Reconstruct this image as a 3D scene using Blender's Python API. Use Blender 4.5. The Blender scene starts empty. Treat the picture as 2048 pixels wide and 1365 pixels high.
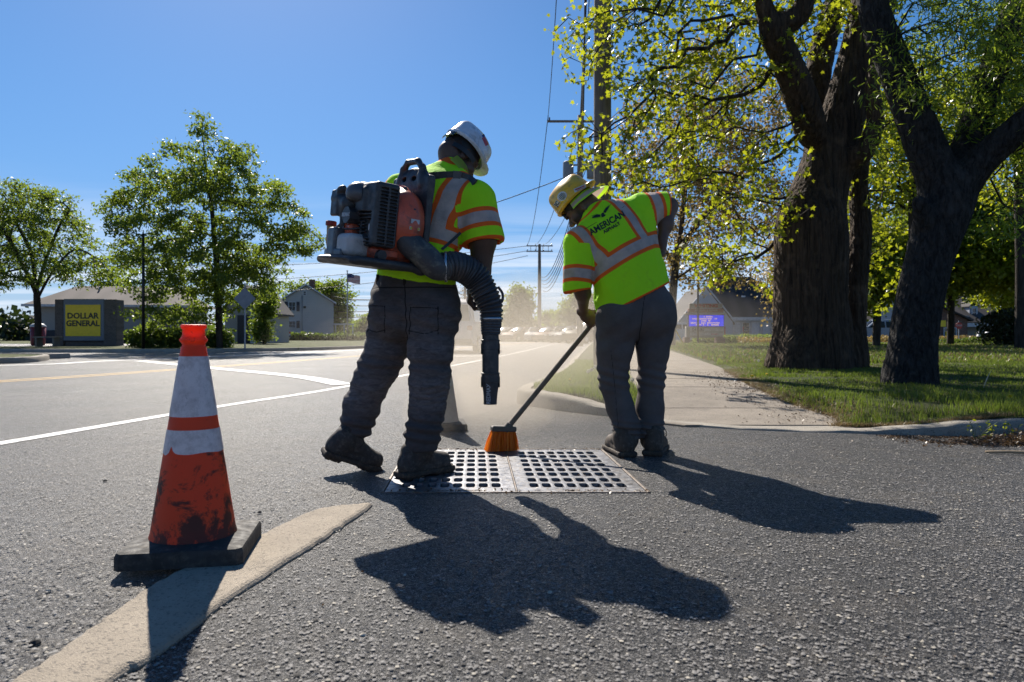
import bpy, math, random, numpy as np
from mathutils import Vector, Matrix, Quaternion, noise as mnoise
from mathutils.bvhtree import BVHTree
R = math.radians
random.seed(7)
RNG = np.random.default_rng(11)
SC = bpy.context.scene
COL = SC.collection

# ------------------------------------------------------------------ camera, light, exposure
F, HC, CX, HY = 1450.0, 0.70, 1024.0, 670.0       # focal length in photo pixels, eye height, horizon
cam_d = bpy.data.cameras.new('camera'); cam = bpy.data.objects.new('camera', cam_d); COL.objects.link(cam)
cam.location = (0, 0, HC); cam.rotation_euler = (R(90), 0, 0)
cam_d.sensor_width = 36.0; cam_d.lens = F / 2048 * 36
cam_d.shift_y = (HY - 682.5) / 2048
cam_d.clip_start = 0.05; cam_d.clip_end = 3000
cam_d.dof.use_dof = True; cam_d.dof.focus_distance = 3.9; cam_d.dof.aperture_fstop = 5.6
SC.camera = cam

SUN_AZ, SUN_EL = R(-20), R(40)                     # 20 degrees left of the view, 40 up
sd = Vector((math.sin(SUN_AZ)*math.cos(SUN_EL), math.cos(SUN_AZ)*math.cos(SUN_EL), math.sin(SUN_EL)))
sl = bpy.data.lights.new('sun', 'SUN'); so = bpy.data.objects.new('sun', sl); COL.objects.link(so)
sl.energy = 5.0; sl.angle = R(0.5); sl.color = (1.0, 0.93, 0.83)
so.rotation_euler = (-sd).to_track_quat('-Z', 'Y').to_euler()

world = bpy.data.worlds.new('World'); SC.world = world; world.use_nodes = True
def build_world():
    nt = world.node_tree; N = nt.nodes; L = nt.links; N.clear()
    out = N.new('ShaderNodeOutputWorld'); bg = N.new('ShaderNodeBackground'); L.new(bg.outputs[0], out.inputs[0])
    sky = N.new('ShaderNodeTexSky'); sky.sky_type = 'NISHITA'; sky.sun_disc = False
    sky.sun_elevation = SUN_EL; sky.sun_rotation = SUN_AZ % (2*math.pi)
    sky.altitude = 0; sky.air_density = 1.0; sky.dust_density = 0.2; sky.ozone_density = 3.2
    tc = N.new('ShaderNodeTexCoord'); sep = N.new('ShaderNodeSeparateXYZ'); L.new(tc.outputs['Generated'], sep.inputs[0])
    # cirrus: direction projected on a plane overhead, streaked
    zz = N.new('ShaderNodeMath'); zz.operation = 'MAXIMUM'; zz.inputs[1].default_value = 0.02; L.new(sep.outputs[2], zz.inputs[0])
    za = N.new('ShaderNodeMath'); za.operation = 'ADD'; za.inputs[1].default_value = 0.04; L.new(zz.outputs[0], za.inputs[0])
    dv = N.new('ShaderNodeVectorMath'); dv.operation = 'DIVIDE'; L.new(tc.outputs['Generated'], dv.inputs[0])
    cb = N.new('ShaderNodeCombineXYZ'); [L.new(za.outputs[0], cb.inputs[i]) for i in range(3)]; L.new(cb.outputs[0], dv.inputs[1])
    mp = N.new('ShaderNodeMapping'); mp.inputs['Scale'].default_value = (0.30, 0.85, 0.0); mp.inputs['Rotation'].default_value = (0, 0, R(12))
    L.new(dv.outputs[0], mp.inputs[0])
    nz = N.new('ShaderNodeTexNoise'); nz.inputs['Scale'].default_value = 1.0; nz.inputs['Detail'].default_value = 8; nz.inputs['Roughness'].default_value = 0.62; nz.inputs['Distortion'].default_value = 0.6
    L.new(mp.outputs[0], nz.inputs[0])
    cr = N.new('ShaderNodeMapRange'); cr.inputs[1].default_value = 0.40; cr.inputs[2].default_value = 0.62; L.new(nz.outputs[0], cr.inputs[0])
    el = N.new('ShaderNodeMapRange'); el.interpolation_type = 'SMOOTHSTEP'; el.inputs[1].default_value = 0.20; el.inputs[2].default_value = 0.07; L.new(sep.outputs[2], el.inputs[0])
    mu = N.new('ShaderNodeMath'); mu.operation = 'MULTIPLY'; L.new(cr.outputs[0], mu.inputs[0]); L.new(el.outputs[0], mu.inputs[1])
    mu2 = N.new('ShaderNodeMath'); mu2.operation = 'MULTIPLY'; mu2.inputs[1].default_value = 0.6; L.new(mu.outputs[0], mu2.inputs[0])
    mx = N.new('ShaderNodeMix'); mx.data_type = 'RGBA'; L.new(mu2.outputs[0], mx.inputs[0]); pl = N.new('ShaderNodeMapRange'); pl.interpolation_type = 'SMOOTHSTEP'; pl.inputs[1].default_value = 0.0; pl.inputs[2].default_value = 0.5; pl.inputs[3].default_value = 0.62; pl.inputs[4].default_value = 0.0; L.new(sep.outputs[2], pl.inputs[0])
    bl_ = N.new('ShaderNodeMix'); bl_.data_type = 'RGBA'; L.new(pl.outputs[0], bl_.inputs[0]); L.new(sky.outputs[0], bl_.inputs[6]); bl_.inputs[7].default_value = (2.5, 4.2, 7.6, 1); L.new(bl_.outputs[2], mx.inputs[6]); mx.inputs[7].default_value = (10.0, 10.4, 11.0, 1)
    hs = N.new('ShaderNodeHueSaturation'); hs.inputs['Saturation'].default_value = 1.30; hs.inputs['Hue'].default_value = 0.503; L.new(mx.outputs[2], hs.inputs['Color'])
    L.new(hs.outputs[0], bg.inputs[0]); bg.inputs[1].default_value = 0.058
build_world()
SC.view_settings.view_transform = 'Standard'; SC.view_settings.look = 'None'
SC.view_settings.exposure = 0.85; SC.view_settings.gamma = 1.0; SC.view_settings.use_curve_mapping = False
SC.render.engine = 'CYCLES'
SC.cycles.use_denoising = True
SC.cycles.max_bounces = 10; SC.cycles.transparent_max_bounces = 16; SC.cycles.volume_bounces = 1
SC.cycles.sample_clamp_indirect = 8.0

# ------------------------------------------------------------------ helpers
def P(px, py, d):
    return Vector(((px-CX)/F*d, d, HC+(HY-py)/F*d))
def G(px, py, h=0.0):
    d = F*(HC-h)/(py-HY); return Vector(((px-CX)/F*d, d, h))

def tag(o, label=None, cat=None, group=None, kind=None):
    if label: o['label'] = label
    if cat: o['category'] = cat
    if group: o['group'] = group
    if kind: o['kind'] = kind
    return o
def empty(name, loc=(0, 0, 0), rz=0.0):
    o = bpy.data.objects.new(name, None); COL.objects.link(o); o.location = loc; o.rotation_euler = (0, 0, rz)
    o.empty_display_size = 0.1; return o
def link(name, me, m, parent=None, smooth=True):
    if m is not None:
        for mm in (m if isinstance(m, (list, tuple)) else [m]): me.materials.append(mm)
    if smooth: me.polygons.foreach_set('use_smooth', np.ones(len(me.polygons), bool))
    o = bpy.data.objects.new(name, me); COL.objects.link(o)
    if parent is not None: o.parent = parent
    return o
def np_mesh(name, V, Fq, m=None, parent=None, smooth=True, attrs=None, mats=None):
    """V (n,3) float, Fq list of (k,m) int arrays or one."""
    me = bpy.data.meshes.new(name)
    V = np.asarray(V, np.float32); fl = Fq if isinstance(Fq, list) else [Fq]
    fl = [np.asarray(f, np.int32) for f in fl if len(f)]
    me.vertices.add(len(V)); me.vertices.foreach_set('co', V.ravel())
    nl = sum(f.size for f in fl); npoly = sum(len(f) for f in fl)
    me.loops.add(nl); me.polygons.add(npoly)
    me.loops.foreach_set('vertex_index', np.concatenate([f.ravel() for f in fl]))
    tot = np.concatenate([np.full(len(f), f.shape[1], np.int32) for f in fl])
    st = np.concatenate([[0], np.cumsum(tot)[:-1]]).astype(np.int32)
    me.polygons.foreach_set('loop_start', st)
    if mats is not None: me.polygons.foreach_set('material_index', np.asarray(mats, np.int32))
    me.update(calc_edges=True)
    if attrs:
        for k, a in attrs.items():
            at = me.attributes.new(k, 'FLOAT', 'POINT'); at.data.foreach_set('value', np.asarray(a, np.float32))
    me.validate()
    return link(name, me, m, parent, smooth)
class MB:
    """collects faces for ONE mesh object"""
    def __init__(s): s.v = []; s.f = []
    def add(s, vs, fs):
        n = len(s.v); s.v += [tuple(v) for v in vs]; s.f += [tuple(i+n for i in f) for f in fs]; return s
    def box(s, c, size, M=None, bev=0.0):
        c = Vector(c); x, y, z = [q/2 for q in size]
        if bev <= 0:
            vs = [Vector((a*x, b*y, d*z)) for a in (-1, 1) for b in (-1, 1) for d in (-1, 1)]
            fs = [(0, 1, 3, 2), (4, 6, 7, 5), (0, 4, 5, 1), (2, 3, 7, 6), (0, 2, 6, 4), (1, 5, 7, 3)]
        else:
            e = min(bev, x*.99, y*.99, z*.99); vs = []; idx = {}
            for a in (-1, 1):
                for b in (-1, 1):
                    for d in (-1, 1):
                        for k in range(3):
                            q = [a*x, b*y, d*z]
                            for j in range(3):
                                if j != k: q[j] -= (a, b, d)[j]*e
                            idx[(a, b, d, k)] = len(vs); vs.append(Vector(q))
            fs = []
            for k in range(3):
                i, j = [(1, 2), (0, 2), (0, 1)][k]
                for sg in (-1, 1):
                    f = []
                    for (p, q) in ((-1, -1), (1, -1), (1, 1), (-1, 1)):
                        t = [0, 0, 0]; t[k] = sg; t[i] = p; t[j] = q; f.append(idx[(*t, k)])
                    fs.append(f)
            for k in range(3):      # edge strips parallel to axis k
                i, j = [(1, 2), (0, 2), (0, 1)][k]
                for p in (-1, 1):
                    for q in (-1, 1):
                        t0 = [0, 0, 0]; t0[i] = p; t0[j] = q; t1 = list(t0); t0[k] = -1; t1[k] = 1
                        fs.append([idx[(*t0, i)], idx[(*t1, i)], idx[(*t1, j)], idx[(*t0, j)]])
            for a in (-1, 1):
                for b in (-1, 1):
                    for d in (-1, 1): fs.append([idx[(a, b, d, k)] for k in range(3)])
        if M is not None: vs = [M @ v for v in vs]
        return s.add([v+c for v in vs], fs)
    def prism(s, poly, lo, hi, fn):
        """poly 2d outline, fn(u,v,w)->3d"""
        n = len(poly); vs = [fn(u, v, lo) for u, v in poly]+[fn(u, v, hi) for u, v in poly]
        fs = [tuple(range(n))[::-1], tuple(range(n, 2*n))]+[(i, (i+1) % n, n+(i+1) % n, n+i) for i in range(n)]
        return s.add(vs, fs)
    def lathe(s, prof, c=(0, 0, 0), axis=(0, 0, 1), n=24, cap=True, x=None):
        ax = Vector(axis).normalized(); q = Vector((0, 0, 1)).rotation_difference(ax); c = Vector(c)
        vs = []; m = len(prof)
        for r, z in prof:
            for i in range(n):
                a = 2*math.pi*i/n; vs.append(c+q @ Vector((r*math.cos(a), r*math.sin(a), z)))
        fs = [(j*n+i, j*n+(i+1) % n, (j+1)*n+(i+1) % n, (j+1)*n+i) for j in range(m-1) for i in range(n)]
        if cap: fs += [tuple(range(n))[::-1], tuple(range((m-1)*n, m*n))]
        return s.add(vs, fs)
    def tube(s, pts, rad, n=8, cap=True, res=1):
        V, Fq = tube(pts, rad, n, res)
        k = len(V)//n; s.add([Vector(v) for v in V], [tuple(f) for f in Fq]+([tuple(range(n))[::-1], tuple(range((k-1)*n, k*n))] if cap else []))
        return s
    def build(s, name, m, parent=None, smooth=False, auto=None):
        me = bpy.data.meshes.new(name); me.from_pydata([tuple(v) for v in s.v], [], s.f); me.update()
        o = link(name, me, m, parent, smooth)
        if auto is not None:
            me.polygons.foreach_set('use_smooth', np.ones(len(me.polygons), bool))
            me.set_sharp_from_angle(angle=R(auto))
        return o
def catmull(pts, res):
    pts = np.asarray([tuple(p) for p in pts], float)
    if res <= 1 or len(pts) < 3: return pts
    p = np.vstack([2*pts[0]-pts[1], pts, 2*pts[-1]-pts[-2]]); out = []
    for i in range(len(pts)-1):
        a, b, c, d = p[i:i+4]
        for k in range(res):
            t = k/res
            out.append(.5*((2*b)+(-a+c)*t+(2*a-5*b+4*c-d)*t*t+(-a+3*b-3*c+d)*t**3))
    out.append(pts[-1]); return np.array(out)
def tube(pts, rad, n=8, res=1):
    rr = np.asarray(rad, float)*np.ones(len(pts)); p = catmull(pts, res)
    if res > 1 and len(pts) >= 3: rr = np.interp(np.linspace(0, len(pts)-1, len(p)), np.arange(len(pts)), rr)
    t = np.gradient(p, axis=0); t /= np.linalg.norm(t, axis=1)[:, None]+1e-9
    ref = np.array([0, 0, 1.]) if abs(t[0][2]) < .9 else np.array([1., 0, 0])
    u = np.cross(ref, t[0]); u /= np.linalg.norm(u); V = []
    ang = np.arange(n)*2*math.pi/n
    for i in range(len(p)):
        u = u-t[i]*np.dot(u, t[i]); u /= np.linalg.norm(u)+1e-9; w = np.cross(t[i], u)
        V.append(p[i]+rr[i]*(np.cos(ang)[:, None]*u+np.sin(ang)[:, None]*w))
    V = np.vstack(V); k = len(p)
    a = np.arange(n); b = (a+1) % n; j = (np.arange(k-1)*n)[:, None]
    Fq = np.stack([j+a, j+b, j+n+b, j+n+a], -1).reshape(-1, 4)
    return V, Fq
class Acc:
    """numpy accumulator for large meshes"""
    def __init__(s): s.V = []; s.Q = []; s.T = []; s.n = 0
    def add(s, V, Q=None, T=None):
        if Q is not None and len(Q): s.Q.append(np.asarray(Q)+s.n)
        if T is not None and len(T): s.T.append(np.asarray(T)+s.n)
        s.V.append(np.asarray(V)); s.n += len(V)
    def build(s, name, m, parent=None, smooth=False, attrs=None):
        fl = []
        if s.Q: fl.append(np.concatenate(s.Q))
        if s.T: fl.append(np.concatenate(s.T))
        return np_mesh(name, np.concatenate(s.V), fl, m, parent, smooth, attrs)

# ------------------------------------------------------------------ materials
class NT:
    def __init__(s, name):
        s.m = bpy.data.materials.new(name); s.m.use_nodes = True; s.t = s.m.node_tree; s.N = s.t.nodes; s.L = s.t.links
        s.b = s.N['Principled BSDF']; s.o = s.N['Material Output']
    def new(s, ty, ins=None, **kw):
        n = s.N.new(ty)
        for k, v in kw.items(): setattr(n, k, v)
        if ins:
            for k, v in ins.items(): s.put(n.inputs[k], v)
        return n
    def put(s, sock, v):
        if isinstance(v, bpy.types.NodeSocket): s.L.new(v, sock)
        elif isinstance(v, bpy.types.Node): s.L.new(v.outputs[0], sock)
        else:
            if isinstance(v, tuple) and len(v) == 3 and len(sock.default_value) == 4: v = (*v, 1)
            sock.default_value = v
    def pos(s, scale=(1, 1, 1), obj=False):
        c = s.new('ShaderNodeTexCoord').outputs['Object'] if obj else s.new('ShaderNodeNewGeometry').outputs['Position']
        mp = s.new('ShaderNodeMapping'); s.L.new(c, mp.inputs[0]); mp.inputs['Scale'].default_value = scale; return mp.outputs[0]
    def noise(s, vec, scale, detail=3, rough=.5, dist=0):
        return s.new('ShaderNodeTexNoise', {'Vector': vec, 'Scale': scale, 'Detail': detail, 'Roughness': rough, 'Distortion': dist}).outputs[0]
    def vor(s, vec, scale, feat='F1', out='Distance'):
        n = s.new('ShaderNodeTexVoronoi', {'Vector': vec, 'Scale': scale}); n.feature = feat; return n.outputs[out]
    def rng(s, x, a, b, c=0., d=1., sm=False):
        n = s.new('ShaderNodeMapRange', {0: x, 1: a, 2: b, 3: c, 4: d});
        if sm: n.interpolation_type = 'SMOOTHSTEP'
        return n.outputs[0]
    def mix(s, f, a, b, mode='MIX'):
        n = s.N.new('ShaderNodeMix'); n.data_type = 'RGBA'; n.blend_type = mode
        s.put(n.inputs[0], f); s.put(n.inputs[6], a); s.put(n.inputs[7], b); return n.outputs[2]
    def math(s, op, a, b=0.0, c=0.0):
        n = s.N.new('ShaderNodeMath'); n.operation = op; s.put(n.inputs[0], a); s.put(n.inputs[1], b); s.put(n.inputs[2], c); return n.outputs[0]
    def bump(s, h, strength=.5, dist=.01, prev=None):
        n = s.new('ShaderNodeBump', {'Height': h, 'Strength': strength, 'Distance': dist})
        if prev is not None: s.L.new(prev, n.inputs['Normal'])
        return n.outputs[0]
    def attr(s, name):
        n = s.new('ShaderNodeAttribute'); n.attribute_name = name; return n.outputs['Fac']
    def fin(s, color=None, rough=None, metal=None, normal=None, spec=None, coat=None):
        if color is not None: s.put(s.b.inputs['Base Color'], color)
        if rough is not None: s.put(s.b.inputs['Roughness'], rough)
        if metal is not None: s.put(s.b.inputs['Metallic'], metal)
        if spec is not None: s.put(s.b.inputs['Specular IOR Level'], spec)
        if coat is not None: s.put(s.b.inputs['Coat Weight'], coat)
        if normal is not None: s.L.new(normal, s.b.inputs['Normal'])
        return s.m
_mc = {}
def simple(name, c, rough=.6, metal=0., var=.25, scale=8., bump=.0, bscale=80., dirt=None, coat=None, spec=None):
    """plain material with colour variation, optional dirt colour and fine relief"""
    if name in _mc: return _mc[name]
    n = NT(name); p = n.pos(obj=True)
    a = n.noise(p, scale, 5, .6); lo = tuple(x*(1-var) for x in c); hi = tuple(min(1, x*(1+var*.6)) for x in c)
    col = n.mix(n.rng(a, .3, .7), lo, hi)
    if dirt is not None:
        d = n.noise(p, scale*2.3, 8, .7, .3); col = n.mix(n.rng(d, .5, .68), col, dirt)
    rg = n.rng(n.noise(p, scale*3, 4), .3, .7, max(0, rough-.12), min(1, rough+.12))
    nm = n.bump(n.noise(p, bscale, 4, .6), .6, bump) if bump > 0 else None
    _mc[name] = n.fin(col, rg, metal, nm, spec, coat); return _mc[name]

def asphalt(name, stone, binder, size, dust=.0, lightc=(.42, .40, .37)):
    n = NT(name); p = n.pos()
    pj = n.mix(.06, p, n.new('ShaderNodeTexNoise', {'Vector': p, 'Scale': 60.}).outputs[1], 'ADD')
    v = n.N.new('ShaderNodeTexVoronoi'); n.put(v.inputs['Vector'], pj); v.inputs['Scale'].default_value = size
    v2 = n.N.new('ShaderNodeTexVoronoi'); n.put(v2.inputs['Vector'], pj); v2.inputs['Scale'].default_value = size*2.7
    sep = n.new('ShaderNodeSeparateColor', {0: v.outputs['Color']})
    sep2 = n.new('ShaderNodeSeparateColor', {0: v2.outputs['Color']})
    tone = n.math('POWER', sep.outputs[0], 2.0)
    col = n.mix(tone, tuple(x*.35 for x in stone), tuple(min(1, x*2.9) for x in stone))
    col = n.mix(n.rng(sep2.outputs[0], .6, 1, 0, .35), col, (.30, .22, .16))
    col = n.mix(n.rng(sep.outputs[1], .86, .93), col, lightc)
    col = n.mix(n.rng(sep2.outputs[2], .55, .9, 0, .5), col, tuple(x*1.25 for x in stone))
    gap = n.rng(v.outputs['Distance'], .36, .52)
    col = n.mix(gap, col, binder)
    big = n.noise(p, .55, 6, .6); mid = n.noise(p, 4.0, 5, .65)
    col = n.mix(n.rng(big, .35, .65, 0, .5), col, binder)
    col = n.mix(n.rng(mid, .50, .7, 0, .42), col, (.17, .145, .115))
    if dust > 0: col = n.mix(n.rng(n.noise(p, .8, 6, .7), .3, .65, dust*.3, dust), col, (.30, .25, .195))
    h = n.math('SUBTRACT', 1.0, v.outputs['Distance']); h = n.math('MULTIPLY', h, n.rng(sep.outputs[2], 0, 1, .5, 1.0))
    h = n.math('ADD', h, n.math('MULTIPLY', n.math('SUBTRACT', 1.0, v2.outputs['Distance']), .35))
    nm = n.bump(h, 1.0, 2.2/size)
    nm = n.bump(n.noise(p, 5, 4), .35, .02, nm)
    return n.fin(col, n.rng(sep.outputs[1], 0, 1, .3, .8), 0, nm, .5)
M = {}
M['asphalt'] = asphalt('driveway_asphalt', (.235, .226, .222), (.016, .016, .018), 110)
M['road'] = asphalt('road_asphalt', (.29, .284, .284), (.026, .026, .027), 128, .2)
def concrete(name, c, fine=.006, dark=.5):
    n = NT(name); p = n.pos()
    a = n.noise(p, 3., 7, .65); b = n.noise(p, 60, 5, .7); sp = n.vor(p, 260.)
    col = n.mix(n.rng(a, .3, .7), tuple(x*dark*1.3 for x in c), c)
    col = n.mix(n.rng(b, .45, .75, 0, .5), col, tuple(x*.6 for x in c))
    col = n.mix(n.rng(n.noise(p, 11, 8, .75), .6, .72, 0, .6), col, (.09, .075, .055))
    sepc = n.new('ShaderNodeSeparateColor', {0: n.vor(p, 170., 'F1', 'Color')})
    col = n.mix(n.rng(sepc.outputs[0], .86, .95, 0, .55), col, (.07, .065, .06))
    nm = n.bump(n.math('ADD', n.noise(p, 140, 4, .7), n.math('MULTIPLY', sp, .7)), .7, fine)
    nm = n.bump(n.noise(p, 9, 5), .5, .01, nm)
    return n.fin(col, .85, 0, nm, .3)
M['kerb'] = concrete('kerb_concrete', (.40, .36, .30))
M['walk'] = concrete('walk_concrete', (.31, .265, .215))
def grass_ground(name, a=(.045, .075, .015), b=(.12, .11, .04), dirt=(.11, .085, .055)):
    n = NT(name); p = n.pos()
    q = n.noise(p, 1.3, 8, .7); r = n.noise(p, 45, 6, .75); s = n.noise(p, .25, 4, .6)
    col = n.mix(n.rng(q, .35, .65), a, b)
    col = n.mix(n.rng(r, .4, .65), col, tuple(x*.35 for x in a))
    col = n.mix(n.rng(s, .55, .68, 0, .75), col, dirt)
    nm = n.bump(n.math('ADD', r, n.math('MULTIPLY', q, .6)), .9, .05)
    return n.fin(col, .9, 0, nm, .2)
M['turf'] = grass_ground('turf_ground')
M['far_turf'] = grass_ground('far_turf', (.06, .09, .018), (.15, .15, .05))
def paint(name, c, wear=.45):
    n = NT(name); p = n.pos()
    v = n.vor(p, 130.); w = n.noise(p, 8, 8, .8); w2 = n.noise(p, 90, 3, .7)
    k = n.math('ADD', n.math('MULTIPLY', w, .7), n.math('MULTIPLY', w2, .5))
    col = n.mix(n.rng(k, .58, .70, 0, wear*1.6), c, (.17, .16, .15))
    return n.fin(col, .6, 0, n.bump(v, .8, -.007), .4)
M['white_paint'] = paint('road_paint_white', (.72, .71, .69))
M['yellow_paint'] = paint('road_paint_yellow', (.62, .36, .06))

def leaf_mat(name, c1, c2, tr, amt=.5, scale=2.0, rough=.45):
    n = NT(name); p = n.pos()
    pp = n.new('ShaderNodeNewGeometry').outputs['Random Per Island']
    v = n.rng(pp, 0, 1); w = n.noise(p, scale, 3)
    f = n.math('ADD', n.math('MULTIPLY', v, .6), n.math('MULTIPLY', w, .45))
    col = n.mix(f, c1, c2)
    n.put(n.b.inputs['Base Color'], col); n.b.inputs['Roughness'].default_value = rough; n.b.inputs['Specular IOR Level'].default_value = .35
    t = n.N.new('ShaderNodeBsdfTranslucent'); n.put(t.inputs[0], n.mix(f, tuple(x*.75 for x in tr), tr))
    ms = n.N.new('ShaderNodeMixShader'); ms.inputs[0].default_value = amt
    n.L.new(n.b.outputs[0], ms.inputs[1]); n.L.new(t.outputs[0], ms.inputs[2]); n.L.new(ms.outputs[0], n.o.inputs[0])
    return n.m
def bark_mat(name, c=(.11, .085, .065), d=(.028, .022, .018), sx=14., sz=2.2, bump=.03):
    n = NT(name); p = n.pos((sx, sx, sz)); q = n.pos()
    a = n.noise(p, 1.0, 8, .7, .8); v = n.vor(p, .55, 'DISTANCE_TO_EDGE')
    col = n.mix(n.rng(a, .35, .66), d, c)
    col = n.mix(n.rng(n.noise(q, 3.2, 5, .6), .55, .7, 0, .6), col, tuple(min(1, x*1.5) for x in c))
    nm = n.bump(n.math('ADD', a, n.math('MULTIPLY', n.rng(v, 0, .3), .5)), 1.0, bump)
    return n.fin(col, .9, 0, nm, .2)

# ------------------------------------------------------------------ signed-distance modelling of bodies, clothes and trunks
import openvdb
def V3(p): return np.array(tuple(p), np.float32)
class SDF:
    def __init__(s, lo, hi, h):
        s.lo = V3(lo); s.h = h; s.n = np.ceil((V3(hi)-s.lo)/h).astype(int)+1
        s.D = np.full(tuple(s.n), .3, np.float32)
        s.ax = [s.lo[i]+np.arange(s.n[i], dtype=np.float32)*h for i in range(3)]
    def _blk(s, lo, hi, pad):
        i0 = np.clip(np.floor((V3(lo)-pad-s.lo)/s.h).astype(int), 0, s.n); i1 = np.clip(np.ceil((V3(hi)+pad-s.lo)/s.h).astype(int)+1, 0, s.n)
        if (i1 <= i0).any(): return None
        sl = tuple(slice(a, b) for a, b in zip(i0, i1))
        return sl, s.ax[0][sl[0]][:, None, None], s.ax[1][sl[1]][None, :, None], s.ax[2][sl[2]][None, None, :]
    def put(s, fn, lo, hi, k=.02, op='add'):
        b = s._blk(lo, hi, k+3*s.h)
        if b is None: return s
        sl, x, y, z = b; d = fn(x, y, z).astype(np.float32); D = s.D[sl]
        if op == 'add':
            if k > 0: t = np.maximum(k-np.abs(D-d), 0)/k; s.D[sl] = np.minimum(D, d)-t*t*k*.25
            else: s.D[sl] = np.minimum(D, d)
        else:
            d = -d
            if k > 0: t = np.maximum(k-np.abs(D-d), 0)/k; s.D[sl] = np.maximum(D, d)+t*t*k*.25
            else: s.D[sl] = np.maximum(D, d)
        return s
    def cap(s, a, b, r1, r2, k=.02, side=None, fl=1.0, op='add'):
        """tapered capsule; side+fl: radius along `side` is multiplied by fl"""
        a = V3(a); b = V3(b); ba = b-a; L2 = float(ba@ba)+1e-12; R_ = max(r1, r2)*max(fl, 1)
        sv = None
        if side is not None: sv = V3(side); sv = sv-ba*float(sv@ba)/L2; sv = sv/(np.linalg.norm(sv)+1e-9)
        def fn(x, y, z):
            px, py, pz = x-a[0], y-a[1], z-a[2]
            t = np.clip((px*ba[0]+py*ba[1]+pz*ba[2])/L2, 0, 1)
            qx, qy, qz = px-t*ba[0], py-t*ba[1], pz-t*ba[2]
            rr = r1+(r2-r1)*t
            if sv is not None:
                u = qx*sv[0]+qy*sv[1]+qz*sv[2]; q2 = qx*qx+qy*qy+qz*qz-u*u
                dd = np.sqrt(np.maximum(q2, 0)+(u/fl)**2)
                g = np.sqrt(np.maximum(q2, 0)+(u/fl**2)**2)
                return dd*(dd-rr)/(g+1e-6)
            return np.sqrt(qx*qx+qy*qy+qz*qz)-rr
        return s.put(fn, np.minimum(a, b)-R_, np.maximum(a, b)+R_, k, op)
    def chain(s, pts, rs, k=.02, side=None, fl=1.0):
        for i in range(len(pts)-1):
            f = fl if np.isscalar(fl) else (fl[i]+fl[i+1])/2
            sd_ = side if (side is None or not isinstance(side, list)) else side[i]
            s.cap(pts[i], pts[i+1], rs[i], rs[i+1], k, sd_, f)
        return s
    def ell(s, c, r, M=None, k=.02, op='add'):
        c = V3(c); r = np.array(r, np.float32); Mi = np.eye(3, dtype=np.float32) if M is None else np.array(M, np.float32)  # rows = axes
        rm = float(max(r))
        def fn(x, y, z):
            px, py, pz = x-c[0], y-c[1], z-c[2]; k0 = 0; k1 = 0
            for i in range(3):
                u = px*Mi[i][0]+py*Mi[i][1]+pz*Mi[i][2]; k0 = k0+(u/r[i])**2; k1 = k1+(u/r[i]**2)**2
            k0 = np.sqrt(k0); k1 = np.sqrt(k1)+1e-6; return k0*(k0-1)/k1
        return s.put(fn, c-rm, c+rm, k, op)
    def box(s, c, r, M=None, rd=.005, k=.01, op='add'):
        c = V3(c); r = np.array(r, np.float32); Mi = np.eye(3, dtype=np.float32) if M is None else np.array(M, np.float32)
        rm = float(np.linalg.norm(r))
        def fn(x, y, z):
            px, py, pz = x-c[0], y-c[1], z-c[2]; q = []
            for i in range(3): q.append(np.abs(px*Mi[i][0]+py*Mi[i][1]+pz*Mi[i][2])-r[i]+rd)
            return np.sqrt(sum(np.maximum(t, 0)**2 for t in q))+np.minimum(np.maximum(np.maximum(q[0], q[1]), q[2]), 0)-rd
        return s.put(fn, c-rm, c+rm, k, op)
    def plane(s, p, n, k=.004):
        """cut away everything on the +n side"""
        p = V3(p); n = V3(n); n = n/np.linalg.norm(n)
        b = s._blk(s.lo, s.lo+s.n*s.h, 0); sl, x, y, z = b
        d = (x-p[0])*n[0]+(y-p[1])*n[1]+(z-p[2])*n[2]; D = s.D
        t = np.maximum(k-np.abs(D-d), 0)/k; s.D = (np.maximum(D, d)+t*t*k*.25).astype(np.float32); return s
    def mesh(s):
        s.D[0] = s.D[-1] = .1; s.D[:, 0] = s.D[:, -1] = .1; s.D[:, :, 0] = s.D[:, :, -1] = .1
        g = openvdb.FloatGrid(1.0); g.copyFromArray(np.ascontiguousarray(np.clip(s.D, -.3, .3)))
        p, q = g.convertToQuads(0.0)
        p = p.astype(np.float64)*s.h+s.lo; q = q.astype(np.int64)
        # orientation test and smoothing
        e = np.concatenate([q[:, [0, 1]], q[:, [1, 2]], q[:, [2, 3]], q[:, [3, 0]]])
        cnt = np.bincount(e[:, 0], minlength=len(p))+np.bincount(e[:, 1], minlength=len(p))
        for lam in (.5, -.53, .5):
            acc = np.zeros_like(p)
            for j in range(3): acc[:, j] = np.bincount(e[:, 0], p[e[:, 1], j], len(p))+np.bincount(e[:, 1], p[e[:, 0], j], len(p))
            p = p+lam*(acc/np.maximum(cnt, 1)[:, None]-p)
        a, b, c = p[q[:, 0]], p[q[:, 1]], p[q[:, 2]]
        vol = np.einsum('ij,ij->i', a, np.cross(b, c)).sum()
        if vol < 0: q = q[:, ::-1]
        return p, q
def normals(V, Q):
    fn = np.cross(V[Q[:, 2]]-V[Q[:, 0]], V[Q[:, 3]]-V[Q[:, 1]])
    N = np.zeros_like(V)
    for j in range(3):
        N[:, j] = sum(np.bincount(Q[:, i], fn[:, j], len(V)) for i in range(4))
    return N/(np.linalg.norm(N, axis=1)[:, None]+1e-12)
_ph = RNG.uniform(0, 6.28, (64, 4)); _dr = RNG.normal(size=(64, 3)); _dr /= np.linalg.norm(_dr, axis=1)[:, None]
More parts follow.
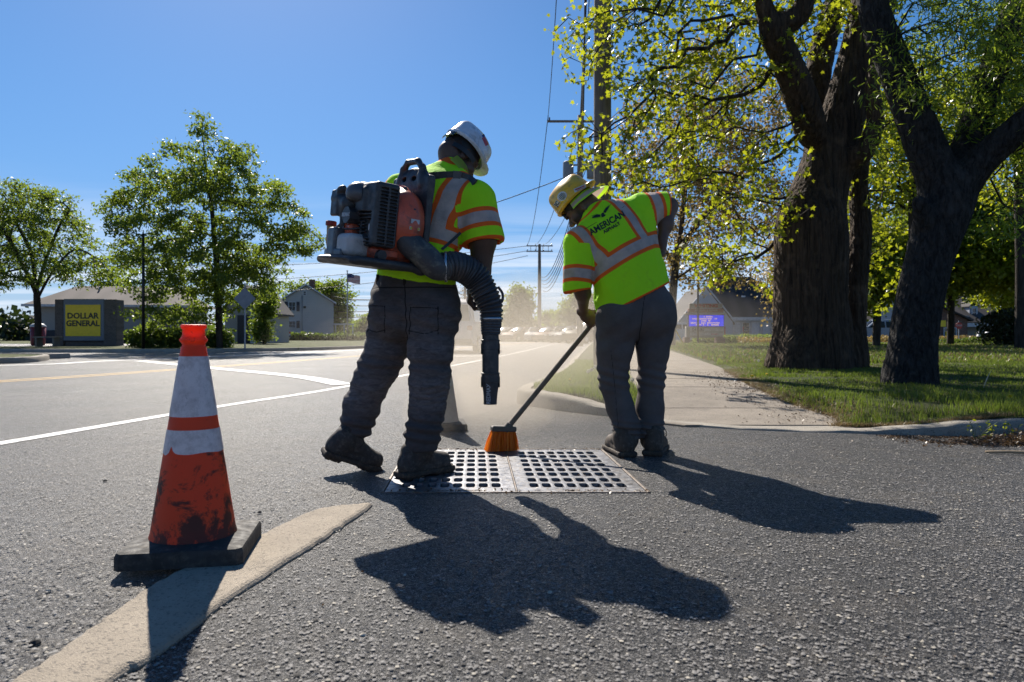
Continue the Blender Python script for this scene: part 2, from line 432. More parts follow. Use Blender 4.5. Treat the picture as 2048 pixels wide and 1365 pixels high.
def wav(p, freq, seed=0, n=10, stretch=(1, 1, 1)):
    """smooth pseudo-noise in numpy, about -1..1"""
    q = p*np.array(stretch)*freq; r = np.zeros(len(p))
    for i in range(n):
        j = (seed*7+i) % 64; m = (seed*3+i*5) % 64
        r += np.sin(q@_dr[j]*(1+.35*(i % 4))+_ph[m, 0]+1.3*np.sin(q@_dr[(j+9) % 64]*.9+_ph[m, 1]))
    return r/n*1.6
# ================================================================== GROUND, ROAD, KERBS
from mathutils.geometry import tessellate_polygon
def sheet(name, outer, z, m, holes=(), parent=None, kind='structure', label=None):
    polys = [[Vector((x, y, z)) for x, y in outer]]+[[Vector((x, y, z)) for x, y in h] for h in holes]
    tr = tessellate_polygon(polys); vs = [v for p in polys for v in p]
    fs = []
    for t in tr:
        a, b, c = [vs[i] for i in t]
        fs.append(t if (b-a).cross(c-a).z > 0 else t[::-1])
    o = MB().add(vs, fs).build(name, m, parent)
    if kind and parent is None: o['kind'] = kind
    if label: o['label'] = label
    return o
# drain opening: parallelogram with the two grates
GX0, GX1, GY0, GY1, SK = -0.572, 0.604, 3.19, 4.40, -0.051
def GG(u, v, z=0.0): return Vector((u+(v-GY0)*SK, v, z))
hole = [tuple(GG(u, v)[:2]) for u, v in ((GX0, GY0), (GX1, GY0), (GX1, GY1), (GX0, GY1))]
hole_s = hole
terr = sheet('ground', [(-900, -60), (900, -60), (900, 1600), (-900, 1600)], -0.03, M['far_turf'], [hole])
terr['label'] = 'grassy open ground reaching to the horizon'
strip_r = [(-.28, .6), (-.52, 1.20), (-.795, 1.47), (-.795+.02, 1.53), (-.757, 1.683), (-.741, 1.859), (-.708, 2.06), (-.647, 2.40), (-.572, 2.843)]
strip_r = [(-.80, .9), (-.80, 1.20), (-.793, 1.469), (-.793+.022, 1.527), (-.757, 1.683), (-.741, 1.859), (-.708, 2.06), (-.647, 2.40), (-.572, 2.843)]
strip_l = [(-.566, 2.935), (-.767, 2.843), (-.875, 2.422), (-.98, 2.06), (-.985, 1.747), (-.99, 1.47), (-1.0, 1.2), (-1.0, .9)]
road_o = [(-95, -12), (70, -12), (70, 76), (-95, 76)]
sheet('road', road_o, 0.0, M['road'], [hole])
drive_o = strip_r+[(-.60, 3.0), (-.66, 3.15), (-.70, 4.5), (-.45, 6.0), (.10, 7.35), (.6, 6.9), (2.5, 5.6), (30, 5.2), (30, -8), (-.8, -8)]
sheet('driveway', drive_o, 0.004, M['asphalt'], [hole])
# flush concrete gutter piece with broken edge, standing 12 mm proud
def ragged(pts, amp, step=.03, seed=3):
    rr = random.Random(seed); out = []
    for a, b in zip(pts, pts[1:]):
        a, b = Vector(a), Vector(b); n = max(1, int((b-a).length/step))
        for i in range(n):
            q = a.lerp(b, i/n); d = (b-a).normalized(); q += Vector((-d.y, d.x))*rr.gauss(0, amp); out.append((q.x, q.y))
    out.append(tuple(pts[-1])); return out
cr_ = catmull([(*p, 0) for p in strip_r], 3)[:, :2]; cl_ = catmull([(*p, 0) for p in strip_l], 3)[:, :2]
so_ = ragged([tuple(p) for p in cr_], .0028, .04)+ragged([tuple(p) for p in cl_], .0035, .02, 5)
def inset(poly, d):
    n = len(poly); out = []
    for i in range(n):
        a, b = Vector(poly[i-3]), Vector(poly[(i+3) % n]); t_ = (b-a).normalized(); out.append((poly[i][0]-t_.y*d, poly[i][1]+t_.x*d))
    return out
m_ = MB(); n_s = len(so_); sgn_ = 1 if sum(so_[i-1][0]*so_[i][1]-so_[i][0]*so_[i-1][1] for i in range(n_s)) > 0 else -1
r1_ = inset(so_, .006*sgn_); r2_i = inset(so_, .016*sgn_)
m_.add([(x, y, -.02) for x, y in so_]+[(x, y, .010) for x, y in so_]+[(x, y, .017) for x, y in r1_]+[(x, y, .021) for x, y in r2_i], [(j*n_s+i, j*n_s+(i+1) % n_s, (j+1)*n_s+(i+1) % n_s, (j+1)*n_s+i) for j in range(3) for i in range(n_s)]+[tuple(range(3*n_s, 4*n_s))])
kst = m_.build('gutter_strip', concrete('gutter_concrete', (.42, .355, .275))); tag(kst, 'tan concrete gutter strip let into the asphalt', kind='structure')

def kerb(name, pts, hs, w=.15, res=5, label=None):
    p = catmull([(*q, h) for q, h in zip(pts, hs)], res); V = []; k = 8
    for i in range(len(p)):
        a, b = p[max(i-1, 0)], p[min(i+1, len(p)-1)]; d = Vector((b[0]-a[0], b[1]-a[1])).normalized(); nn = Vector((-d.y, d.x)); h = max(p[i][2], .012)
        wob = .003*math.sin(i*1.7)+.002*math.sin(i*4.1)
        for (o, z) in ((0, -.04), (0.004, h*.35), (.012, h*.82), (.03, h*.97), (.05, h), (w*.6, h+.002), (w, h), (w, -.04)):
            V.append((p[i][0]+nn.x*(o+wob), p[i][1]+nn.y*(o+wob), z+(wob if z > 0 else 0)))
    fs = [(i*k+j, i*k+j+1, (i+1)*k+j+1, (i+1)*k+j) for i in range(len(p)-1) for j in range(k-1)]
    fs += [tuple(range(k))[::-1], tuple((len(p)-1)*k+j for j in range(k))]
    me = MB().add(V, [f[::-1] for f in fs]); o = me.build(name, M['kerb'], None, False, auto=40); tag(o, label, kind='structure'); return o
# near kerb: road side -> nose -> dropped across the walk -> rises to the right   (back of kerb is on the left of travel)
kp = [(8.6, 75), (4.9, 46), (1.75, 20), (.85, 12.3), (.30, 9.0), (.08, 7.85), (.06, 7.35), (.22, 6.98), (.46, 6.62), (.78, 6.22), (1.08, 5.72), (1.66, 5.32), (2.36, 5.12), (2.8, 5.02), (3.3, 4.90), (4.2, 4.80), (8, 4.7), (24, 4.6)]
kh = [.15, .15, .15, .15, .15, .15, .15, .15, .135, .08, .03, .02, .022, .06, .12, .15, .15, .15]
kerb('kerb', kp, kh, label='pale concrete kerb dropping to the pavement edge')
wl = [(1.10, 5.85), (1.16, 6.5), (1.30, 7.8), (1.44, 8.9), (1.78, 11.2), (2.15, 13.7), (3.0, 19), (5.2, 34), (9.8, 65)]       # walk, left edge
wr = [(2.46, 5.30), (2.62, 5.9), (2.50, 6.8), (2.60, 7.8), (2.80, 8.8), (3.18, 10.6), (3.55, 12.3), (4.6, 19), (6.8, 34), (11.4, 65)]
def xat(pl, y):
    ys = [q[1] for q in pl]; xs = [q[0] for q in pl]; return float(np.interp(y, ys, xs))
def sm(t): t = min(1, max(0, t)); return t*t*(3-2*t)
def hwalk(y): return .022+.125*sm((y-5.4)/2.6)
walk = empty('sidewalk'); tag(walk, 'pale concrete footpath of jointed slabs', kind='structure')
ys = [5.46, 6.35, 7.75, 9.15, 10.6, 12.1]+[12.1+1.6*i for i in range(1, 33)]
rs = random.Random(4)
for i in range(len(ys)-1):
    a, b = ys[i]+.006, ys[i+1]-.006; mb = MB(); sub = 4 if a < 13 else 1; top = []
    for k in range(sub+1):
        y = a+(b-a)*k/sub; h = hwalk(y)+rs.uniform(-.002, .002)
        x0, x1 = xat(wl, y), xat(wr, y)
        if y < 5.5: x0, x1 = 1.30, 2.44
        top += [(x0, y, -.02), (x0, y, h-.006), (x0+.012, y, h), (x1-.012, y, h), (x1, y, h-.006), (x1, y, -.02)]
    fs = [(k*6+j+1, k*6+j, (k+1)*6+j, (k+1)*6+j+1) for k in range(sub) for j in range(5)]
    fs += [tuple(range(6)), tuple(sub*6+j for j in range(6))[::-1]]
    mb.add(top, fs).build('slab', M['walk'], walk)

sheet('walk_apron', [(.78, 6.4), (1.06, 5.86), (1.64, 5.44), (2.36, 5.24), (2.9, 5.13), (3.4, 5.02), (4.3, 4.94), (4.3, 5.6), (3.0, 6.2), (1.0, 6.7)], .014, M['kerb'])['label'] = 'sandy concrete apron at the foot of the path'
# lawns
def gh(x, y):
    h = gh0(x, y)
    if 5.42 < y < 60:
        e = x-xat(wr, y); h = (hwalk(y)-.012)+(h-hwalk(y)+.012)*sm(e/.30)
    return h
def gh0(x, y):
    d = math.hypot(x-2.42, y-5.25); return .03+.115*sm((d-.15)/1.0)+(.05*sm((y-6.5)/6)+.02*math.sin(x*.9)*math.sin(y*.7)*sm((y-7)/6) if y < 60 else .05)
def lawn(name, rows, label):
    V = []; k = len(rows[0])
    for r in rows: V += r
    fs = [(i*k+j, i*k+j+1, (i+1)*k+j+1, (i+1)*k+j) for i in range(len(rows)-1) for j in range(k-1)]
    o = MB().add(V, fs).build(name, M['turf'], None, True); tag(o, label, kind='structure'); return o
rows = []
for y in list(np.arange(4.86, 8, .16))+list(np.arange(8, 14, .5))+list(np.arange(14, 80, 3)):
    if y < 5.42: x0 = 2.40+(5.42-y)/.45*.95
    else: x0 = xat(wr, y)+.0
    x0 = max(x0, xat(wr, max(y, 5.3)) if y > 5.42 else x0)
    u = np.linspace(0, 1, 26)**2.4
    rows.append([(x0+t*(60-x0), y, gh(x0+t*(60-x0), y)) for t in u])
lawn('lawn', rows, 'grass lawn under the big maples')
kb = np.array(kp)
def kerb_x(y):   # back of near kerb along the verge
    ys_ = [6.40, 6.8, 7.35, 7.85, 9, 12.3, 20, 46, 75]; xs_ = [.83, .56, .22, .23, .45, 1.0, 1.9, 5.05, 8.75]
    return float(np.interp(y, ys_, xs_))
rows = []
for y in list(np.arange(5.98, 9, .1))+list(np.arange(9, 14, .5))+list(np.arange(14, 64, 4)):
    x0 = kerb_x(y) if y > 6.4 else .83+(6.4-y)/.42*.25
    x1 = xat(wl, y); x0 = min(x0, x1-.01)
    hh = .02+.12*sm((y-5.9)/.9)
    rows.append([(x0+(x1-x0)*t, y, min(hh, .145)+.02*math.sin(math.pi*t)) for t in np.linspace(0, 1, 8)])
lawn('verge', rows, 'grass verge between the kerb and the footpath')
# far side of the road
M_far = M['far_turf']
def slab(name, outer, h, m, label):
    o = MB().prism(outer, -.02, h, lambda u, v, w: (u, v, w)).build(name, m); tag(o, label, kind='structure'); return o
slab('far_verge', [(-95, 29.6), (-40, 29.0), (-15, 28.3), (-9.2, 31.2), (-7.6, 37.3), (-5.6, 48), (-3.5, 62), (-2, 72.0), (10, 74.5), (40, 74.5), (40, 95), (-95, 95)], .14, M_far, 'grass verge on the far side of the road')
slab('traffic_island', [(-45, 13.6), (-15, 16.4), (-12.15, 17.7), (-12.55, 19.2), (-13.4, 20.6), (-16, 21.6), (-45, 21.6)], .14, M_far, 'low grass island at the side road corner')
kerb('island_kerb', [(-45, 13.5), (-15, 16.25), (-12.4, 17.4), (-12.1, 18.2), (-12.5, 19.4), (-13.4, 20.75), (-16, 21.8), (-45, 21.8)][::1], [.15]*8, res=3, label='kerb round the grass island')
kerb('far_kerb', [(-95, 29.4), (-40, 28.8), (-15, 28.1), (-10.6, 29.9), (-9.1, 31.4), (-7.5, 37.3), (-5.5, 48), (-3.4, 62)], [.15]*8, res=3, label='kerb along the far side of the road')

# painted markings (4 mm above the road)
marks = []
def stripe(name, pts, w, m, z=.004, label=None, seed=1):
    p = catmull([(*q, 0) for q in pts], 8); L = []; Rr = []
    rr = random.Random(seed)
    for i in range(len(p)):
        a, b = p[max(i-1, 0)], p[min(i+1, len(p)-1)]; d = Vector((b[0]-a[0], b[1]-a[1])).normalized(); nn = Vector((-d.y, d.x))*w/2
        L.append((p[i][0]+nn.x, p[i][1]+nn.y)); Rr.append((p[i][0]-nn.x, p[i][1]-nn.y))
    V = [(*q, z) for q in L]+[(*q, z) for q in Rr]; n = len(L)
    o = MB().add(V, [(n+i, n+i+1, i+1, i) for i in range(n-1)]).build(name, m); tag(o, label, kind='structure'); return o
stripe('edge_line', [(-3.9, 1.0), (-3.60, 2.9), (-3.29, 4.65), (-2.83, 7.15), (-2.26, 9.67), (-1.4, 15.9), (.3, 29), (2.4, 48), (5.6, 74)], .13, M['white_paint'], label='white line along the near edge of the road')
stripe('centre_line', [(-9.8, 5.5), (-7.55, 10.7), (-6.6, 14.5), (-5.94, 17.8), (-4.95, 23.6), (-2.2, 40), (3.0, 72)], .11, M['yellow_paint'], label='yellow centre line of the road')
stripe('centre_line', [(-10.1, 5.6), (-7.83, 10.85), (-6.87, 14.65), (-6.2, 17.95), (-5.2, 23.7), (-2.45, 40.1), (2.7, 72)], .11, M['yellow_paint'], label='second yellow centre line of the road')
stripe('far_edge_line', [(-19, 12.4), (-11.7, 16.4), (-10.8, 19.5), (-8.75, 26), (-6.9, 33.8), (-4.4, 48), (-2.0, 66)], .3, M['white_paint'], label='white line along the far edge of the road')
stripe('crossing_line', [(-9.9, 19.3), (-6.1, 14.95), (-4.34, 13.0), (-3.3, 11.7), (-2.34, 10.1)], .34, M['white_paint'], label='white line slanting across the road', z=.008)
stripe('stop_line', [(-3.0, 23.4), (-.6, 23.9)], .45, M['white_paint'], label='white stop line across the far lane')
# tar seam in the lane
n_ = NT('tar_seam'); M['tar'] = n_.fin((.02, .02, .021), .5, 0, n_.bump(n_.vor(n_.pos(), 150.), .6, -.004))
def seam(pts, w, seed):
    rr = random.Random(seed); p = catmull([(*q, 0) for q in pts], 14); V = []
    for i, q in enumerate(p):
        ww = w*rr.uniform(.2, 1.1); j = rr.gauss(0, w*.6); V += [(q[0]+j, q[1]-ww, .0035), (q[0]+j, q[1]+ww, .0035)]
    o = MB().add(V, [(2*i, 2*i+2, 2*i+3, 2*i+1) for i in range(len(p)-1)]).build('tar_seam', M['tar']); tag(o, 'thin dark tar seam in the near lane', kind='structure'); return o
seam([(-9, 6.2), (-5.55, 8.6), (-4.4, 10.6), (-3.6, 13.2), (-2.4, 19)], .03, 4)

# ================================================================== STORM DRAIN
M['iron'] = simple('grate_iron', (.17, .172, .185), .45, .7, .3, 14, .0012, 240, dirt=(.12, .10, .08))
M['iron_rust'] = simple('grate_rim_iron', (.17, .145, .125), .6, .5, .4, 20, .002, 200, dirt=(.15, .09, .05))
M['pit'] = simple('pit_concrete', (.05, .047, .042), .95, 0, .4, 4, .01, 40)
drain = empty('storm_drain', (0.0, 3.8, 0)); tag(drain, 'double cast iron storm drain grate set in the asphalt', 'storm drain')
def dlt(mb): return mb
def off(v): return (v[0]-drain.location.x, v[1]-drain.location.y, v[2])
def make_grate(u0, u1):
    vs = []; fs = []
    v0, v1 = GY0+.012, GY1-.012; nu = nv = 8; T, B = .006, -.034
    mu, mv0, mv1 = .052, .075, .055
    us = np.linspace(u0+mu, u1-mu, nu+1); vv = np.linspace(v0+mv0, v1-mv1, nv+1)
    def addp(u, v, z): vs.append(off(GG(u, v, z))); return len(vs)-1
    # border
    ob = [addp(u, v, T) for u, v in ((u0, v0), (u1, v0), (u1, v1), (u0, v1))]
    ib = [addp(u, v, T) for u, v in ((us[0], vv[0]), (us[-1], vv[0]), (us[-1], vv[-1]), (us[0], vv[-1]))]
    lb = [addp(u, v, B) for u, v in ((u0, v0), (u1, v0), (u1, v1), (u0, v1))]
    for i in range(4):
        j = (i+1) % 4; fs.append((ob[i], ob[j], ib[j], ib[i])); fs.append((lb[i], lb[j], ob[j], ob[i]))
    for a in range(nu):
        for b in range(nv):
            x0, x1, y0, y1 = us[a], us[a+1], vv[b], vv[b+1]; cx, cy = (x0+x1)/2, (y0+y1)/2; w, h = (x1-x0)/2, (y1-y0)/2
            shift = (.004 if b % 2 == 0 else -.004)
            oc = []; ic = []; bc = []
            for k in range(16):
                t = (k+.5)/16*2*math.pi; c, s = math.cos(t), math.sin(t); e = 1/max(abs(c), abs(s))
                oc.append((cx+w*c*e, cy+h*s*e)); q = (abs(c)**5+abs(s)**5)**(-1/5)
                ic.append((cx+w*.72*c*q, cy+shift+h*.70*s*q))
            o_ = [addp(*q, T) for q in oc]; i_ = [addp(*q, T-.0005) for q in ic]; b_ = [addp(cx+(q[0]-cx)*.9, cy+(q[1]-cy)*.93, B) for q in ic]
            cn = [addp(x, y, T) for x, y in ((x1, y1), (x0, y1), (x0, y0), (x1, y0))]
            for k in range(16):
                j = (k+1) % 16; fs.append((o_[k], o_[j], i_[j], i_[k])); fs.append((i_[k], i_[j], b_[j], b_[k]))
            for c_, k in zip(cn, (1, 5, 9, 13)): fs.append((o_[k], cn[[1, 5, 9, 13].index(k)], o_[k+1]))
    g = MB().add(vs, fs).build('grate', M['iron'], drain); return g
make_grate(GX0+.010, .0165); make_grate(.0285, GX1-.010)
rim = MB()
for (a, b) in (((GX0, GY0), (GX1, GY0)), ((GX1, GY0), (GX1, GY1)), ((GX1, GY1), (GX0, GY1)), ((GX0, GY1), (GX0, GY0)), ((.0225, GY0), (.0225, GY1))):
    p, q = GG(*a), GG(*b); d = (q-p).normalized(); mid = (p+q)/2; ang = math.atan2(d.y, d.x)
    rim.box(off((mid.x, mid.y, -.008)), ((q-p).length+.012, .012 if a[0] != .0225 else .008, .034), Matrix.Rotation(ang, 3, 'Z'), .002)
rim.build('rim', M['iron_rust'], drain)
pit = MB(); cs = [GG(u, v) for u, v in ((GX0, GY0), (GX1, GY0), (GX1, GY1), (GX0, GY1))]
vs = [off((c.x, c.y, -.03)) for c in cs]+[off((c.x, c.y, -.9)) for c in cs]
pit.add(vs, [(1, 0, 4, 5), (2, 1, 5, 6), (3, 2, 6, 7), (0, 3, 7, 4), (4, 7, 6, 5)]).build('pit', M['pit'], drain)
def text_mesh(txt, size, extrude=.0, font_shear=0., res=2, align='CENTER', bold=0.):
    c = bpy.data.curves.new('t', 'FONT'); c.body = txt; c.size = size; c.extrude = extrude; c.align_x = align; c.align_y = 'CENTER'; c.resolution_u = res; c.shear = font_shear; c.offset = bold
    o = bpy.data.objects.new('t', c); COL.objects.link(o); dg = bpy.context.evaluated_depsgraph_get(); dg.update()
    me = bpy.data.meshes.new_from_object(o.evaluated_get(dg)); bpy.data.objects.remove(o); bpy.data.curves.remove(c); return me
def put_text(name, txt, size, loc, rot, m, parent=None, extrude=.002, bold=0., sx=1.0, shear=0.):
    me = text_mesh(txt, size, extrude, shear, bold=bold)
    me.materials.clear(); o = link(name, me, m, parent, False); o.location = loc; o.rotation_euler = rot; o.scale = (sx, 1, 1); return o
for (t, u) in (('BICYCLE  SAFE', -.22), ('U.S.A.  24X', .33)):
    put_text('lettering', t, .034, off(GG(u, GY0+.045, .0065)), (0, 0, math.pi), M['iron_rust'], drain, .0012, .0008)

# ================================================================== GRASS BLADES, WEEDS, STONES
M['blade'] = leaf_mat('grass_blade', (.050, .090, .012), (.13, .14, .035), (.20, .28, .03), .42, 1.2)
M['dry'] = leaf_mat('dry_grass', (.26, .20, .10), (.20, .12, .05), (.3, .22, .1), .3, 3)
M['brownleaf'] = leaf_mat('dead_leaf', (.15, .095, .055), (.06, .040, .026), (.2, .12, .05), .15, 9)
def blades(name, X, Y, Z, Ln, W, m, label, parent=None, lean=.45):
    n = len(X); a = RNG.uniform(0, 6.283, n); ln = Ln*RNG.uniform(.45, 1.25, n); w = W*RNG.uniform(.7, 1.3, n)
    be = RNG.uniform(.1, lean, n)*ln; ca, sa = np.cos(a), np.sin(a); cb = RNG.uniform(0, 6.283, n); bx, by = np.cos(cb)*be, np.sin(cb)*be
    base = np.stack([X, Y, Z-.01], 1); side = np.stack([ca*w/2, sa*w/2, np.zeros(n)], 1)
    mid = base+np.stack([bx*.35, by*.35, ln*.55], 1); tip = base+np.stack([bx, by, ln], 1)
    V = np.stack([base-side, base+side, mid+side*.8, mid-side*.8, tip], 1).reshape(-1, 3)
    i = np.arange(n)*5; Q = np.stack([i, i+1, i+2, i+3], 1); T = np.stack([i+3, i+2, i+4], 1)
    o = np_mesh(name, V, [Q, T], m, parent, False); o['kind'] = 'stuff'; o['label'] = label; return o
def scat(n, x0, x1, y0, y1, pw=1.0):
    y = y0+(y1-y0)*RNG.random(n)**pw; x = x0+(x1-x0)*RNG.random(n); return x, y
# right lawn
x, y = scat(230000, 2.4, 11.5, 4.95, 13.5, 1.35)
xl = np.where(y > 5.42, np.interp(y, [q[1] for q in wr], [q[0] for q in wr]), 2.40+(5.42-y)/.45*.95)+RNG.normal(.02, .03, len(y))
clump = wav(np.stack([x, y, 0*x], 1), 7, 3)
k = (x > xl) & (x < y*.78) & (RNG.random(len(x)) < .50+.62*clump)
x, y = x[k], y[k]; z = np.array([gh(a, b) for a, b in zip(x, y)]); cl = clump[k]
edge = sm
tall = .038+.042*np.clip((7.2-y)/2.3, 0, 1)+.022*cl
blades('grass', x, y, z, tall*1.05, .0045+.0006*(y-5), M['blade'], 'green grass of the lawn right of the footpath')
k = RNG.random(len(x)) < .12
blades('dry_grass', x[k], y[k], z[k], tall[k]*.8, .004+.0005*(y[k]-5), M['dry'], 'dry straw stalks mixed in the lawn', lean=1.2)
# verge
x, y = scat(90000, .1, 2.6, 6.05, 15, 1.3)
x0 = np.array([kerb_x(b) if b > 6.4 else .83+(6.4-b)/.42*.25 for b in y]); x1 = np.array([xat(wl, b) for b in y])
k = (x > x0+.01) & (x < x1-.0+RNG.normal(0, .02, len(x))); x, y = x[k], y[k]
z = .02+.12*np.clip((y-5.9)/.9, 0, 1)
blades('grass', x, y, z, .06+.03*wav(np.stack([x, y, 0*x], 1), 5, 9).clip(-.6, 1), .0045+.0006*(y-5), M['blade'], 'green grass of the verge left of the footpath')
# farther lawn, coarser
x, y = scat(60000, 2, 34, 13, 44, 1.5)
k = (x > np.interp(y, [q[1] for q in wr], [q[0] for q in wr])+.05) & (x < y*.74); x, y = x[k], y[k]
blades('grass', x, y, np.full(len(x), .19), .085, .012+.0009*y, M['blade'], 'coarser grass of the far lawn', lean=.8)
kk = RNG.random(len(x)) < .45
blades('dry_grass', x[kk], y[kk]+.03, np.full(kk.sum(), .19), .08, .012+.0009*y[kk], M['dry'], 'straw patches in the far lawn', lean=.9)
# straw fringe along walk and kerb
x, y = scat(26000, 0, 1, 5.0, 11.5, 1.2); xe = np.where(y > 5.42, np.interp(y, [q[1] for q in wr], [q[0] for q in wr]), 2.40+(5.42-y)/.45*.95)
x = xe+np.abs(RNG.normal(0, .10, len(y)))-.03
blades('dry_grass', x, y, np.array([gh(a, b) for a, b in zip(x, y)])-.002, .035, .004, M['dry'], 'straw coloured fringe beside the footpath', lean=2.0)
x = RNG.uniform(3.3, 8, 6000); y = 5.0+np.abs(RNG.normal(0, .07, 6000))
blades('dry_grass', x, y, np.full(len(x), .145), .03, .004, M['dry'], 'straw coloured fringe behind the raised kerb', lean=2.0)
# debris heap by the kerb, right
def flakes(name, C, size, m, label, kind='stuff', parent=None, flat=.5):
    n = len(C); q = RNG.normal(size=(n, 3)); q[:, 2] = np.abs(q[:, 2])/flat; q /= np.linalg.norm(q, axis=1)[:, None]
    t = np.cross(q, RNG.normal(size=(n, 3))); t /= np.linalg.norm(t, axis=1)[:, None]; b = np.cross(q, t)
    s = (size*RNG.uniform(.5, 1.3, n))[:, None]
    V = np.stack([C+t*s, C+b*s*.45+q*s*.12, C-t*s, C-b*s*.45+q*s*.12], 1).reshape(-1, 3)
    i = np.arange(n)*4; o = np_mesh(name, V, np.stack([i, i+1, i+2, i+3], 1), m, parent, False)
    if kind: o['kind'] = kind
    o['label'] = label; return o
n = 5200; cx = RNG.normal(0, .28, n); cy = RNG.normal(0, .07, n)
C = np.stack([3.32+cx+.1, 4.62+cy+.04, np.abs(RNG.normal(0, 1, n))*.03*np.exp(-(cx/.35)**2)+.008], 1)
flakes('debris_heap', C, .014, M['brownleaf'], 'brown heap of dead leaves and twigs by the kerb')
n = 2600; C = np.stack([RNG.uniform(2.5, 4.4, n), 0*RNG.random(n), np.full(n, .010)], 1); C[:, 1] = 5.0-(C[:, 0]-2.5)*.13-np.abs(RNG.normal(0, .10, n))
flakes('litter', C, .008, M['brownleaf'], 'scattered brown crumbs of leaf along the kerb')
n = 1500; C = np.stack([RNG.uniform(1.3, 2.9, n), RNG.uniform(5.5, 11, n), np.zeros(n)], 1); C[:, 0] = np.interp(C[:, 1], [q[1] for q in wr], [q[0] for q in wr])-np.minimum(np.abs(RNG.normal(0, .30, n)), 1.1)
C[:, 2] = [hwalk(b)+.006 for b in C[:, 1]]
flakes('litter', C, .011, M['brownleaf'], 'scattered brown crumbs of leaf on the footpath', flat=.2)
# grit and pebbles lying on the asphalt
def pebbles(name, XY, size, m, label):
    ico = [(0, 0, 1), (.9, 0, .3), (.28, .85, .3), (-.72, .5, .35), (-.7, -.5, .3), (.3, -.85, .35), (0, 0, -.3)]
    T = [(0, 1, 2), (0, 2, 3), (0, 3, 4), (0, 4, 5), (0, 5, 1)]
    n = len(XY); s = size*RNG.uniform(.4, 1.6, n)**1.5; a = RNG.uniform(0, 6.28, n)
    B = np.array(ico)[None]*RNG.uniform(.7, 1.3, (n, 7, 3)); c, d = np.cos(a)[:, None], np.sin(a)[:, None]
    V = np.stack([B[..., 0]*c-B[..., 1]*d, B[..., 0]*d+B[..., 1]*c, B[..., 2]*.55], -1)*s[:, None, None]
    V += np.array([[x, y, .006] for x, y in XY])[:, None]; Tt = (np.array(T)[None]+7*np.arange(n)[:, None, None]).reshape(-1, 3)
    o = np_mesh(name, V.reshape(-1, 3), Tt, m, None, False); o['kind'] = 'stuff'; o['label'] = label; return o
M['grit'] = simple('grit_stone', (.20, .19, .18), .8, 0, .5, 60)
M['pale_grit'] = simple('pale_grit_stone', (.42, .38, .31), .8, 0, .4, 60)
M['dark_grit'] = simple('dark_grit_stone', (.03, .028, .027), .9, 0, .5, 60)
def vis(n, d0, d1, pw):
    d = d0+(d1-d0)*RNG.random(n)**pw; px = RNG.uniform(-60, 2110, n); return np.stack([(px-CX)/F*d, d], 1)
def notdrain(A):
    k = ~((A[:, 0] > GX0-.1) & (A[:, 0] < GX1+.03) & (A[:, 1] > GY0-.02) & (A[:, 1] < GY1+.02)) & (A[:, 1] < 4.9); return A[k]
pebbles('grit', notdrain(vis(26000, 1.3, 5.0, 1.4)), .0033, M['grit'], 'grey grit loose on the asphalt')
pebbles('pale_grit', notdrain(vis(3000, 1.3, 5, 1.3)), .003, M['pale_grit'], 'pale grit loose on the asphalt')
pebbles('dark_grit', notdrain(vis(1500, 1.3, 5, 1.3)), .0042, M['dark_grit'], 'dark crumbs of asphalt on the driveway')
def rock(px, py, r, m, label, seed):
    rr = random.Random(seed); c = G(px, py); mb = MB(); pr = [(0.01*r, r*.8), (r*.6, r*.62), (r, r*.2), (r*.85, -.0)]
    mb.lathe([(a*rr.uniform(.85, 1.1), z) for a, z in pr[::-1]], (0, 0, 0), n=7)
    mb.v = [(x*rr.uniform(.8, 1.25), y*rr.uniform(.8, 1.2), z*rr.uniform(.85, 1.15)) for x, y, z in mb.v]
    o = mb.build('stone', m); o.location = (c.x, c.y, .004); tag(o, label, 'stone'); return o
for px, py, r, mm, lb in ((210, 965, .011, 'dark_grit', 'black lump of asphalt lying alone on the road left of the cone'), (519, 1028, .010, 'dark_grit', 'black lump of asphalt between the cone and the boot'),
        (70, 1290, .013, 'dark_grit', 'black lump of asphalt at the lower left of the road'), (97, 1308-1308+1185, .008, 'pale_grit', 'pale stone on the road left of the cone base'),
        (1100, 1003+186, .008, 'pale_grit', 'pale stone in the long shadow on the driveway'), (727, 1275, .008, 'pale_grit', 'small pale stone on the driveway below the shadow'),
        (1800, 1188, .010, 'pale_grit', 'tan stone on the driveway at lower right')):
    rock(px, py, r, M[mm], lb, int(px))

n = 260; C = np.stack([RNG.uniform(GX0, GX1, n), RNG.choice([GY0+.02, GY1-.03], n)+RNG.normal(0, .025, n), np.full(n, .010)], 1)
flakes('litter', C, .009, M['brownleaf'], 'leaf crumbs caught along the grate edges', flat=.2)
n = 700; C = np.stack([RNG.uniform(-2.2, 3.4, n), RNG.uniform(1.5, 5.0, n), np.full(n, .009)], 1); flakes('litter', C, .0055, M['brownleaf'], 'sparse brown crumbs of leaf on the asphalt', flat=.2)
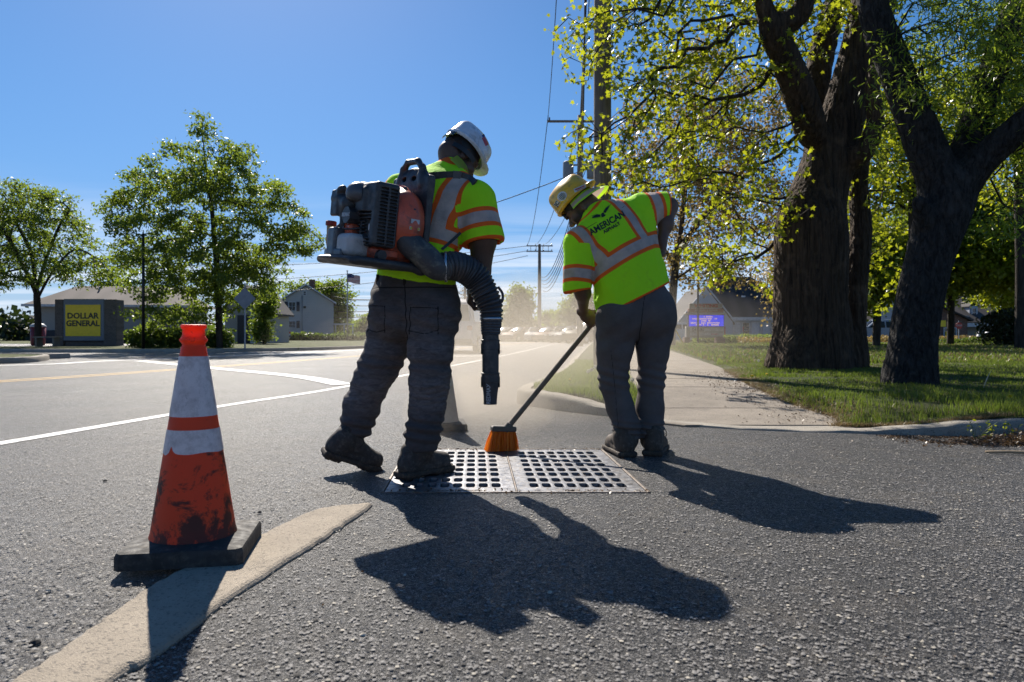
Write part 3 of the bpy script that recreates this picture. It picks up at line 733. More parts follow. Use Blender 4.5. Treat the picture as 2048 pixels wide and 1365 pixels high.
# ================================================================== TRAFFIC CONES
def cone_mat():
    n = NT('cone_plastic'); tc = n.new('ShaderNodeTexCoord').outputs['Object']; p = n.pos(obj=True)
    sep = n.new('ShaderNodeSeparateXYZ', {0: tc}); z = sep.outputs[2]
    orange = n.mix(n.noise(p, 9, 4), (.74, .062, .011), (.84, .10, .015))
    # grime: more of it low down, where the cone is handled and kicked
    g1 = n.noise(p, 8.5, 7, .72, .5); lim = n.rng(z, .12, .42, .48, .60)
    gr = n.rng(n.math('SUBTRACT', g1, lim), -.02, .05)
    col = n.mix(n.math('MULTIPLY', gr, .9), orange, (.030, .016, .012))
    sc = n.noise(n.pos((40, 40, 9), obj=True), 1.2, 5, .8, 1.2)
    col = n.mix(n.math('MULTIPLY', n.rng(sc, .62, .72), n.rng(z, .50, .3)), col, (.05, .02, .013))
    n.put(n.b.inputs['Base Color'], col); n.b.inputs['Roughness'].default_value = .5
    t = n.N.new('ShaderNodeBsdfTranslucent'); n.put(t.inputs[0], n.mix(gr, (1.0, .10, .03), (.12, .02, .01)))
    ms = n.N.new('ShaderNodeMixShader'); ms.inputs[0].default_value = .36
    n.L.new(n.b.outputs[0], ms.inputs[1]); n.L.new(t.outputs[0], ms.inputs[2]); n.L.new(ms.outputs[0], n.o.inputs[0])
    n.L.new(n.bump(g1, .4, .003), n.b.inputs['Normal']); return n.m
M['cone'] = cone_mat()
def sleeve_mat():
    n = NT('cone_reflective'); p = n.pos(obj=True)
    a = n.noise(p, 30, 8, .75); b = n.noise(p, 7, 6, .7)
    col = n.mix(n.rng(a, .45, .7, 0, .55), (.70, .59, .57), (.22, .14, .12)); col = n.mix(n.rng(b, .5, .75, 0, .5), col, (.35, .27, .28))
    sc = n.noise(n.pos((60, 60, 24), obj=True), 1.5, 6, .85, 1); col = n.mix(n.rng(sc, .60, .66, 0, .75), col, (.07, .04, .04))
    return n.fin(col, .45, 0, n.bump(a, .3, .001), .5)
M['sleeve'] = sleeve_mat()
M['rubber'] = simple('cone_base_rubber', (.030, .028, .026), .8, 0, .5, 12, .003, 90, dirt=(.085, .075, .06))
CR = lambda z: .128-(z-.05)*(.128-.036)/.60      # outer radius of the shell
def make_cone(loc, rz, label, torn=True, ms=None):
    mc, msl = ms or (M['cone'], M['sleeve']); t = empty('traffic_cone', loc, rz); tag(t, label, 'traffic cone', 'traffic cones')
    b = MB(); s = .178; c = .016; ring = []
    oct_ = [(s, s-c), (s-c, s), (-s+c, s), (-s, s-c), (-s, -s+c), (-s+c, -s), (s-c, -s), (s, -s+c)]
    V = []; lv = [(1.0, .004), (1.0, .040), (.975, .052), (.90, .056)]
    for k, z in lv: V += [(x*k, y*k, z) for x, y in oct_]
    V += [(.143*math.cos(a), .143*math.sin(a), .060) for a in [math.radians(22.5+45*i) for i in range(8)]]
    fs = [(j*8+i, j*8+(i+1) % 8, (j+1)*8+(i+1) % 8, (j+1)*8+i) for j in range(4) for i in range(8)]+[tuple(range(8))[::-1], tuple(range(32, 40))]
    b.add(V, fs).build('base', M['rubber'], t, auto=30)
    sh = MB(); prof = [(.1295, .056), (.1275, .064), (CR(.075), .075)]+[(CR(z), z) for z in np.linspace(.12, .645, 14)]
    prof += [(.0345, .648), (.0335, .655), (.040, .664), (.042, .669), (.036, .676), (.0335, .682), (.033, .700), (.0375, .706), (.038, .714), (.034, .716), (.028, .712), (.0285, .66), (.06, .45), (.11, .10)]
    sh.lathe(prof, n=48, cap=False).build('cone_shell', mc, t, True)
    for (z0, z1, cut) in ((.432, .617, False), (.322, .392, True)):
        mb = MB(); n = 64; vs = []; rows = 7
        for j in range(rows):
            for i in range(n):
                a = 2*math.pi*i/n; zl = z0
                if cut and torn:
                    # torn lower edge facing the camera
                    u = (a-math.radians(252))/.5
                    zl += .016*math.exp(-(u+.5)**2*22)*(1+.4*math.sin(a*37)) - .007*math.exp(-(u+1.1)**2*9)+.002*math.sin(a*5)
                z = zl+(z1-zl)*j/(rows-1); r = CR(z)+.0016
                vs.append((r*math.cos(a), r*math.sin(a), z))
        fs = [(j*n+i, j*n+(i+1) % n, (j+1)*n+(i+1) % n, (j+1)*n+i) for j in range(rows-1) for i in range(n)]
        o = mb.add(vs, fs).build('reflective_sleeve', msl, t, True)
    return t
cpos = G(385, 1119)
make_cone((cpos.x-.005, cpos.y+.02, .016), R(10), 'dirty scuffed orange traffic cone in the foreground, half on the concrete strip')
make_cone((-.52, 5.36, .004), R(8), 'traffic cone behind the man with the blower, coloured grey brown for haze and shade', False, (simple('hazed_cone', (.42, .335, .27), .9, 0, .25, 9), simple('hazed_sleeve', (.46, .39, .33), .9, 0, .2, 9)))  # shade and the airborne dust before it are put into shell and sleeve colours

# ================================================================== TREES
def grow(trunks, attr, rtip=.006, expo=2.4, bend=.12, step=.35, maxr=None, seed=0):
    """trunks: list of polylines (first node of a later one snaps to the nearest node of the earlier ones)."""
    rr = np.random.default_rng(seed); pos = []; par = []
    for pl in trunks:
        pl = catmull(pl, 4)
        if pos: A = np.array(pos); j = int(np.argmin(((A-pl[0])**2).sum(1)))
        else: j = -1
        for k, p in enumerate(pl):
            if k == 0 and j >= 0: last = j; continue
            pos.append(p); par.append(j if k == 0 and j < 0 else (last if k > 0 or j >= 0 else -1)); last = len(pos)-1
    A0 = np.array(pos); main = len(pos)
    attr = np.asarray(attr); d0 = np.sqrt(((attr[:, None]-A0[None])**2).sum(2)).min(1); attr = attr[np.argsort(d0)]
    cap = main+len(attr)*60; PA = np.zeros((cap, 3)); PA[:main] = A0; n = main
    dep = list(np.zeros(main)); tips = []
    depA = np.zeros(cap)
    for a in attr:
        D = np.sqrt(((PA[:n]-a)**2).sum(1))+.25*depA[:n]; j = int(np.argmin(D)); b = PA[j].copy(); dist = np.linalg.norm(a-b)
        if dist < .02: continue
        m = max(1, int(dist/step)); last = j
        perp = rr.normal(size=3)*bend*dist; perp[2] += .10*dist
        if par[j] >= 0:
            dprev = b-PA[par[j]]; dprev /= np.linalg.norm(dprev)+1e-9
        else: dprev = np.array([0, 0, 1.])
        for k in range(1, m+1):
            t = k/m; p = b+(a-b)*t+perp*math.sin(math.pi*t)*.6+dprev*dist*.22*math.sin(math.pi*t)*(1-t)
            if n >= cap: break
            PA[n] = p; par.append(last); depA[n] = depA[j]+dist*t; last = n; n += 1
        tips.append(last)
    PA = PA[:n]; par = np.array(par[:n]); cnt = np.zeros(n); ch = [[] for _ in range(n)]
    for i in range(n):
        if par[i] >= 0: ch[par[i]].append(i)
    rad = np.zeros(n)
    for i in range(n-1, -1, -1):
        if not ch[i]: rad[i] = rtip**expo
        rad[i] += 0
        if par[i] >= 0: rad[par[i]] += rad[i]
    rad = rad**(1/expo)
    if maxr: rad = np.minimum(rad, maxr)
    return PA, par, ch, rad, main, tips
def branch_mesh(PA, par, ch, rad, skip_main=0, nmax=10, rscale=1.0, base_r=None):
    acc = Acc(); start = []
    root = [i for i in range(len(PA)) if par[i] < 0]
    stack = [(r, None) for r in root]
    while stack:
        s, pr = stack.pop(); line = [] if pr is None else [pr]; cur = s
        while True:
            line.append(cur); c = ch[cur]
            if not c: break
            c = sorted(c, key=lambda k: -rad[k]); [stack.append((k, cur)) for k in c[1:]]; cur = c[0]
        if len(line) < 2: continue
        if skip_main and all(k < skip_main for k in line): continue
        r = rad[line].copy()*rscale
        if pr is not None: r[0] = min(r[0], r[1]*1.25)
        if r.max() > .1: n = nmax
        elif r.max() > .03: n = 5
        else: n = 3
        V, Q = tube(PA[line], r, n, 1); acc.add(V, Q)
    return acc
LEAF_MAPLE = (np.array([[0, 0], [.16, .10], [.50, .02], [.34, .30], [.62, .62], [.24, .56], [0, 1.05], [-.24, .56], [-.62, .62], [-.34, .30], [-.50, .02], [-.16, .10]]),
              [(0, 1, 3), (1, 2, 3), (0, 3, 5), (3, 4, 5), (0, 5, 7), (5, 6, 7), (0, 7, 9), (7, 8, 9), (0, 9, 11), (9, 10, 11)])
LEAF_OVAL = (np.array([[0, 0], [.26, .35], [.2, .75], [0, 1.1], [-.2, .75], [-.26, .35]]), [(0, 1, 5), (1, 2, 5), (2, 4, 5), (2, 3, 4)])
LEAF_LONG = (np.array([[0, 0], [.13, .4], [.1, .9], [0, 1.5], [-.1, .9], [-.13, .4]]), [(0, 1, 5), (1, 2, 5), (2, 4, 5), (2, 3, 4)])
LEAF_TWIN = (np.array([[0, 0], [.45, .55], [0, 1.0], [-.45, .5]]), [(0, 1, 2), (0, 2, 3)])
def leaves(C, size, tpl, rng, droop=.5, up=.3):
    pts, T = tpl; n = len(C); k = len(pts)
    d = rng.normal(size=(n, 3)); d[:, 2] -= droop; d /= np.linalg.norm(d, axis=1)[:, None]
    nn = rng.normal(size=(n, 3)); nn[:, 2] += up; s = np.cross(d, nn); s /= np.linalg.norm(s, axis=1)[:, None]+1e-9; nz = np.cross(s, d)
    sz = (size*rng.uniform(.55, 1.3, n))[:, None, None]
    f = (np.abs(pts[:, 0])**1.0)*rng.uniform(-.5, .5, n)[:, None]
    V = C[:, None]+sz*(pts[None, :, 0, None]*s[:, None]+pts[None, :, 1, None]*d[:, None]+f[..., None]*nz[:, None])
    Tt = (np.array(T)[None]+k*np.arange(n)[:, None, None]).reshape(-1, 3)
    return V.reshape(-1, 3), Tt
def inside(n, blobs, rng, shell=.0):
    """random points in a union of ellipsoids (centre, radii), volume weighted"""
    w = np.array([r[0]*r[1]*r[2] for c, r in blobs]); w = w/w.sum(); idx = rng.choice(len(blobs), n, p=w)
    q = rng.normal(size=(n, 3)); q /= np.linalg.norm(q, axis=1)[:, None]; q *= (rng.uniform(shell, 1, n)**(1/2.4))[:, None]
    return np.array([np.array(blobs[i][0])+q[k]*np.array(blobs[i][1]) for k, i in enumerate(idx)])
def tree(name, label, trunks, blobs, nattr, nleaf, lsize, tpl, lm, bm, seed, spread=.35, rtip=.008, expo=2.4, cat='tree', group=None, shell=.25, base=None, maxr=None, trunk_extra=1.0, droop=.5):
    rng = np.random.default_rng(seed)
    at = inside(nattr, blobs, rng, shell)
    PA, par, ch, rad, main, tips = grow(trunks, at, rtip, expo, seed=seed, maxr=maxr)
    rad[:main] *= trunk_extra
    root = empty(name, trunks[0][0]); tag(root, label, cat, group)
    L = np.array(trunks[0][0])
    acc = branch_mesh(PA-L, par, ch, rad); o = acc.build('trunk', bm, root, True)
    # leaves near the outer nodes
    cand = np.where(rad < rtip*2.6)[0]; c = PA[rng.choice(cand, nleaf)]+rng.normal(size=(nleaf, 3))*spread*np.array([1, 1, .6])
    V, T = leaves(c-L, lsize, tpl, rng, droop); o = np_mesh('crown', V, T, lm, root, False); o['kind'] = 'stuff'
    return root
M['bark'] = bark_mat('grey_bark')
M['bark_dark'] = bark_mat('dark_bark', (.06, .05, .042), (.016, .013, .011))
M['leaf_oak'] = leaf_mat('oak_leaf', (.05, .085, .015), (.10, .13, .025), (.30, .40, .035), .46, .6)
M['leaf_spring'] = leaf_mat('spring_maple_leaf', (.06, .12, .012), (.18, .20, .02), (.48, .52, .02), .5, 1.5, .35)
M['leaf_dark'] = leaf_mat('dark_green_leaf', (.035, .06, .012), (.06, .09, .015), (.18, .26, .03), .38, 1.)
M['leaf_bud'] = leaf_mat('brown_bud_leaf', (.20, .13, .05), (.24, .19, .06), (.42, .30, .08), .4, 3)
M['leaf_willow'] = leaf_mat('narrow_green_leaf', (.05, .09, .015), (.10, .14, .02), (.38, .50, .04), .5, 1.5, .3)
M['hedge'] = leaf_mat('hedge_leaf', (.012, .02, .008), (.03, .04, .015), (.05, .08, .01), .2, 1)
def T3(px, py, d): return np.array(P(px, py, d))
def blobs_px(lst):  # (px, py, depth, rx_px, rz_px, ry_metres)
    return [(T3(a, b, d), np.array([rx*d/F, ry, rz*d/F])) for a, b, d, rx, rz, ry in lst]

# left spreading tree
d = 36
tree('spreading_tree', 'wide old tree with bare forked limbs at the far left above the hedge',
     [[T3(75, 690, d), T3(76, 650, d), T3(74, 600, d), T3(72, 560, d)], [T3(74, 590, d), T3(40, 520, d), T3(5, 460, d-1), T3(-40, 420, d-1)],
      [T3(72, 570, d), T3(60, 500, d), T3(30, 440, d+1), T3(20, 390, d+1)], [T3(74, 580, d), T3(95, 510, d+1), T3(120, 450, d), T3(140, 420, d)],
      [T3(74, 600, d), T3(105, 545, d-1), T3(150, 500, d-1), T3(200, 520, d-1)], [T3(73, 575, d), T3(45, 560, d-2), T3(-20, 540, d-3)]],
     blobs_px([(30, 400, d, 75, 38, 2.4), (85, 420, d, 62, 45, 2), (-40, 470, d, 60, 70, 2.2), (20, 480, d, 80, 60, 2.2), (130, 470, d, 55, 50, 2), (190, 525, d, 60, 32, 1.8), (160, 545, d-1, 70, 30, 1.6), (60, 540, d, 100, 34, 2), (-30, 560, d-1, 60, 30, 2)]),
     620, 22000, .14, LEAF_OVAL, M['leaf_oak'], M['bark_dark'], 21, .20, .014, 2.25, group='trees along the far side of the road', maxr=.42)
# pin oak, full round crown
d = 31
tree('pin_oak', 'tall leafy tree with a rounded crown and dark trunk behind the foreground cone',
     [[T3(440, 703, d), T3(438, 650, d), T3(436, 560, d), T3(428, 470, d), T3(420, 380, d), T3(408, 300, d), T3(404, 235, d)]],
     blobs_px([(405, 265, d, 34, 46, 1.0), (350, 320, d, 60, 40, 1.3), (455, 320, d, 60, 45, 1.3), (310, 380, d, 80, 42, 1.6), (500, 385, d, 80, 48, 1.7), (405, 400, d, 110, 70, 2.2),
               (250, 420, d, 50, 26, 1.2), (560, 440, d, 60, 40, 1.4), (300, 470, d, 90, 50, 2), (500, 490, d, 110, 60, 2.2), (600, 480, d, 52, 36, 1.3), (400, 520, d, 130, 60, 2.4),
               (290, 550, d, 70, 50, 1.8), (480, 570, d, 80, 50, 2), (560, 545, d, 50, 26, 1.3), (370, 610, d, 90, 50, 1.8), (300, 620, d, 40, 40, 1.2), (330, 660, d, 46, 26, 1.), ]),
     700, 46000, .135, LEAF_OVAL, M['leaf_oak'], M['bark_dark'], 22, .17, .011, 2.2, group='trees along the far side of the road', maxr=.26)
# trees behind the white house and down the road
def bush_tree(px, base_y, top_y, halfw, d, label, seed, lm='leaf_oak', nl=7000, ls=.3, group='trees behind the houses down the road', na=110, shell=.3, cb=None):
    cb = cb or base_y; h = cb-top_y; r = random.Random(seed)
    bl = [(px+r.uniform(-.5, .5)*halfw, top_y+h*r.uniform(.22, .75), d, halfw*r.uniform(.35, .6), h*r.uniform(.14, .24), halfw*d/F*r.uniform(.4, .7)) for _ in range(9)]
    bl.append((px, top_y+h*.16, d, halfw*.35, h*.14, halfw*d/F*.4)); bl.append((px, top_y+h*.5, d, halfw*.8, h*.28, halfw*d/F*.6))
    return tree('leafy_tree', label, [[T3(px, base_y, d), T3(px+2, base_y-h*.3, d), T3(px-1, base_y-h*.6, d), T3(px, top_y+h*.12, d)]], blobs_px(bl), na, nl, ls, LEAF_TWIN, M[lm], M['bark_dark'], seed, halfw*d/F*.10+.15, .02, 2.3, group=group, shell=shell)
bush_tree(608, 690, 556, 62, 100, 'broad green tree rising behind the white house roof', 31)
bush_tree(665, 690, 556, 55, 96, 'dense green tree between the white house and the flagpole', 32)
bush_tree(548, 692, 592, 26, 92, 'small pale green tree left of the white house', 33, nl=3500)
bush_tree(1036, 690, 558, 46, 82, 'tallest hazy tree down the road left of the far utility pole', 34, nl=7000)
bush_tree(985, 690, 612, 34, 90, 'low hazy tree behind the nozzle down the road', 35, nl=3500)
bush_tree(1150, 690, 575, 44, 84, 'hazy tree above the parked cars behind the sweeping man', 36, nl=6500)
bush_tree(1092, 690, 622, 40, 95, 'low hazy tree behind the far utility pole', 37, nl=4500)
bush_tree(735, 690, 625, 30, 110, 'low tree right of the flagpole', 38, nl=3000)
bush_tree(215, 690, 540, 60, 58, 'green tree behind the yellow store sign', 39, nl=6000, ls=.22)
bush_tree(528, 696, 575, 24, 44, 'small tree beside the diamond road sign', 40, nl=5000, ls=.14)
bush_tree(1752, 700, 430, 120, 31, 'bright green tree between the two big trunks at right', 41, 'leaf_spring', 26000, .17, 'green trees at the back of the lawn', 300, cb=640)
bush_tree(1900, 700, 350, 150, 36, 'dark green tree behind the leaning trunk', 42, 'leaf_oak', 32000, .2, 'green trees at the back of the lawn', 320, cb=625)
bush_tree(2060, 700, 380, 120, 33, 'bright leafed tree at the far right edge', 43, 'leaf_spring', 26000, .18, 'green trees at the back of the lawn', 300, cb=610)
bush_tree(2010, 690, 540, 70, 46, 'low yellow green tree beside the dormer house', 44, 'leaf_spring', 7000, .2, 'green trees at the back of the lawn', 120, cb=650)
bush_tree(1830, 700, 60, 190, 23, 'open spring tree high behind the fork of the leaning trunk', 48, 'leaf_spring', 9000, .13, 'green trees at the back of the lawn', 420, shell=.1, cb=520)
bush_tree(2040, 700, 20, 170, 26, 'open spring tree reaching above the right edge of the lawn', 49, 'leaf_spring', 8000, .14, 'green trees at the back of the lawn', 420, shell=.1, cb=560)
bush_tree(1640, 700, 380, 120, 38, 'tree with thin spring leaves behind the largest trunk', 47, 'leaf_bud', 15000, .15, 'green trees at the back of the lawn', 500)
# bare twiggy tree behind the gap by the blower hose
tree('twiggy_tree', 'bare twiggy tree behind the white van', [[T3(940, 690, 70), T3(942, 640, 70), T3(938, 600, 70)]], blobs_px([(935, 600, 70, 42, 34, 1.5), (960, 620, 70, 30, 24, 1.2)]), 160, 500, .12, LEAF_TWIN, M['leaf_bud'], M['bark_dark'], 45, .3, .018, 2.3)
# brown budding tree behind the second worker
d = 33
tree('budding_tree', 'budding tree with sparse brown gold leaves behind the sweeping man',
     [[T3(1343, 693, d), T3(1344, 620, d), T3(1350, 540, d), T3(1362, 460, d), T3(1370, 380, d), T3(1385, 300, d), T3(1390, 200, d)],
      [T3(1350, 540, d), T3(1300, 440, d), T3(1270, 380, d), T3(1262, 320, d)], [T3(1355, 500, d), T3(1420, 420, d), T3(1480, 350, d), T3(1520, 280, d)], [T3(1350, 560, d), T3(1420, 520, d+1), T3(1500, 545, d+1)]],
     blobs_px([(1390, 160, d, 60, 90, 1.8), (1300, 260, d, 60, 70, 1.6), (1270, 360, d, 48, 60, 1.6), (1420, 300, d, 100, 90, 2.4), (1500, 240, d, 80, 100, 2), (1380, 420, d, 110, 80, 2.4), (1500, 400, d, 90, 80, 2.2),
               (1400, 530, d, 90, 50, 2), (1480, 550, d, 60, 26, 1.4)]),
     1400, 24000, .13, LEAF_TWIN, M['leaf_bud'], M['bark'], 46, .30, .011, 2.25, maxr=.4)
# far treeline, reads as one mass
def mass(name, pts, hgt, depth, n, size, lm, label, seed):
    rng = np.random.default_rng(seed); A = np.array(pts); t = rng.random(n)*(len(A)-1); i = t.astype(int); f = (t-i)[:, None]; p = A[i]*(1-f)+A[np.minimum(i+1, len(A)-1)]*f
    hh = hgt*(.55+.45*wav(np.c_[p[:, 0], p[:, 1], 0*p[:, 0]], .35, seed).clip(-.8, 1))
    C = np.c_[p[:, 0]+rng.normal(0, depth*.3, n), p[:, 1]+rng.uniform(0, depth, n), hh*rng.random(n)**.7]
    V, T = leaves(C, size, LEAF_TWIN, rng); o = np_mesh(name, V, T, lm, None, False); tag(o, label, kind='stuff'); return o
mass('distant_woods', [(-140, 100), (-60, 118), (0, 122), (50, 112), (130, 90)], 5.2, 8, 22000, .9, M['leaf_dark'], 'distant line of woods along the horizon', 5)
mass('distant_woods', [(-75, 60), (-45, 66), (-38, 70)], 5, 5, 5000, .6, M['hedge'], 'dark woods at the far left', 6)
mass('hedgerow', [(-40, 33.5), (-31, 33.2), (-25.2, 33)], 2.6, 1.6, 9000, .16, M['hedge'], 'dark clipped hedge at the far left', 7)
def hedge(name, x0, x1, y0, y1, h, lm, n, size, label, seed):
    rng = np.random.default_rng(seed); C = np.c_[rng.uniform(x0, x1, n), rng.uniform(y0, y1, n), h*(rng.random(n)**.8)]
    C[:, 2] *= .8+.2*wav(C*np.array([1, 1, 0]), 1.4, seed)
    L = np.array([(x0+x1)/2, (y0+y1)/2, .12]); V, T = leaves(C-np.array([L[0], L[1], 0]), size, LEAF_TWIN, rng); o = np_mesh(name, V, T, lm, None, False); o.location = L; tag(o, label, 'shrub'); return o
hedge('evergreen_bush', 22.0, 27, 32.5, 34.5, 1.95, M['hedge'], 9000, .14, 'large dark evergreen bush at the far right', 8)
hedge('shrub_row', -16.6, -12.2, 31.0, 32, 1.0, M['leaf_dark'], 6000, .13, 'dark shrubs under the tall leafy tree', 9)
hedge('shrub_row', -25, -21.5, 46, 47.5, 1.0, M['leaf_dark'], 2500, .16, 'shrubs between the tall tree and the white house', 10)
hedge('shrub_row', -22.5, -14.6, 70, 72, .85, M['leaf_dark'], 4000, .25, 'shrubs in front of the white house', 11)
hedge('shrub_row', 10.9, 13.4, 43.0, 44, .75, M['leaf_oak'], 3000, .1, 'low green shrubs at the foot of the lighted sign', 12)
hedge('shrub_row', 13.5, 21, 44, 45.5, .55, M['leaf_bud'], 5000, .09, 'brown mulch and low shrubs before the steep roofed shop', 13)
hedge('shrub_row', 14.5, 22, 46, 47, .7, M['leaf_oak'], 4000, .1, 'green shrubs along the front of the steep roofed shop', 14)
hedge('shrub_row', 20, 33, 50, 51.5, .6, M['leaf_bud'], 5000, .12, 'reddish shrubs in front of the parked pale car', 15)
hedge('shrub_row', 24, 34, 40, 41, .55, M['leaf_dark'], 6000, .1, 'low dark hedge in front of the brick shop', 16)

# --- the two big near trees: limbs blended in one surface, then furrowed
def limb_tree(sdf, limbs, k=.12):
    for pts, rs in limbs:
        p = catmull(pts, 4); rr = np.interp(np.linspace(0, len(pts)-1, len(p)), np.arange(len(pts)), rs)
        for i in range(len(p)-1): sdf.cap(p[i], p[i+1], rr[i], rr[i+1], k)
def furrow(V, Q, amp, fx, fz, seed):
    Nn = normals(V, Q)
    a = wav(V, fx, seed, 12, (1, 1, fz)); b = wav(V, fx*2.3, seed+5, 12, (1, 1, fz*1.3)); c = wav(V, fx*5, seed+9, 10, (1, 1, .5))
    h = -np.abs(a)*.9-np.abs(b)*.5+.22*c
    return V+Nn*(amp*(h+.6))[:, None]
D1, D2 = 11.4, 8.1
px2 = lambda r, d: r*d/F
t = lambda x, y, d=D1, o=0: T3(x, y, d+o)
limbs1 = [([t(1622, 752), t(1622, 700), t(1620, 600), t(1622, 500), t(1621, 436)], [px2(v, D1) for v in (72, 65, 63, 63, 60)]),
          ([t(1630, 430), t(1655, 330), t(1690, 220), t(1722, 110), t(1748, 0), t(1765, -110), t(1790, -260)], [px2(v, D1) for v in (50, 40, 37, 36, 37, 32, 22)]),
          ([t(1615, 430), t(1640, 300, D1, .5), t(1632, 180, D1, .9), t(1655, 60, D1, 1.2), t(1690, -60, D1, 1.4), t(1700, -240, D1, 1.6)], [px2(v, D1) for v in (44, 27, 24, 22, 18, 12)]),
          ([t(1625, 270, D1, -.2), t(1600, 190, D1, -.5), t(1568, 110, D1, -.7), t(1548, 60, D1, -.8), t(1600, 30, D1, -.9), t(1612, -30, D1, -1), t(1600, -140, D1, -1.1)], [px2(v, D1) for v in (26, 24, 20, 17, 12, 9, 5)]),
          ([t(1552, 80, D1, -.8), t(1530, 20, D1, -.9), t(1515, -60, D1, -1.), t(1480, -160, D1, -1.)], [px2(v, D1) for v in (13, 10, 8, 4)]),
          ([t(1700, 745, D1, .35), t(1706, 660, D1, .4), t(1712, 560, D1, .5), t(1722, 460, D1, .6), t(1716, 360, D1, .8), t(1728, 290, D1, .9)], [px2(v, D1) for v in (34, 20, 19, 17, 15, 13)]),
          ([t(1650, 400), t(1690, 330, D1, -.2), t(1730, 300, D1, -.4), t(1752, 240, D1, -.5), t(1745, 170, D1, -.6), t(1772, 60, D1, -.6)], [px2(v, D1) for v in (22, 15, 13, 10, 8, 5)])]
for (x, y, o_, r_) in ((1555, 742, -.1, 26), (1590, 752, -.45, 30), (1660, 752, -.3, 30), (1690, 748, .2, 24), (1725, 744, .5, 14)):
    limbs1.append(([t(x, y+6, D1, o_), t((x*2+1622)/3, 690, D1, o_*.6), t((x+1622)/2, 620, D1, 0)], [px2(r_, D1), px2(r_, D1), px2(20, D1)]))
s1 = SDF(t(1470, 770, D1, -1.6)-[.1, 0, 0], [t(1850, 0)[0], D1+2.4, 6.6], .023); limb_tree(s1, limbs1)
# hollow in the trunk
s1.cap(t(1718, 105, D1, -.42), t(1708, 60, D1, -.42), px2(9, D1), px2(5, D1), .02, op='sub')
V1, Q1 = s1.mesh(); V1 = furrow(V1, Q1, .022, 42, .13, 2)
M['maple_bark'] = bark_mat('maple_bark', (.105, .070, .046), (.020, .014, .010), 20, 1.6, .06)
M['rough_bark'] = bark_mat('rough_dark_bark', (.060, .056, .053), (.009, .008, .008), 22, 8.0, .07)
r1 = t(1622, 742); R1 = empty('maple_tree', r1); tag(R1, 'largest maple with a thick twin trunk and a hollow limb, right of the footpath', 'tree')
np_mesh('trunk', V1-r1, Q1, M['maple_bark'], R1, True)
t2 = lambda x, y, o=0: T3(x, y, D2+o)
limbs2 = [([t2(1818, 782), t2(1822, 720), t2(1835, 620), t2(1858, 520), t2(1885, 430), t2(1900, 370)], [px2(v, D2) for v in (50, 40, 38, 38, 44, 46)]),
          ([t2(1890, 390), t2(1850, 290), t2(1815, 200), t2(1780, 110), t2(1750, 30), t2(1735, -60), t2(1730, -200)], [px2(v, D2) for v in (36, 32, 28, 26, 24, 20, 12)]),
          ([t2(1905, 380), t2(1940, 280, .2), t2(1975, 170, .4), t2(2015, 70, .6), t2(2050, -40, .8), t2(2080, -200, .9)], [px2(v, D2) for v in (34, 26, 24, 26, 22, 12)]),
          ([t2(1905, 390), t2(1975, 310, -.2), t2(2045, 250, -.4), t2(2120, 170, -.6), t2(2200, 60, -.7)], [px2(v, D2) for v in (30, 24, 20, 16, 10)]),
          ([t2(1850, 440, -.1), t2(1838, 405, -.2)], [px2(20, D2), px2(12, D2)]), ([t2(1795, 782, -.1), t2(1812, 720)], [px2(26, D2), px2(24, D2)]), ([t2(1850, 782, .1), t2(1838, 720)], [px2(22, D2), px2(24, D2)])]
s2 = SDF(t2(1730, 800, -1.0), [t2(2130, 0)[0], D2+1.3, 4.9], .017); limb_tree(s2, limbs2, .08)
V2, Q2 = s2.mesh(); V2 = furrow(V2, Q2, .015, 55, .38, 5)
r2 = t2(1818, 770); R2 = empty('leaning_tree', r2); tag(R2, 'dark leaning tree with rough bark forking to the right, nearest trunk on the lawn', 'tree')
np_mesh('trunk', V2-r2, Q2, M['rough_bark'], R2, True)
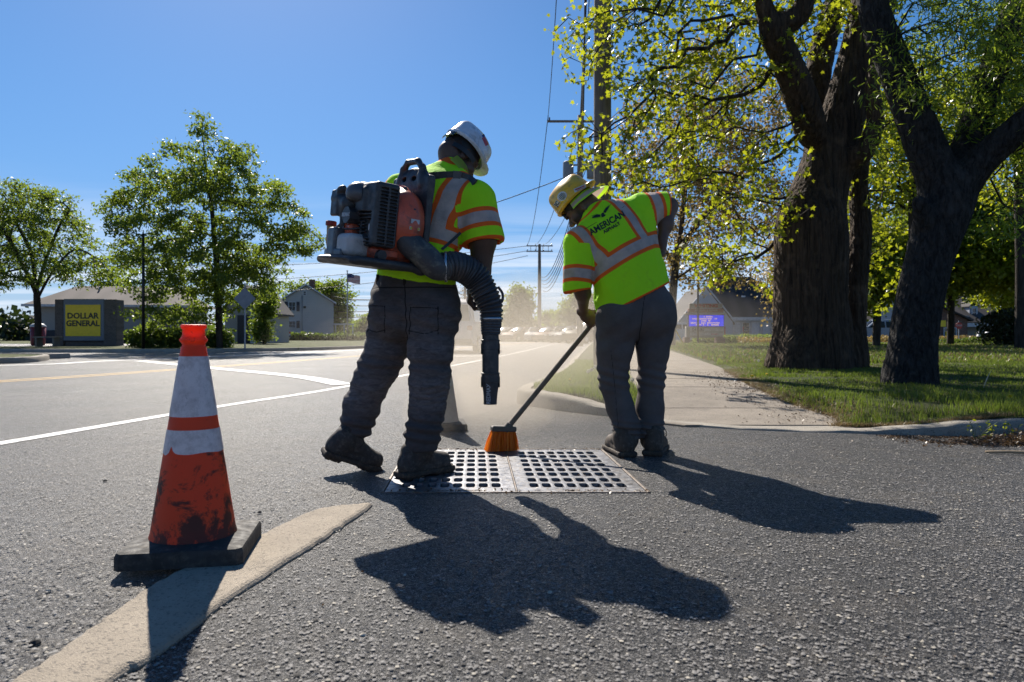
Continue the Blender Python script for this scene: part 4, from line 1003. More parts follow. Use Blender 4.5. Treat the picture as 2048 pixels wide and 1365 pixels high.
# finer branches and leaves of the near trees
def near_crown(R_, r0, limbs, blobs, na, nl, size, tpl, lm, bm, seed, spread, rtip, name='crown', single=0):
    rng = np.random.default_rng(seed); at = inside(na, blobs, rng, .1)
    PA, par, ch, rad, main, tips = grow([np.array(l[0]) for l in limbs[:]], at, rtip, 2.3, .10, .22, seed=seed, maxr=.045)
    for i in range(main): ch[i] = [c for c in ch[i] if c >= main]
    acc = Acc()
    stack = [(c, i) for i in range(main) for c in ch[i]]
    while stack:
        s_, pr = stack.pop(); line = [pr]; cur = s_
        while True:
            line.append(cur); c = ch[cur]
            if not c: break
            c = sorted(c, key=lambda k: -rad[k]); [stack.append((k, cur)) for k in c[1:]]; cur = c[0]
        r = rad[line].copy(); r[0] = r[1]; r[-1] *= .5
        r = np.maximum(r, rtip*.6)
        V, Q = tube(PA[line]-r0, r, 5 if r.max() > .02 else 3, 1); acc.add(V, Q)
    o = acc.build('branches', bm, R_, True); o['kind'] = 'stuff'
    ends = np.array([i for i in tips if i < len(PA)]); thin = np.where((rad < rtip*1.7) & (np.arange(len(PA)) >= main))[0]
    # clusters of leaves at the twig ends, single ones along the twigs
    a = rng.choice(ends, int(nl*.7)); b = rng.choice(thin, nl-int(nl*.7))
    C = np.concatenate([PA[a]+rng.normal(size=(len(a), 3))*spread, PA[b]+rng.normal(size=(len(b), 3))*spread*.9])-r0
    if single:
        # the nearest leaves in view are objects of their own
        W = C+r0; u = (W[:, 0]/W[:, 1]*F+CX); v = HY-(W[:, 2]-HC)/W[:, 1]*F
        ok = np.where((u > 1050) & (u < 2040) & (v > 5) & (v < 640))[0]; ok = ok[np.argsort(W[ok, 1])][:single]
        msk = np.ones(len(C), bool); msk[ok] = False
        shapes = []
        for q in range(6):
            V, T = leaves(np.zeros((1, 3)), np.array(size), tpl, rng); me = bpy.data.meshes.new('leaf'); me.from_pydata(V.tolist(), [], T.tolist()); me.materials.append(lm); shapes.append(me)
        for q, j in enumerate(ok):
            o = bpy.data.objects.new('leaf', shapes[q % 6]); COL.objects.link(o); o.parent = R_; o.location = C[j]; o.rotation_euler = (rng.uniform(-.5, .5), rng.uniform(-.5, .5), rng.uniform(0, 6.28))
        C = C[msk]
    V, T = leaves(C, size, tpl, rng); o = np_mesh(name, V, T, lm, R_, False); o['kind'] = 'stuff'
b1 = [(1180, 60, 10.6, 60, 50, .7), (1260, 90, 11.2, 100, 80, 1.0), (1380, 60, 11.4, 120, 90, 1.2), (1300, 210, 11, 100, 60, 1.0), (1180, 290, 10.6, 60, 40, .6), (1280, 300, 11.2, 110, 45, .8), (1390, 200, 11.6, 130, 90, 1.2),
      (1500, 120, 11.2, 110, 110, 1.0), (1330, 350, 11.4, 120, 50, .9), (1460, 330, 11.2, 130, 70, 1.), (1500, 430, 11.4, 130, 60, 1.), (1430, 520, 12.4, 90, 50, .8), (1560, 300, 10.8, 60, 90, .6), (1500, -60, 11, 200, 110, 1.4), (1280, -60, 11, 140, 70, 1.),
      (1740, 330, 12, 90, 90, .8), (1700, 480, 13, 80, 80, .8), (1780, 200, 12, 70, 100, .8), (1650, 0, 11.6, 160, 120, 1.2), (1150, 120, 10.4, 40, 60, .4), (1150, 290, 10.3, 40, 36, .3), (1190, 250, 10.3, 50, 50, .3), (1130, 40, 10.3, 40, 40, .3), (1240, 380, 10.6, 60, 30, .3), (1760, 560, 13, 60, 70, .7), (1560, 560, 13, 60, 40, .7)]
near_crown(R1, r1, limbs1, blobs_px(b1), 1700, 11500, .078, LEAF_MAPLE, M['leaf_spring'], M['bark_dark'], 61, .075, .0072, single=280)
b2 = [(1900, 130, 8.0, 140, 110, .9), (2000, 60, 8.2, 110, 100, 1.), (1820, 60, 7.9, 100, 70, .8), (2040, 250, 8.2, 80, 120, .9), (1930, 260, 8.4, 100, 70, .7), (2100, 150, 8, 110, 200, 1.), (1960, -100, 8, 220, 110, 1.2), (1800, 190, 7.7, 70, 50, .5), (2030, 430, 8.8, 60, 70, .6), (1780, 300, 8.4, 60, 60, .5)]
near_crown(R2, r2, limbs2, blobs_px(b2), 1000, 17000, .062, LEAF_LONG, M['leaf_willow'], M['bark_dark'], 62, .07, .0055)

# ================================================================== UTILITY POLES AND WIRES
def wood_mat():
    n = NT('pole_wood'); p = n.pos((60, 60, 1.6)); a = n.noise(p, 1, 6, .7, .3); b = n.noise(n.pos(), 2, 5)
    col = n.mix(n.rng(a, .3, .7), (.11, .088, .072), (.30, .25, .205)); col = n.mix(n.rng(b, .5, .75, 0, .5), col, (.07, .055, .045))
    return n.fin(col, .85, 0, n.bump(a, .8, .012), .2)
M['wood'] = wood_mat()
M['galv'] = simple('galvanised_steel', (.30, .31, .33), .5, .5, .2, 10)
M['transf'] = simple('transformer_grey', (.22, .235, .25), .5, .1, .2, 6)
M['porc'] = simple('insulator_porcelain', (.12, .10, .10), .3, 0, .2)
M['wire'] = simple('cable_black', (.012, .012, .013), .6)
M['guard'] = simple('guy_guard_yellow', (.62, .44, .02), .5, 0, .3, 9)
def pole(px, d, base_h, top_h, r0, r1, label, group='utility poles along the kerb', lean=0):
    b = Vector(((px-CX)/F*d, d, base_h)); o = empty('utility_pole', b); tag(o, label, 'utility pole', group)
    H_ = top_h-base_h; mb = MB().tube([(0, 0, -.05), (lean*.3, 0, H_*.3), (lean*.7, 0, H_*.7), (lean, 0, H_)], [r0, r0*.9+r1*.1, (r0+r1)/2, r1], 20, True, 6)
    mb.build('shaft', M['wood'], o, True); return o, H_
def arm(o, z, L, r=.055, off_=0, ang=0, ins=4, both=True):
    Mz = Matrix.Rotation(ang, 3, 'Z')
    a = MB().box((off_, -.16, z), (L, .10, .11), Mz, .01).build('crossarm', M['wood'], o)
    for i in range(ins):
        x = off_-L/2+.12+(L-.24)*i/(ins-1); v = Mz @ Vector((x, -.16, 0)); c = (v.x, v.y, z+.055)
        MB().lathe([(.02, 0), (.045, .03), (.05, .06), (.03, .075), (.045, .10), (.04, .13), (.02, .16)], c, n=10).build('insulator', M['porc'], o, True)
    return a
po1, h1 = pole(1205, 12.3, .14, 11.5, .155, .12, 'thick wooden utility pole rising out of the picture behind the sweeping man')
po2, h2 = pole(1160, 37.7, .14, 12.1, .17, .13, 'middle utility pole with transformers and a dark crossarm')
arm(po2, h2-.35, 3.4, ins=3, off_=-.02)
for k, (dx, dz) in enumerate(((-.62, -2.7), (.62, -2.7))):
    tr_ = MB().lathe([(.02, -.02), (.26, 0), (.28, .05), (.28, .8), (.26, .86), (.1, .92), (.02, .93)], (dx, -.1, h2+dz-.6), n=20).build('transformer', M['transf'], po2, True)
    MB().tube([(dx*.9, -.1, h2+dz+.3), (dx*.9, -.1, h2+dz+.55)], .03, 8).build('bushing', M['porc'], tr_, True)
    MB().box((dx*.45, -.1, h2+dz+.1), (abs(dx)*.8, .08, .08)).build('bracket', M['galv'], po2)
MB().tube([(.15, -.15, h2-1.5), (.5, -.4, h2-1.2), (.75, -.4, h2-.9), (.8, -.3, h2-.5)], .05, 6, True, 4).build('cable_loop', M['wire'], po2, True)
po3, h3 = pole(1079, 74, .1, 9.95, .19, .14, 'far utility pole with a double crossarm down the road')
arm(po3, h3-.2, 2.7, ins=4); arm(po3, h3-.75, 2.7, ins=4)
for x in (-.9, -.35, .35, .9): MB().box((x, -.16, h3-.47), (.05, .05, .5)).build('spacer', M['wood'], po3)
po4, h4 = pole(930, 62, .1, 4.9, .13, .10, 'short pole seen through the gap left of the nozzle')
wn = [0]
def wire(a, b, sag, r=.012, label='overhead cable between the utility poles', name='cable', n=16):
    a, b = Vector(a), Vector(b); L = (b-a).length
    pts = [a.lerp(b, i/n)-Vector((0, 0, sag*4*(i/n)*(1-i/n))) for i in range(n+1)]; o = MB().tube([p-a for p in pts], r*1.5, 5).build(name, M['wire'], None, True); o.location = a
    tag(o, label, 'cable', 'overhead cables along the road'); return o
A1 = po1.location; A2 = po2.location; A3 = po3.location
for i, (x, z, lb) in enumerate(((-1.66, h2-.1, 'overhead cable furthest left, running down to the end of the dark crossarm'), (0.06, h2-.1, 'overhead cable to the top of the middle pole'), (1.3, h2-.1, 'overhead cable ending on the right tip of the dark crossarm'))):
    wire((A1.x-.55+i*.35, A1.y-4, 13.4), (A2.x+x, A2.y-.16, z+.2), 1.0, .011, lb)
    wire((A2.x+x, A2.y-.16, z+.2), (A3.x-1.2+i*.9, A3.y-.16, h3+.1), 1.2, .014, lb.replace('overhead cable', 'onward cable').replace('running down to', 'from').replace('to the top', 'from the top').replace('ending on', 'starting at'))
for i in range(5):
    z1 = 9.6-i*.42; wire((A1.x-.15-.03*i, A1.y-.1, z1), (A2.x-.2+.06*i, A2.y-.1, 8.3-i*.3), .45, .010+.008*(i % 3 == 1), ('topmost', 'second', 'third', 'fourth', 'lowest')[i]+' cable of the bundle running down left of the thick pole')
    wire((A2.x-.1, A2.y, 8.3-i*.3), (A3.x+.2+.04*i, A3.y, 6.6-i*.35), 1.4, .018, ('topmost', 'second', 'third', 'fourth', 'lowest')[i]+' sagging cable between the middle and far poles')
for i, (q, lb) in enumerate((((-38, 60, 6.4), 'upper'), ((-34, 66, 5.4), 'middle'), ((-30, 72, 4.7), 'lower'))):
    wire(q, (A3.x-1.2, A3.y-.2, h3-.1-i*.5), .8, .018, lb+' cable crossing the road from the left to the far pole')
wire((-26, 45, 5.0), (A2.x, A2.y, 9.2), 1.6, .016, 'cable rising from the left across the road to the middle pole')
for i in range(4): wire((-26-i, 92, 5.2-i*.75), (2, 98, 6.3-i*.75), .4, .03, ('topmost', 'second', 'third', 'lowest')[i]+' thin distant cable right of the flagpole')
wire((-11.6, 69.8, 4.2), (-20.8, 84.6, 5.2), .25, .02, 'service cable from the white house gable')
gg = MB().tube([(0, 0, 0), (-.62, -.3, .95)], .035, 8).build('guy_guard', M['guard'], None, True); gg.location = (9.0, 38, .2); tag(gg, 'yellow guard on a guy wire beside the budding tree trunk', 'guy guard')
# lamp post / black pole, flagpole, diamond sign
M['black_metal'] = simple('black_metal', (.012, .013, .014), .45, .3, .2)
bp = MB().tube([(0, 0, 0), (0, 0, 4.65)], [.065, .05], 12).build('black_pole', M['black_metal'], None, True); bp.location = (-14.9, 29.3, .14); tag(bp, 'tall plain black pole right of the yellow store sign', 'pole')
bp = MB().tube([(0, 0, 0), (0, 0, 3.2)], [.08, .07], 10).build('black_pole', M['black_metal'], None, True); bp.location = ((2035-CX)/F*27, 27, .18); tag(bp, 'black pole in front of the bright tree at the right edge', 'pole')
bp = MB().tube([(0, 0, 0), (0, 0, 4.0)], [.06, .05], 10).build('black_pole', M['black_metal'], None, True); bp.location = ((1396-CX)/F*41, 41, .18); tag(bp, 'thin black pole in front of the lighted sign', 'pole')
bp = MB().tube([(0, 0, 0), (0, 0, 4.5)], [.08, .07], 10).build('black_pole', M['black_metal'], None, True); bp.location = ((134-CX)/F*62, 62, 0); tag(bp, 'far pole behind the left brick pier of the yellow sign', 'pole')
def flag_mat():
    n = NT('flag_cloth'); uv = n.new('ShaderNodeTexCoord').outputs['Object']; sp = n.new('ShaderNodeSeparateXYZ', {0: uv}); x, z = sp.outputs[0], sp.outputs[2]
    s = n.math('FRACT', n.math('MULTIPLY', n.math('ADD', z, 1.0), 6.5/.85)); st = n.mix(n.math('GREATER_THAN', s, .5), (.7, .68, .66), (.45, .03, .04))
    cn = n.math('MULTIPLY', n.math('LESS_THAN', x, .62), n.math('GREATER_THAN', z, -.38))
    v = n.vor(n.pos((9, 9, 9), obj=True), 1.0); star = n.mix(n.math('LESS_THAN', v, .22), (.03, .04, .14), (.6, .6, .62))
    return n.fin(n.mix(cn, st, star), .8)
fp = empty('flagpole', (-15.9, 70, .14)); tag(fp, 'flagpole flying the American flag beside the white house', 'flagpole')
MB().tube([(0, 0, 0), (0, 0, 6.65)], [.07, .05], 10).build('shaft', M['galv'], fp, True)
MB().lathe([(.01, -.09), (.07, -.05), (.09, 0), (.07, .05), (.01, .09)], (0, 0, 6.73), n=12).build('finial', M['galv'], fp, True)
vs = []; nx, nz = 14, 8
for i in range(nx+1):
    for j in range(nz+1):
        u = i/nx*1.25; w = -j/nz*.85; vs.append((u*.93, .10*math.sin(u*6)*u, w-.30*u*u*.55+.04*math.sin(u*7)))
fl = MB().add(vs, [(i*(nz+1)+j, (i+1)*(nz+1)+j, (i+1)*(nz+1)+j+1, i*(nz+1)+j+1) for i in range(nx) for j in range(nz)]).build('flag', flag_mat(), fp, True); fl.location = (.05, 0, 6.45)
ds = empty('road_sign', ((490-CX)/F*29.5, 29.5, .1)); tag(ds, 'back of a diamond shaped road sign on a metal post', 'road sign')
MB().box((0, 0, 1.35), (.06, .04, 2.7), None, .005).build('post', M['galv'], ds)
MB().prism([(-.45, 0), (0, -.45), (.45, 0), (0, .45)], 0, .006, lambda u, v, w: (u, -.03-w, 2.07+v)).build('sign_plate', simple('sign_back_aluminium', (.20, .21, .235), .5, .4, .15), ds)
# ================================================================== SIGNS
def brick_mat(name, c, mortar=(.25, .23, .21), s=1.0):
    n = NT(name); b = n.new('ShaderNodeTexBrick', {'Vector': n.new('ShaderNodeTexCoord').outputs['Object'], 'Scale': 4*s, 'Color1': (*c, 1), 'Color2': (*[x*.6 for x in c], 1), 'Mortar': (*mortar, 1), 'Mortar Size': .015})
    mp = n.new('ShaderNodeMapping'); n.L.new(n.new('ShaderNodeTexCoord').outputs['Object'], mp.inputs[0]); mp.inputs['Rotation'].default_value = (R(90), 0, 0); n.L.new(mp.outputs[0], b.inputs[0])
    return n.fin(b.outputs[0], .85)
M['brick_grey'] = brick_mat('grey_brick', (.12, .095, .085)); M['brick_red'] = brick_mat('red_brick', (.17, .075, .05))
M['signframe'] = simple('sign_frame_grey', (.12, .145, .18), .4, .3, .1)
def led(name, c, e): 
    n = NT(name); n.b.inputs['Base Color'].default_value = (*[x*.5 for x in c], 1); n.b.inputs['Emission Color'].default_value = (*c, 1); n.b.inputs['Emission Strength'].default_value = e; return n.m
M['yellow_sign'] = simple('yellow_sign_face', (.92, .62, .008), .4, 0, .08)
M['blackpaint'] = simple('black_lettering', (.012, .012, .012), .5)
D_ = 36.5; k_ = D_/F
sg = empty('store_sign', ((173-CX)*k_, D_, .12)); tag(sg, 'yellow DOLLAR GENERAL sign in a grey frame between two brick piers', 'sign')
for x, w in ((-54, 17), (48, 27)): MB().box((x*k_, .3, 1.18), (w*k_, .7, 2.36), None, .02).build('brick_pier', M['brick_grey'], sg)
MB().box((-.1, .5, .16), (2.7, .8, .34), None, .02).build('plinth', M['brick_grey'], sg)
fr = MB().box((-4*k_, .1, 1.32), (82*k_, .35, 2.12), None, .03).build('frame', M['signframe'], sg)
MB().box((-5*k_, -.09, 1.30), (70*k_, .02, 1.58), None, .004).build('sign_face', M['yellow_sign'], sg)
for t_, z_ in (('DOLLAR', 1.52), ('GENERAL', 1.14)): put_text('lettering', t_, .40, (-5*k_, -.104, z_), (R(90), 0, 0), M['blackpaint'], sg, .004, .012, 1.03 if t_ == 'DOLLAR' else .98)
# lighted shop sign at right
D_ = 42; k_ = D_/F; M['sign_white'] = simple('sign_cream', (.30, .28, .26), .6, 0, .1); M['letter_red'] = simple('lettering_red', (.42, .05, .03), .5, 0, .1); M['sign_redbrown'] = simple('sign_redbrown', (.22, .08, .05), .6)
M['led_blue'] = led('led_blue', (.001, .02, .85), .45); M['led_yellow'] = led('led_yellow', (.9, .65, .08), .5)
ls = empty('shop_sign', ((1409-CX)*k_, D_, .16)); tag(ls, 'jewelers sign with a blue lit message board on a brick base', 'sign')
Z = lambda py: HC+(HY-py)*k_-.16
X = lambda px: (px-1409)*k_
for a, b in ((1367, 1378), (1431, 1448)): MB().box((X((a+b)/2), 0, Z(681)), ((b-a)*k_, .5, 12*k_), None, .01).build('brick_base', M['brick_red'], ls)
MB().box((X(1408), 0, Z(665)), (74*k_, .36, 22*k_), None, .02).build('letter_board', M['sign_white'], ls)
for i, yy in enumerate((660.5, 668.5)): MB().box((X(1411), -.19, Z(yy)), (66*k_, .02, 6.4*k_), None, .002).build('letter_panel', simple('letter_panel_grey', (.42, .42, .44), .4), ls)
put_text('lettering', 'JEWELERS', 7.6*k_, (X(1394), -.205, Z(660.5)), (R(90), 0, 0), M['blackpaint'], ls, .002, .004, .72)
put_text('lettering', 'Jewelers', 4*k_, (X(1428), -.205, Z(668.5)), (R(90), 0, 0), M['letter_red'], ls, .002, .002)
MB().box((X(1411), 0, Z(642)), (72*k_, .34, 26*k_), None, .02).build('board_case', M['black_metal'], ls)
MB().box((X(1411), -.18, Z(642)), (69*k_, .02, 22*k_), None, .002).build('screen', M['led_blue'], ls)
rr = random.Random(5); mb = MB()
for row, (yy, x0, x1) in enumerate(((634, 1397, 1425), (638, 1383, 1436), (642, 1399, 1421), (646.3, 1380, 1440), (650, 1387, 1434))):
    x = x0
    while x < x1:
        w = rr.uniform(1.6, 2.8)
        if rr.random() < .72:
            mb.box((X(x+w/2), -.194, Z(yy)), (w*k_*.75, .006, .7*k_)); mb.box((X(x+w*.3), -.194, Z(yy+.2)), (.7*k_, .006, 2.6*k_))
            if rr.random() < .5: mb.box((X(x+w/2), -.194, Z(yy+1.1)), (w*k_*.7, .006, .6*k_))
        x += w+.5
mb.build('message_dots', M['led_yellow'], ls)['kind'] = 'stuff'
MB().box((X(1409), 0, Z(628)), (80*k_, .5, 4*k_), None, .02).build('ledge', M['sign_white'], ls)
MB().box((X(1411), 0, Z(621.5)), (70*k_, .3, 8*k_), None, .02).build('name_strip', M['sign_redbrown'], ls)
MB().box((X(1411), 0, Z(612)), (66*k_, .26, 9*k_), None, .02).build('name_board', simple('name_board_tan', (.36, .31, .25), .6), ls)
put_text('lettering', 'WHITING', 8.5*k_, (X(1411), -.14, Z(612.5)), (R(90), 0, 0), M['letter_red'], ls, .006, .01, 1.25)
put_text('lettering', 'JEWELRY & REPAIR', 5*k_, (X(1411), -.16, Z(621.5)), (R(90), 0, 0), M['sign_white'], ls, .003, .002, 1.1)
# ================================================================== BUILDINGS
def roof_mat(name, c):
    n = NT(name); w = n.new('ShaderNodeTexWave', {'Vector': n.pos((.1, 0, 1)), 'Scale': 2.2, 'Distortion': 1.5, 'Detail': 3}); a = n.noise(n.pos(), 2.5, 6, .7)
    return n.fin(n.mix(n.rng(n.math('ADD', w.outputs['Fac'], a), .6, 1.4), tuple(x*.65 for x in c), c), .85)
def siding_mat(name, c, sc=3.3):
    n = NT(name); sp = n.new('ShaderNodeSeparateXYZ', {0: n.pos(obj=True)}); f = n.math('FRACT', n.math('MULTIPLY', sp.outputs[2], sc)); a = n.noise(n.pos(), 1.2, 5)
    col = n.mix(n.rng(a, .3, .7, 0, .3), c, tuple(x*.8 for x in c)); return n.fin(col, .7, 0, n.bump(f, .6, .02))
M['roof_brown'] = roof_mat('brown_shingles', (.115, .09, .08)); M['roof_dark'] = roof_mat('dark_shingles', (.055, .047, .045))
M['white_siding'] = siding_mat('white_siding', (.40, .385, .39)); M['grey_siding'] = siding_mat('grey_siding', (.36, .39, .45)); M['tan_wall'] = siding_mat('pale_wall', (.32, .31, .30), 2)
M['trim'] = simple('white_trim', (.52, .53, .56), .5); M['glass'] = simple('window_glass', (.02, .024, .03), .12, 0, .2, 1.5, spec=.8); M['shutter'] = simple('dark_shutter', (.03, .03, .04), .6)
M['amber_glass'] = simple('amber_window', (.30, .27, .10), .3)
def bx(name, m, par, x0, x1, y0, y1, z0, z1, bev=0.0): return MB().box(((x0+x1)/2, (y0+y1)/2, (z0+z1)/2), (x1-x0, y1-y0, z1-z0), None, bev).build(name, m, par)
def window(par, x, z, w, h, y=-.02, cols=2, rows_=2, glass=None, name='window'):
    f = MB(); t_ = .07
    for (cx_, cz_, ww, hh) in ((x-w/2, z, t_, h+t_), (x+w/2, z, t_, h+t_), (x, z-h/2, w-t_, t_), (x, z+h/2, w-t_, t_)): f.box((cx_, y, cz_), (ww, .08, hh))
    for i in range(1, cols): f.box((x-w/2+w*i/cols, y+.01, z), (.035, .04, h-t_))
    for i in range(1, rows_): f.box((x, y+.012, z-h/2+h*i/rows_), (w-t_, .036, .035))
    o = f.build(name, M['trim'], par); MB().box((x, y+.035, z), (w, .01, h)).build('pane', glass or M['glass'], o); return o
def gable(par, m, x0, x1, y0, y1, ze, zp, axis='y', over=.3, name='roof', th=.14):
    """pitched roof slab pair; ridge along axis"""
    mb = MB()
    if axis == 'y':
        xm = (x0+x1)/2; s_ = (zp-ze)/(xm-x0)
        for sgn, xe in ((-1, x0-over), (1, x1+over)):
            ze2 = ze-over*s_; q = [(xm, zp), (xe, ze2), (xe, ze2+th), (xm, zp+th)]
            if sgn > 0: q = q[::-1]
            mb.prism(q, y0-over, y1+over, lambda u, v, w: (u, w, v))
    else:
        ym = (y0+y1)/2; s_ = (zp-ze)/(ym-y0)
        for sgn, ye in ((-1, y0-over), (1, y1+over)):
            ze2 = ze-over*s_; q = [(ym, zp), (ye, ze2), (ye, ze2+th), (ym, zp+th)]
            if sgn < 0: q = q[::-1]
            mb.prism(q, x0-over, x1+over, lambda u, v, w: (w, u, v))
    return mb.build(name, m, par)
def wall_gable(par, m, x0, x1, y, ze, zp, name='wall', th=.15, z0=-.1):
    xm = (x0+x1)/2; return MB().prism([(x0, z0), (x1, z0), (x1, ze), (xm, zp), (x0, ze)], y, y+th, lambda u, v, w: (u, w, v)).build(name, m, par)
# store behind the yellow sign
b = empty('store_building', (-24.6, 48, 0), R(12)); tag(b, 'low grey store with a brown hipped roof behind the yellow sign', 'building')
bx('wall', M['tan_wall'], b, -6.2, 3.0, 0, 6, -.1, 2.7)
bx('plinth', M['shutter'], b, -6.25, 3.05, -.12, -.01, -.1, 1.0)
vs = [(-6.8, -.6, 2.62), (3.6, -.6, 2.62), (3.6, 6.6, 2.62), (-6.8, 6.6, 2.62), (-4.6, 2.6, 4.05), (1.6, 2.6, 4.05), (1.6, 3.4, 4.05), (-4.6, 3.4, 4.05)]
MB().add(vs, [(0, 1, 5, 4), (1, 2, 6, 5), (2, 3, 7, 6), (3, 0, 4, 7), (4, 5, 6, 7), (3, 2, 1, 0)]).build('roof', M['roof_brown'], b)
bx('fascia', M['trim'], b, -6.82, 3.62, -.64, -.605, 2.50, 2.66)
window(b, -2.2, 1.7, 1.0, 1.3, -.05, 1, 1, M['amber_glass']); window(b, 1.2, 1.7, 1.4, 1.2, -.05)
MB().tube([(-3.1, 2, 3.3), (-3.1, 2, 4.0)], .06, 8).build('vent_pipe', M['galv'], b, True)
# white portico building right of the pin oak
b = empty('porch_building', ((492-CX)/F*48, 48, 0)); tag(b, 'small white building with a dark gable behind the diamond sign', 'building')
wall_gable(b, M['tan_wall'], -1.4, 1.0, 0, 2.4, 3.9); gable(b, M['roof_dark'], -1.4, 1.0, 0, 6, 2.4, 3.9); bx('wall', M['tan_wall'], b, -1.4, 1.0, .16, 6, -.1, 2.4)
bx('column', M['trim'], b, .5, .75, -.6, -.35, -.1, 2.4, .02); bx('door', M['shutter'], b, -.55, .25, -.06, -.01, 0, 2.0)
# white two-storey house
b = empty('white_house', ((612-CX)/F*85, 85, 0), R(16)); tag(b, 'white two storey house with a brick chimney and shuttered windows', 'house')
wall_gable(b, M['white_siding'], -3.15, 3.15, 0, 4.45, 6.45); gable(b, M['roof_dark'], -3.15, 3.15, 0, 9, 4.45, 6.45); bx('wall', M['white_siding'], b, -3.15, 3.15, .16, 9, -.1, 4.45)
bx('chimney', M['brick_red'], b, .35, 1.05, 1.4, 2.1, 5.6, 7.3, .02)
for sgn in (-1, 1): MB().prism([(0, 6.5), (sgn*3.45, 4.31), (sgn*3.45, 4.48), (0, 6.68)][::sgn], -.36, -.30, lambda u, v, w: (u, w, v)).build('barge_board', M['trim'], b)
for z_ in (4.0, 1.9):
    window(b, -1.55, z_, .75, 1.05 if z_ > 3 else .8, -.03, 2, 2)
    for s_ in (-.66, .66): bx('shutter', M['shutter'], b, -1.55+s_-.17, -1.55+s_+.17, -.06, -.01, z_-.55 if z_ > 3 else z_-.42, z_+.55 if z_ > 3 else z_+.42)
window(b, -.15, 5.55, .35, .5, -.03, 1, 2, name='attic_vent'); MB().tube([(-.45, -.06, 5.3), (-.45, -.06, .2)], .05, 6).build('downpipe', M['galv'], b, True)
bx('meter_box', M['black_metal'], b, -.3, .0, -.12, -.02, 3.8, 4.05); bx('porch', M['trim'], b, 3.2, 5.6, .5, 4, 1.9, 2.05); 
for xx in (3.4, 4.4, 5.4): bx('porch_post', M['trim'], b, xx-.06, xx+.06, .5, .62, -.1, 1.9)
# steep roofed shop
D_ = 70; k_ = D_/F; b = empty('steep_roofed_shop', ((1416-CX)*k_, D_, 0)); tag(b, 'grey shop with a steep front gable and a big dark roof', 'building')
wall_gable(b, M['grey_siding'], -2.75, 2.4, 0, 1.9, 5.2); gable(b, M['roof_dark'], -2.75, 2.4, .16, 8, 1.9, 5.2, over=.18)
for sgn, xe in ((-1, -2.9), (1, 2.6)): MB().prism([(-.17, 5.25), (xe, 1.85), (xe, 2.02), (-.17, 5.45)][::sgn], -.24, -.16, lambda u, v, w: (u, w, v)).build('barge_board', M['trim'], b)
bx('wall', M['grey_siding'], b, 2.4, 10.2, 1.4, 8.4, -.1, 2.2); bx('eave_board', M['trim'], b, 2.5, 10.4, .95, 1.1, 2.1, 2.42)
vs = [(-.6, 1.0, 2.3), (10.5, 1.0, 2.3), (10.5, 9.0, 2.3), (-.6, 9.0, 2.3), (1.8, 5, 6.7), (5.8, 5, 6.7)]
MB().add(vs, [(0, 1, 5, 4), (1, 2, 5), (2, 3, 4, 5), (3, 0, 4), (3, 2, 1, 0)]).build('main_roof', M['roof_dark'], b)
for i, xx in enumerate((3.2, 4.1, 5.0, 6.1, 6.9, 7.8, 8.8, 9.6)):
    if i % 3 == 1: window(b, xx, 1.15, .7, 1.5, 1.33, 1, 2)
    else: bx('door_panel', M['trim'], b, xx-.36, xx+.36, 1.3, 1.385, 0, 1.95)
bx('posted_notice', M['letter_red'], b, 3.75, 3.85, 1.28, 1.295, 1.0, 1.5); window(b, -.2, 1.2, 1.2, 1.2, -.05, 2, 1); bx('side_notice', M['letter_red'], b, 1.55, 1.68, -.03, -.01, .6, 1.5)
bx('roof_light', M['trim'], b, 4.0, 4.35, 2.3, 2.4, 4.45, 4.6)
# white gabled house, brick shop, dormer house at right
D_ = 58; k_ = D_/F; b = empty('gabled_house', ((1765-CX)*k_, D_, 0)); tag(b, 'pale gabled house seen between the two trunks', 'house')
wall_gable(b, M['grey_siding'], -.5, 3.3, 0, 2.5, 4.1); gable(b, M['roof_dark'], -.5, 3.3, 0, 6, 2.5, 4.1, over=.2); bx('wall', M['grey_siding'], b, -3.4, -.51, .2, 6, -.1, 1.9)
MB().add([(-3.6, -.1, 1.85), (-.3, -.1, 1.85), (-.3, 4, 3.9), (-2.8, 4, 3.9), (-3.6, -.1, 1.75), (-.3, -.1, 1.75)], [(0, 1, 2, 3), (4, 5, 1, 0), (3, 4, 0)]).build('side_roof', M['roof_dark'], b)
window(b, -2.4, 1.0, .9, 1.0, .14); window(b, -1.2, 1.0, .9, 1.0, .14); window(b, .7, 1.3, .8, 1.1, -.05); window(b, 2.2, 1.3, .8, 1.1, -.05)
b = empty('brick_shop', ((1895-CX)*k_, D_, 0)); tag(b, 'dark brick shop with a small yellow sign on its front', 'building')
wall_gable(b, M['brick_red'], -3.2, 1.6, 0, 1.9, 3.0); gable(b, M['roof_dark'], -3.2, 1.6, 0, 7, 1.9, 3.0, over=.3); bx('yellow_sign', M['yellow_sign'], b, -1.7, -.2, -.12, -.02, 1.35, 1.85)
for xx in (-.1, .45): window(b, xx, .65, .42, 1.2, -.04, 1, 2)
bx('poster', M['yellow_sign'], b, -.2, .02, -.10, -.09, .5, .95)
b = empty('dormer_house', ((1962-CX)*k_, D_+3, 0)); tag(b, 'white porched house with two dormers at far right', 'house')
bx('wall', M['tan_wall'], b, -1.8, 3.4, .5, 7, -.1, 1.9); MB().add([(-2, -1.0, 1.75), (3.6, -1.0, 1.75), (3.6, 3.6, 4.6), (-2, 3.6, 4.6), (-2, 8, 1.9), (3.6, 8, 1.9)], [(0, 1, 2, 3), (3, 2, 5, 4), (0, 3, 4), (1, 5, 2)]).build('roof', M['roof_dark'], b)
bx('porch_beam', M['trim'], b, -1.9, 3.5, -.95, -.8, 1.35, 1.68)
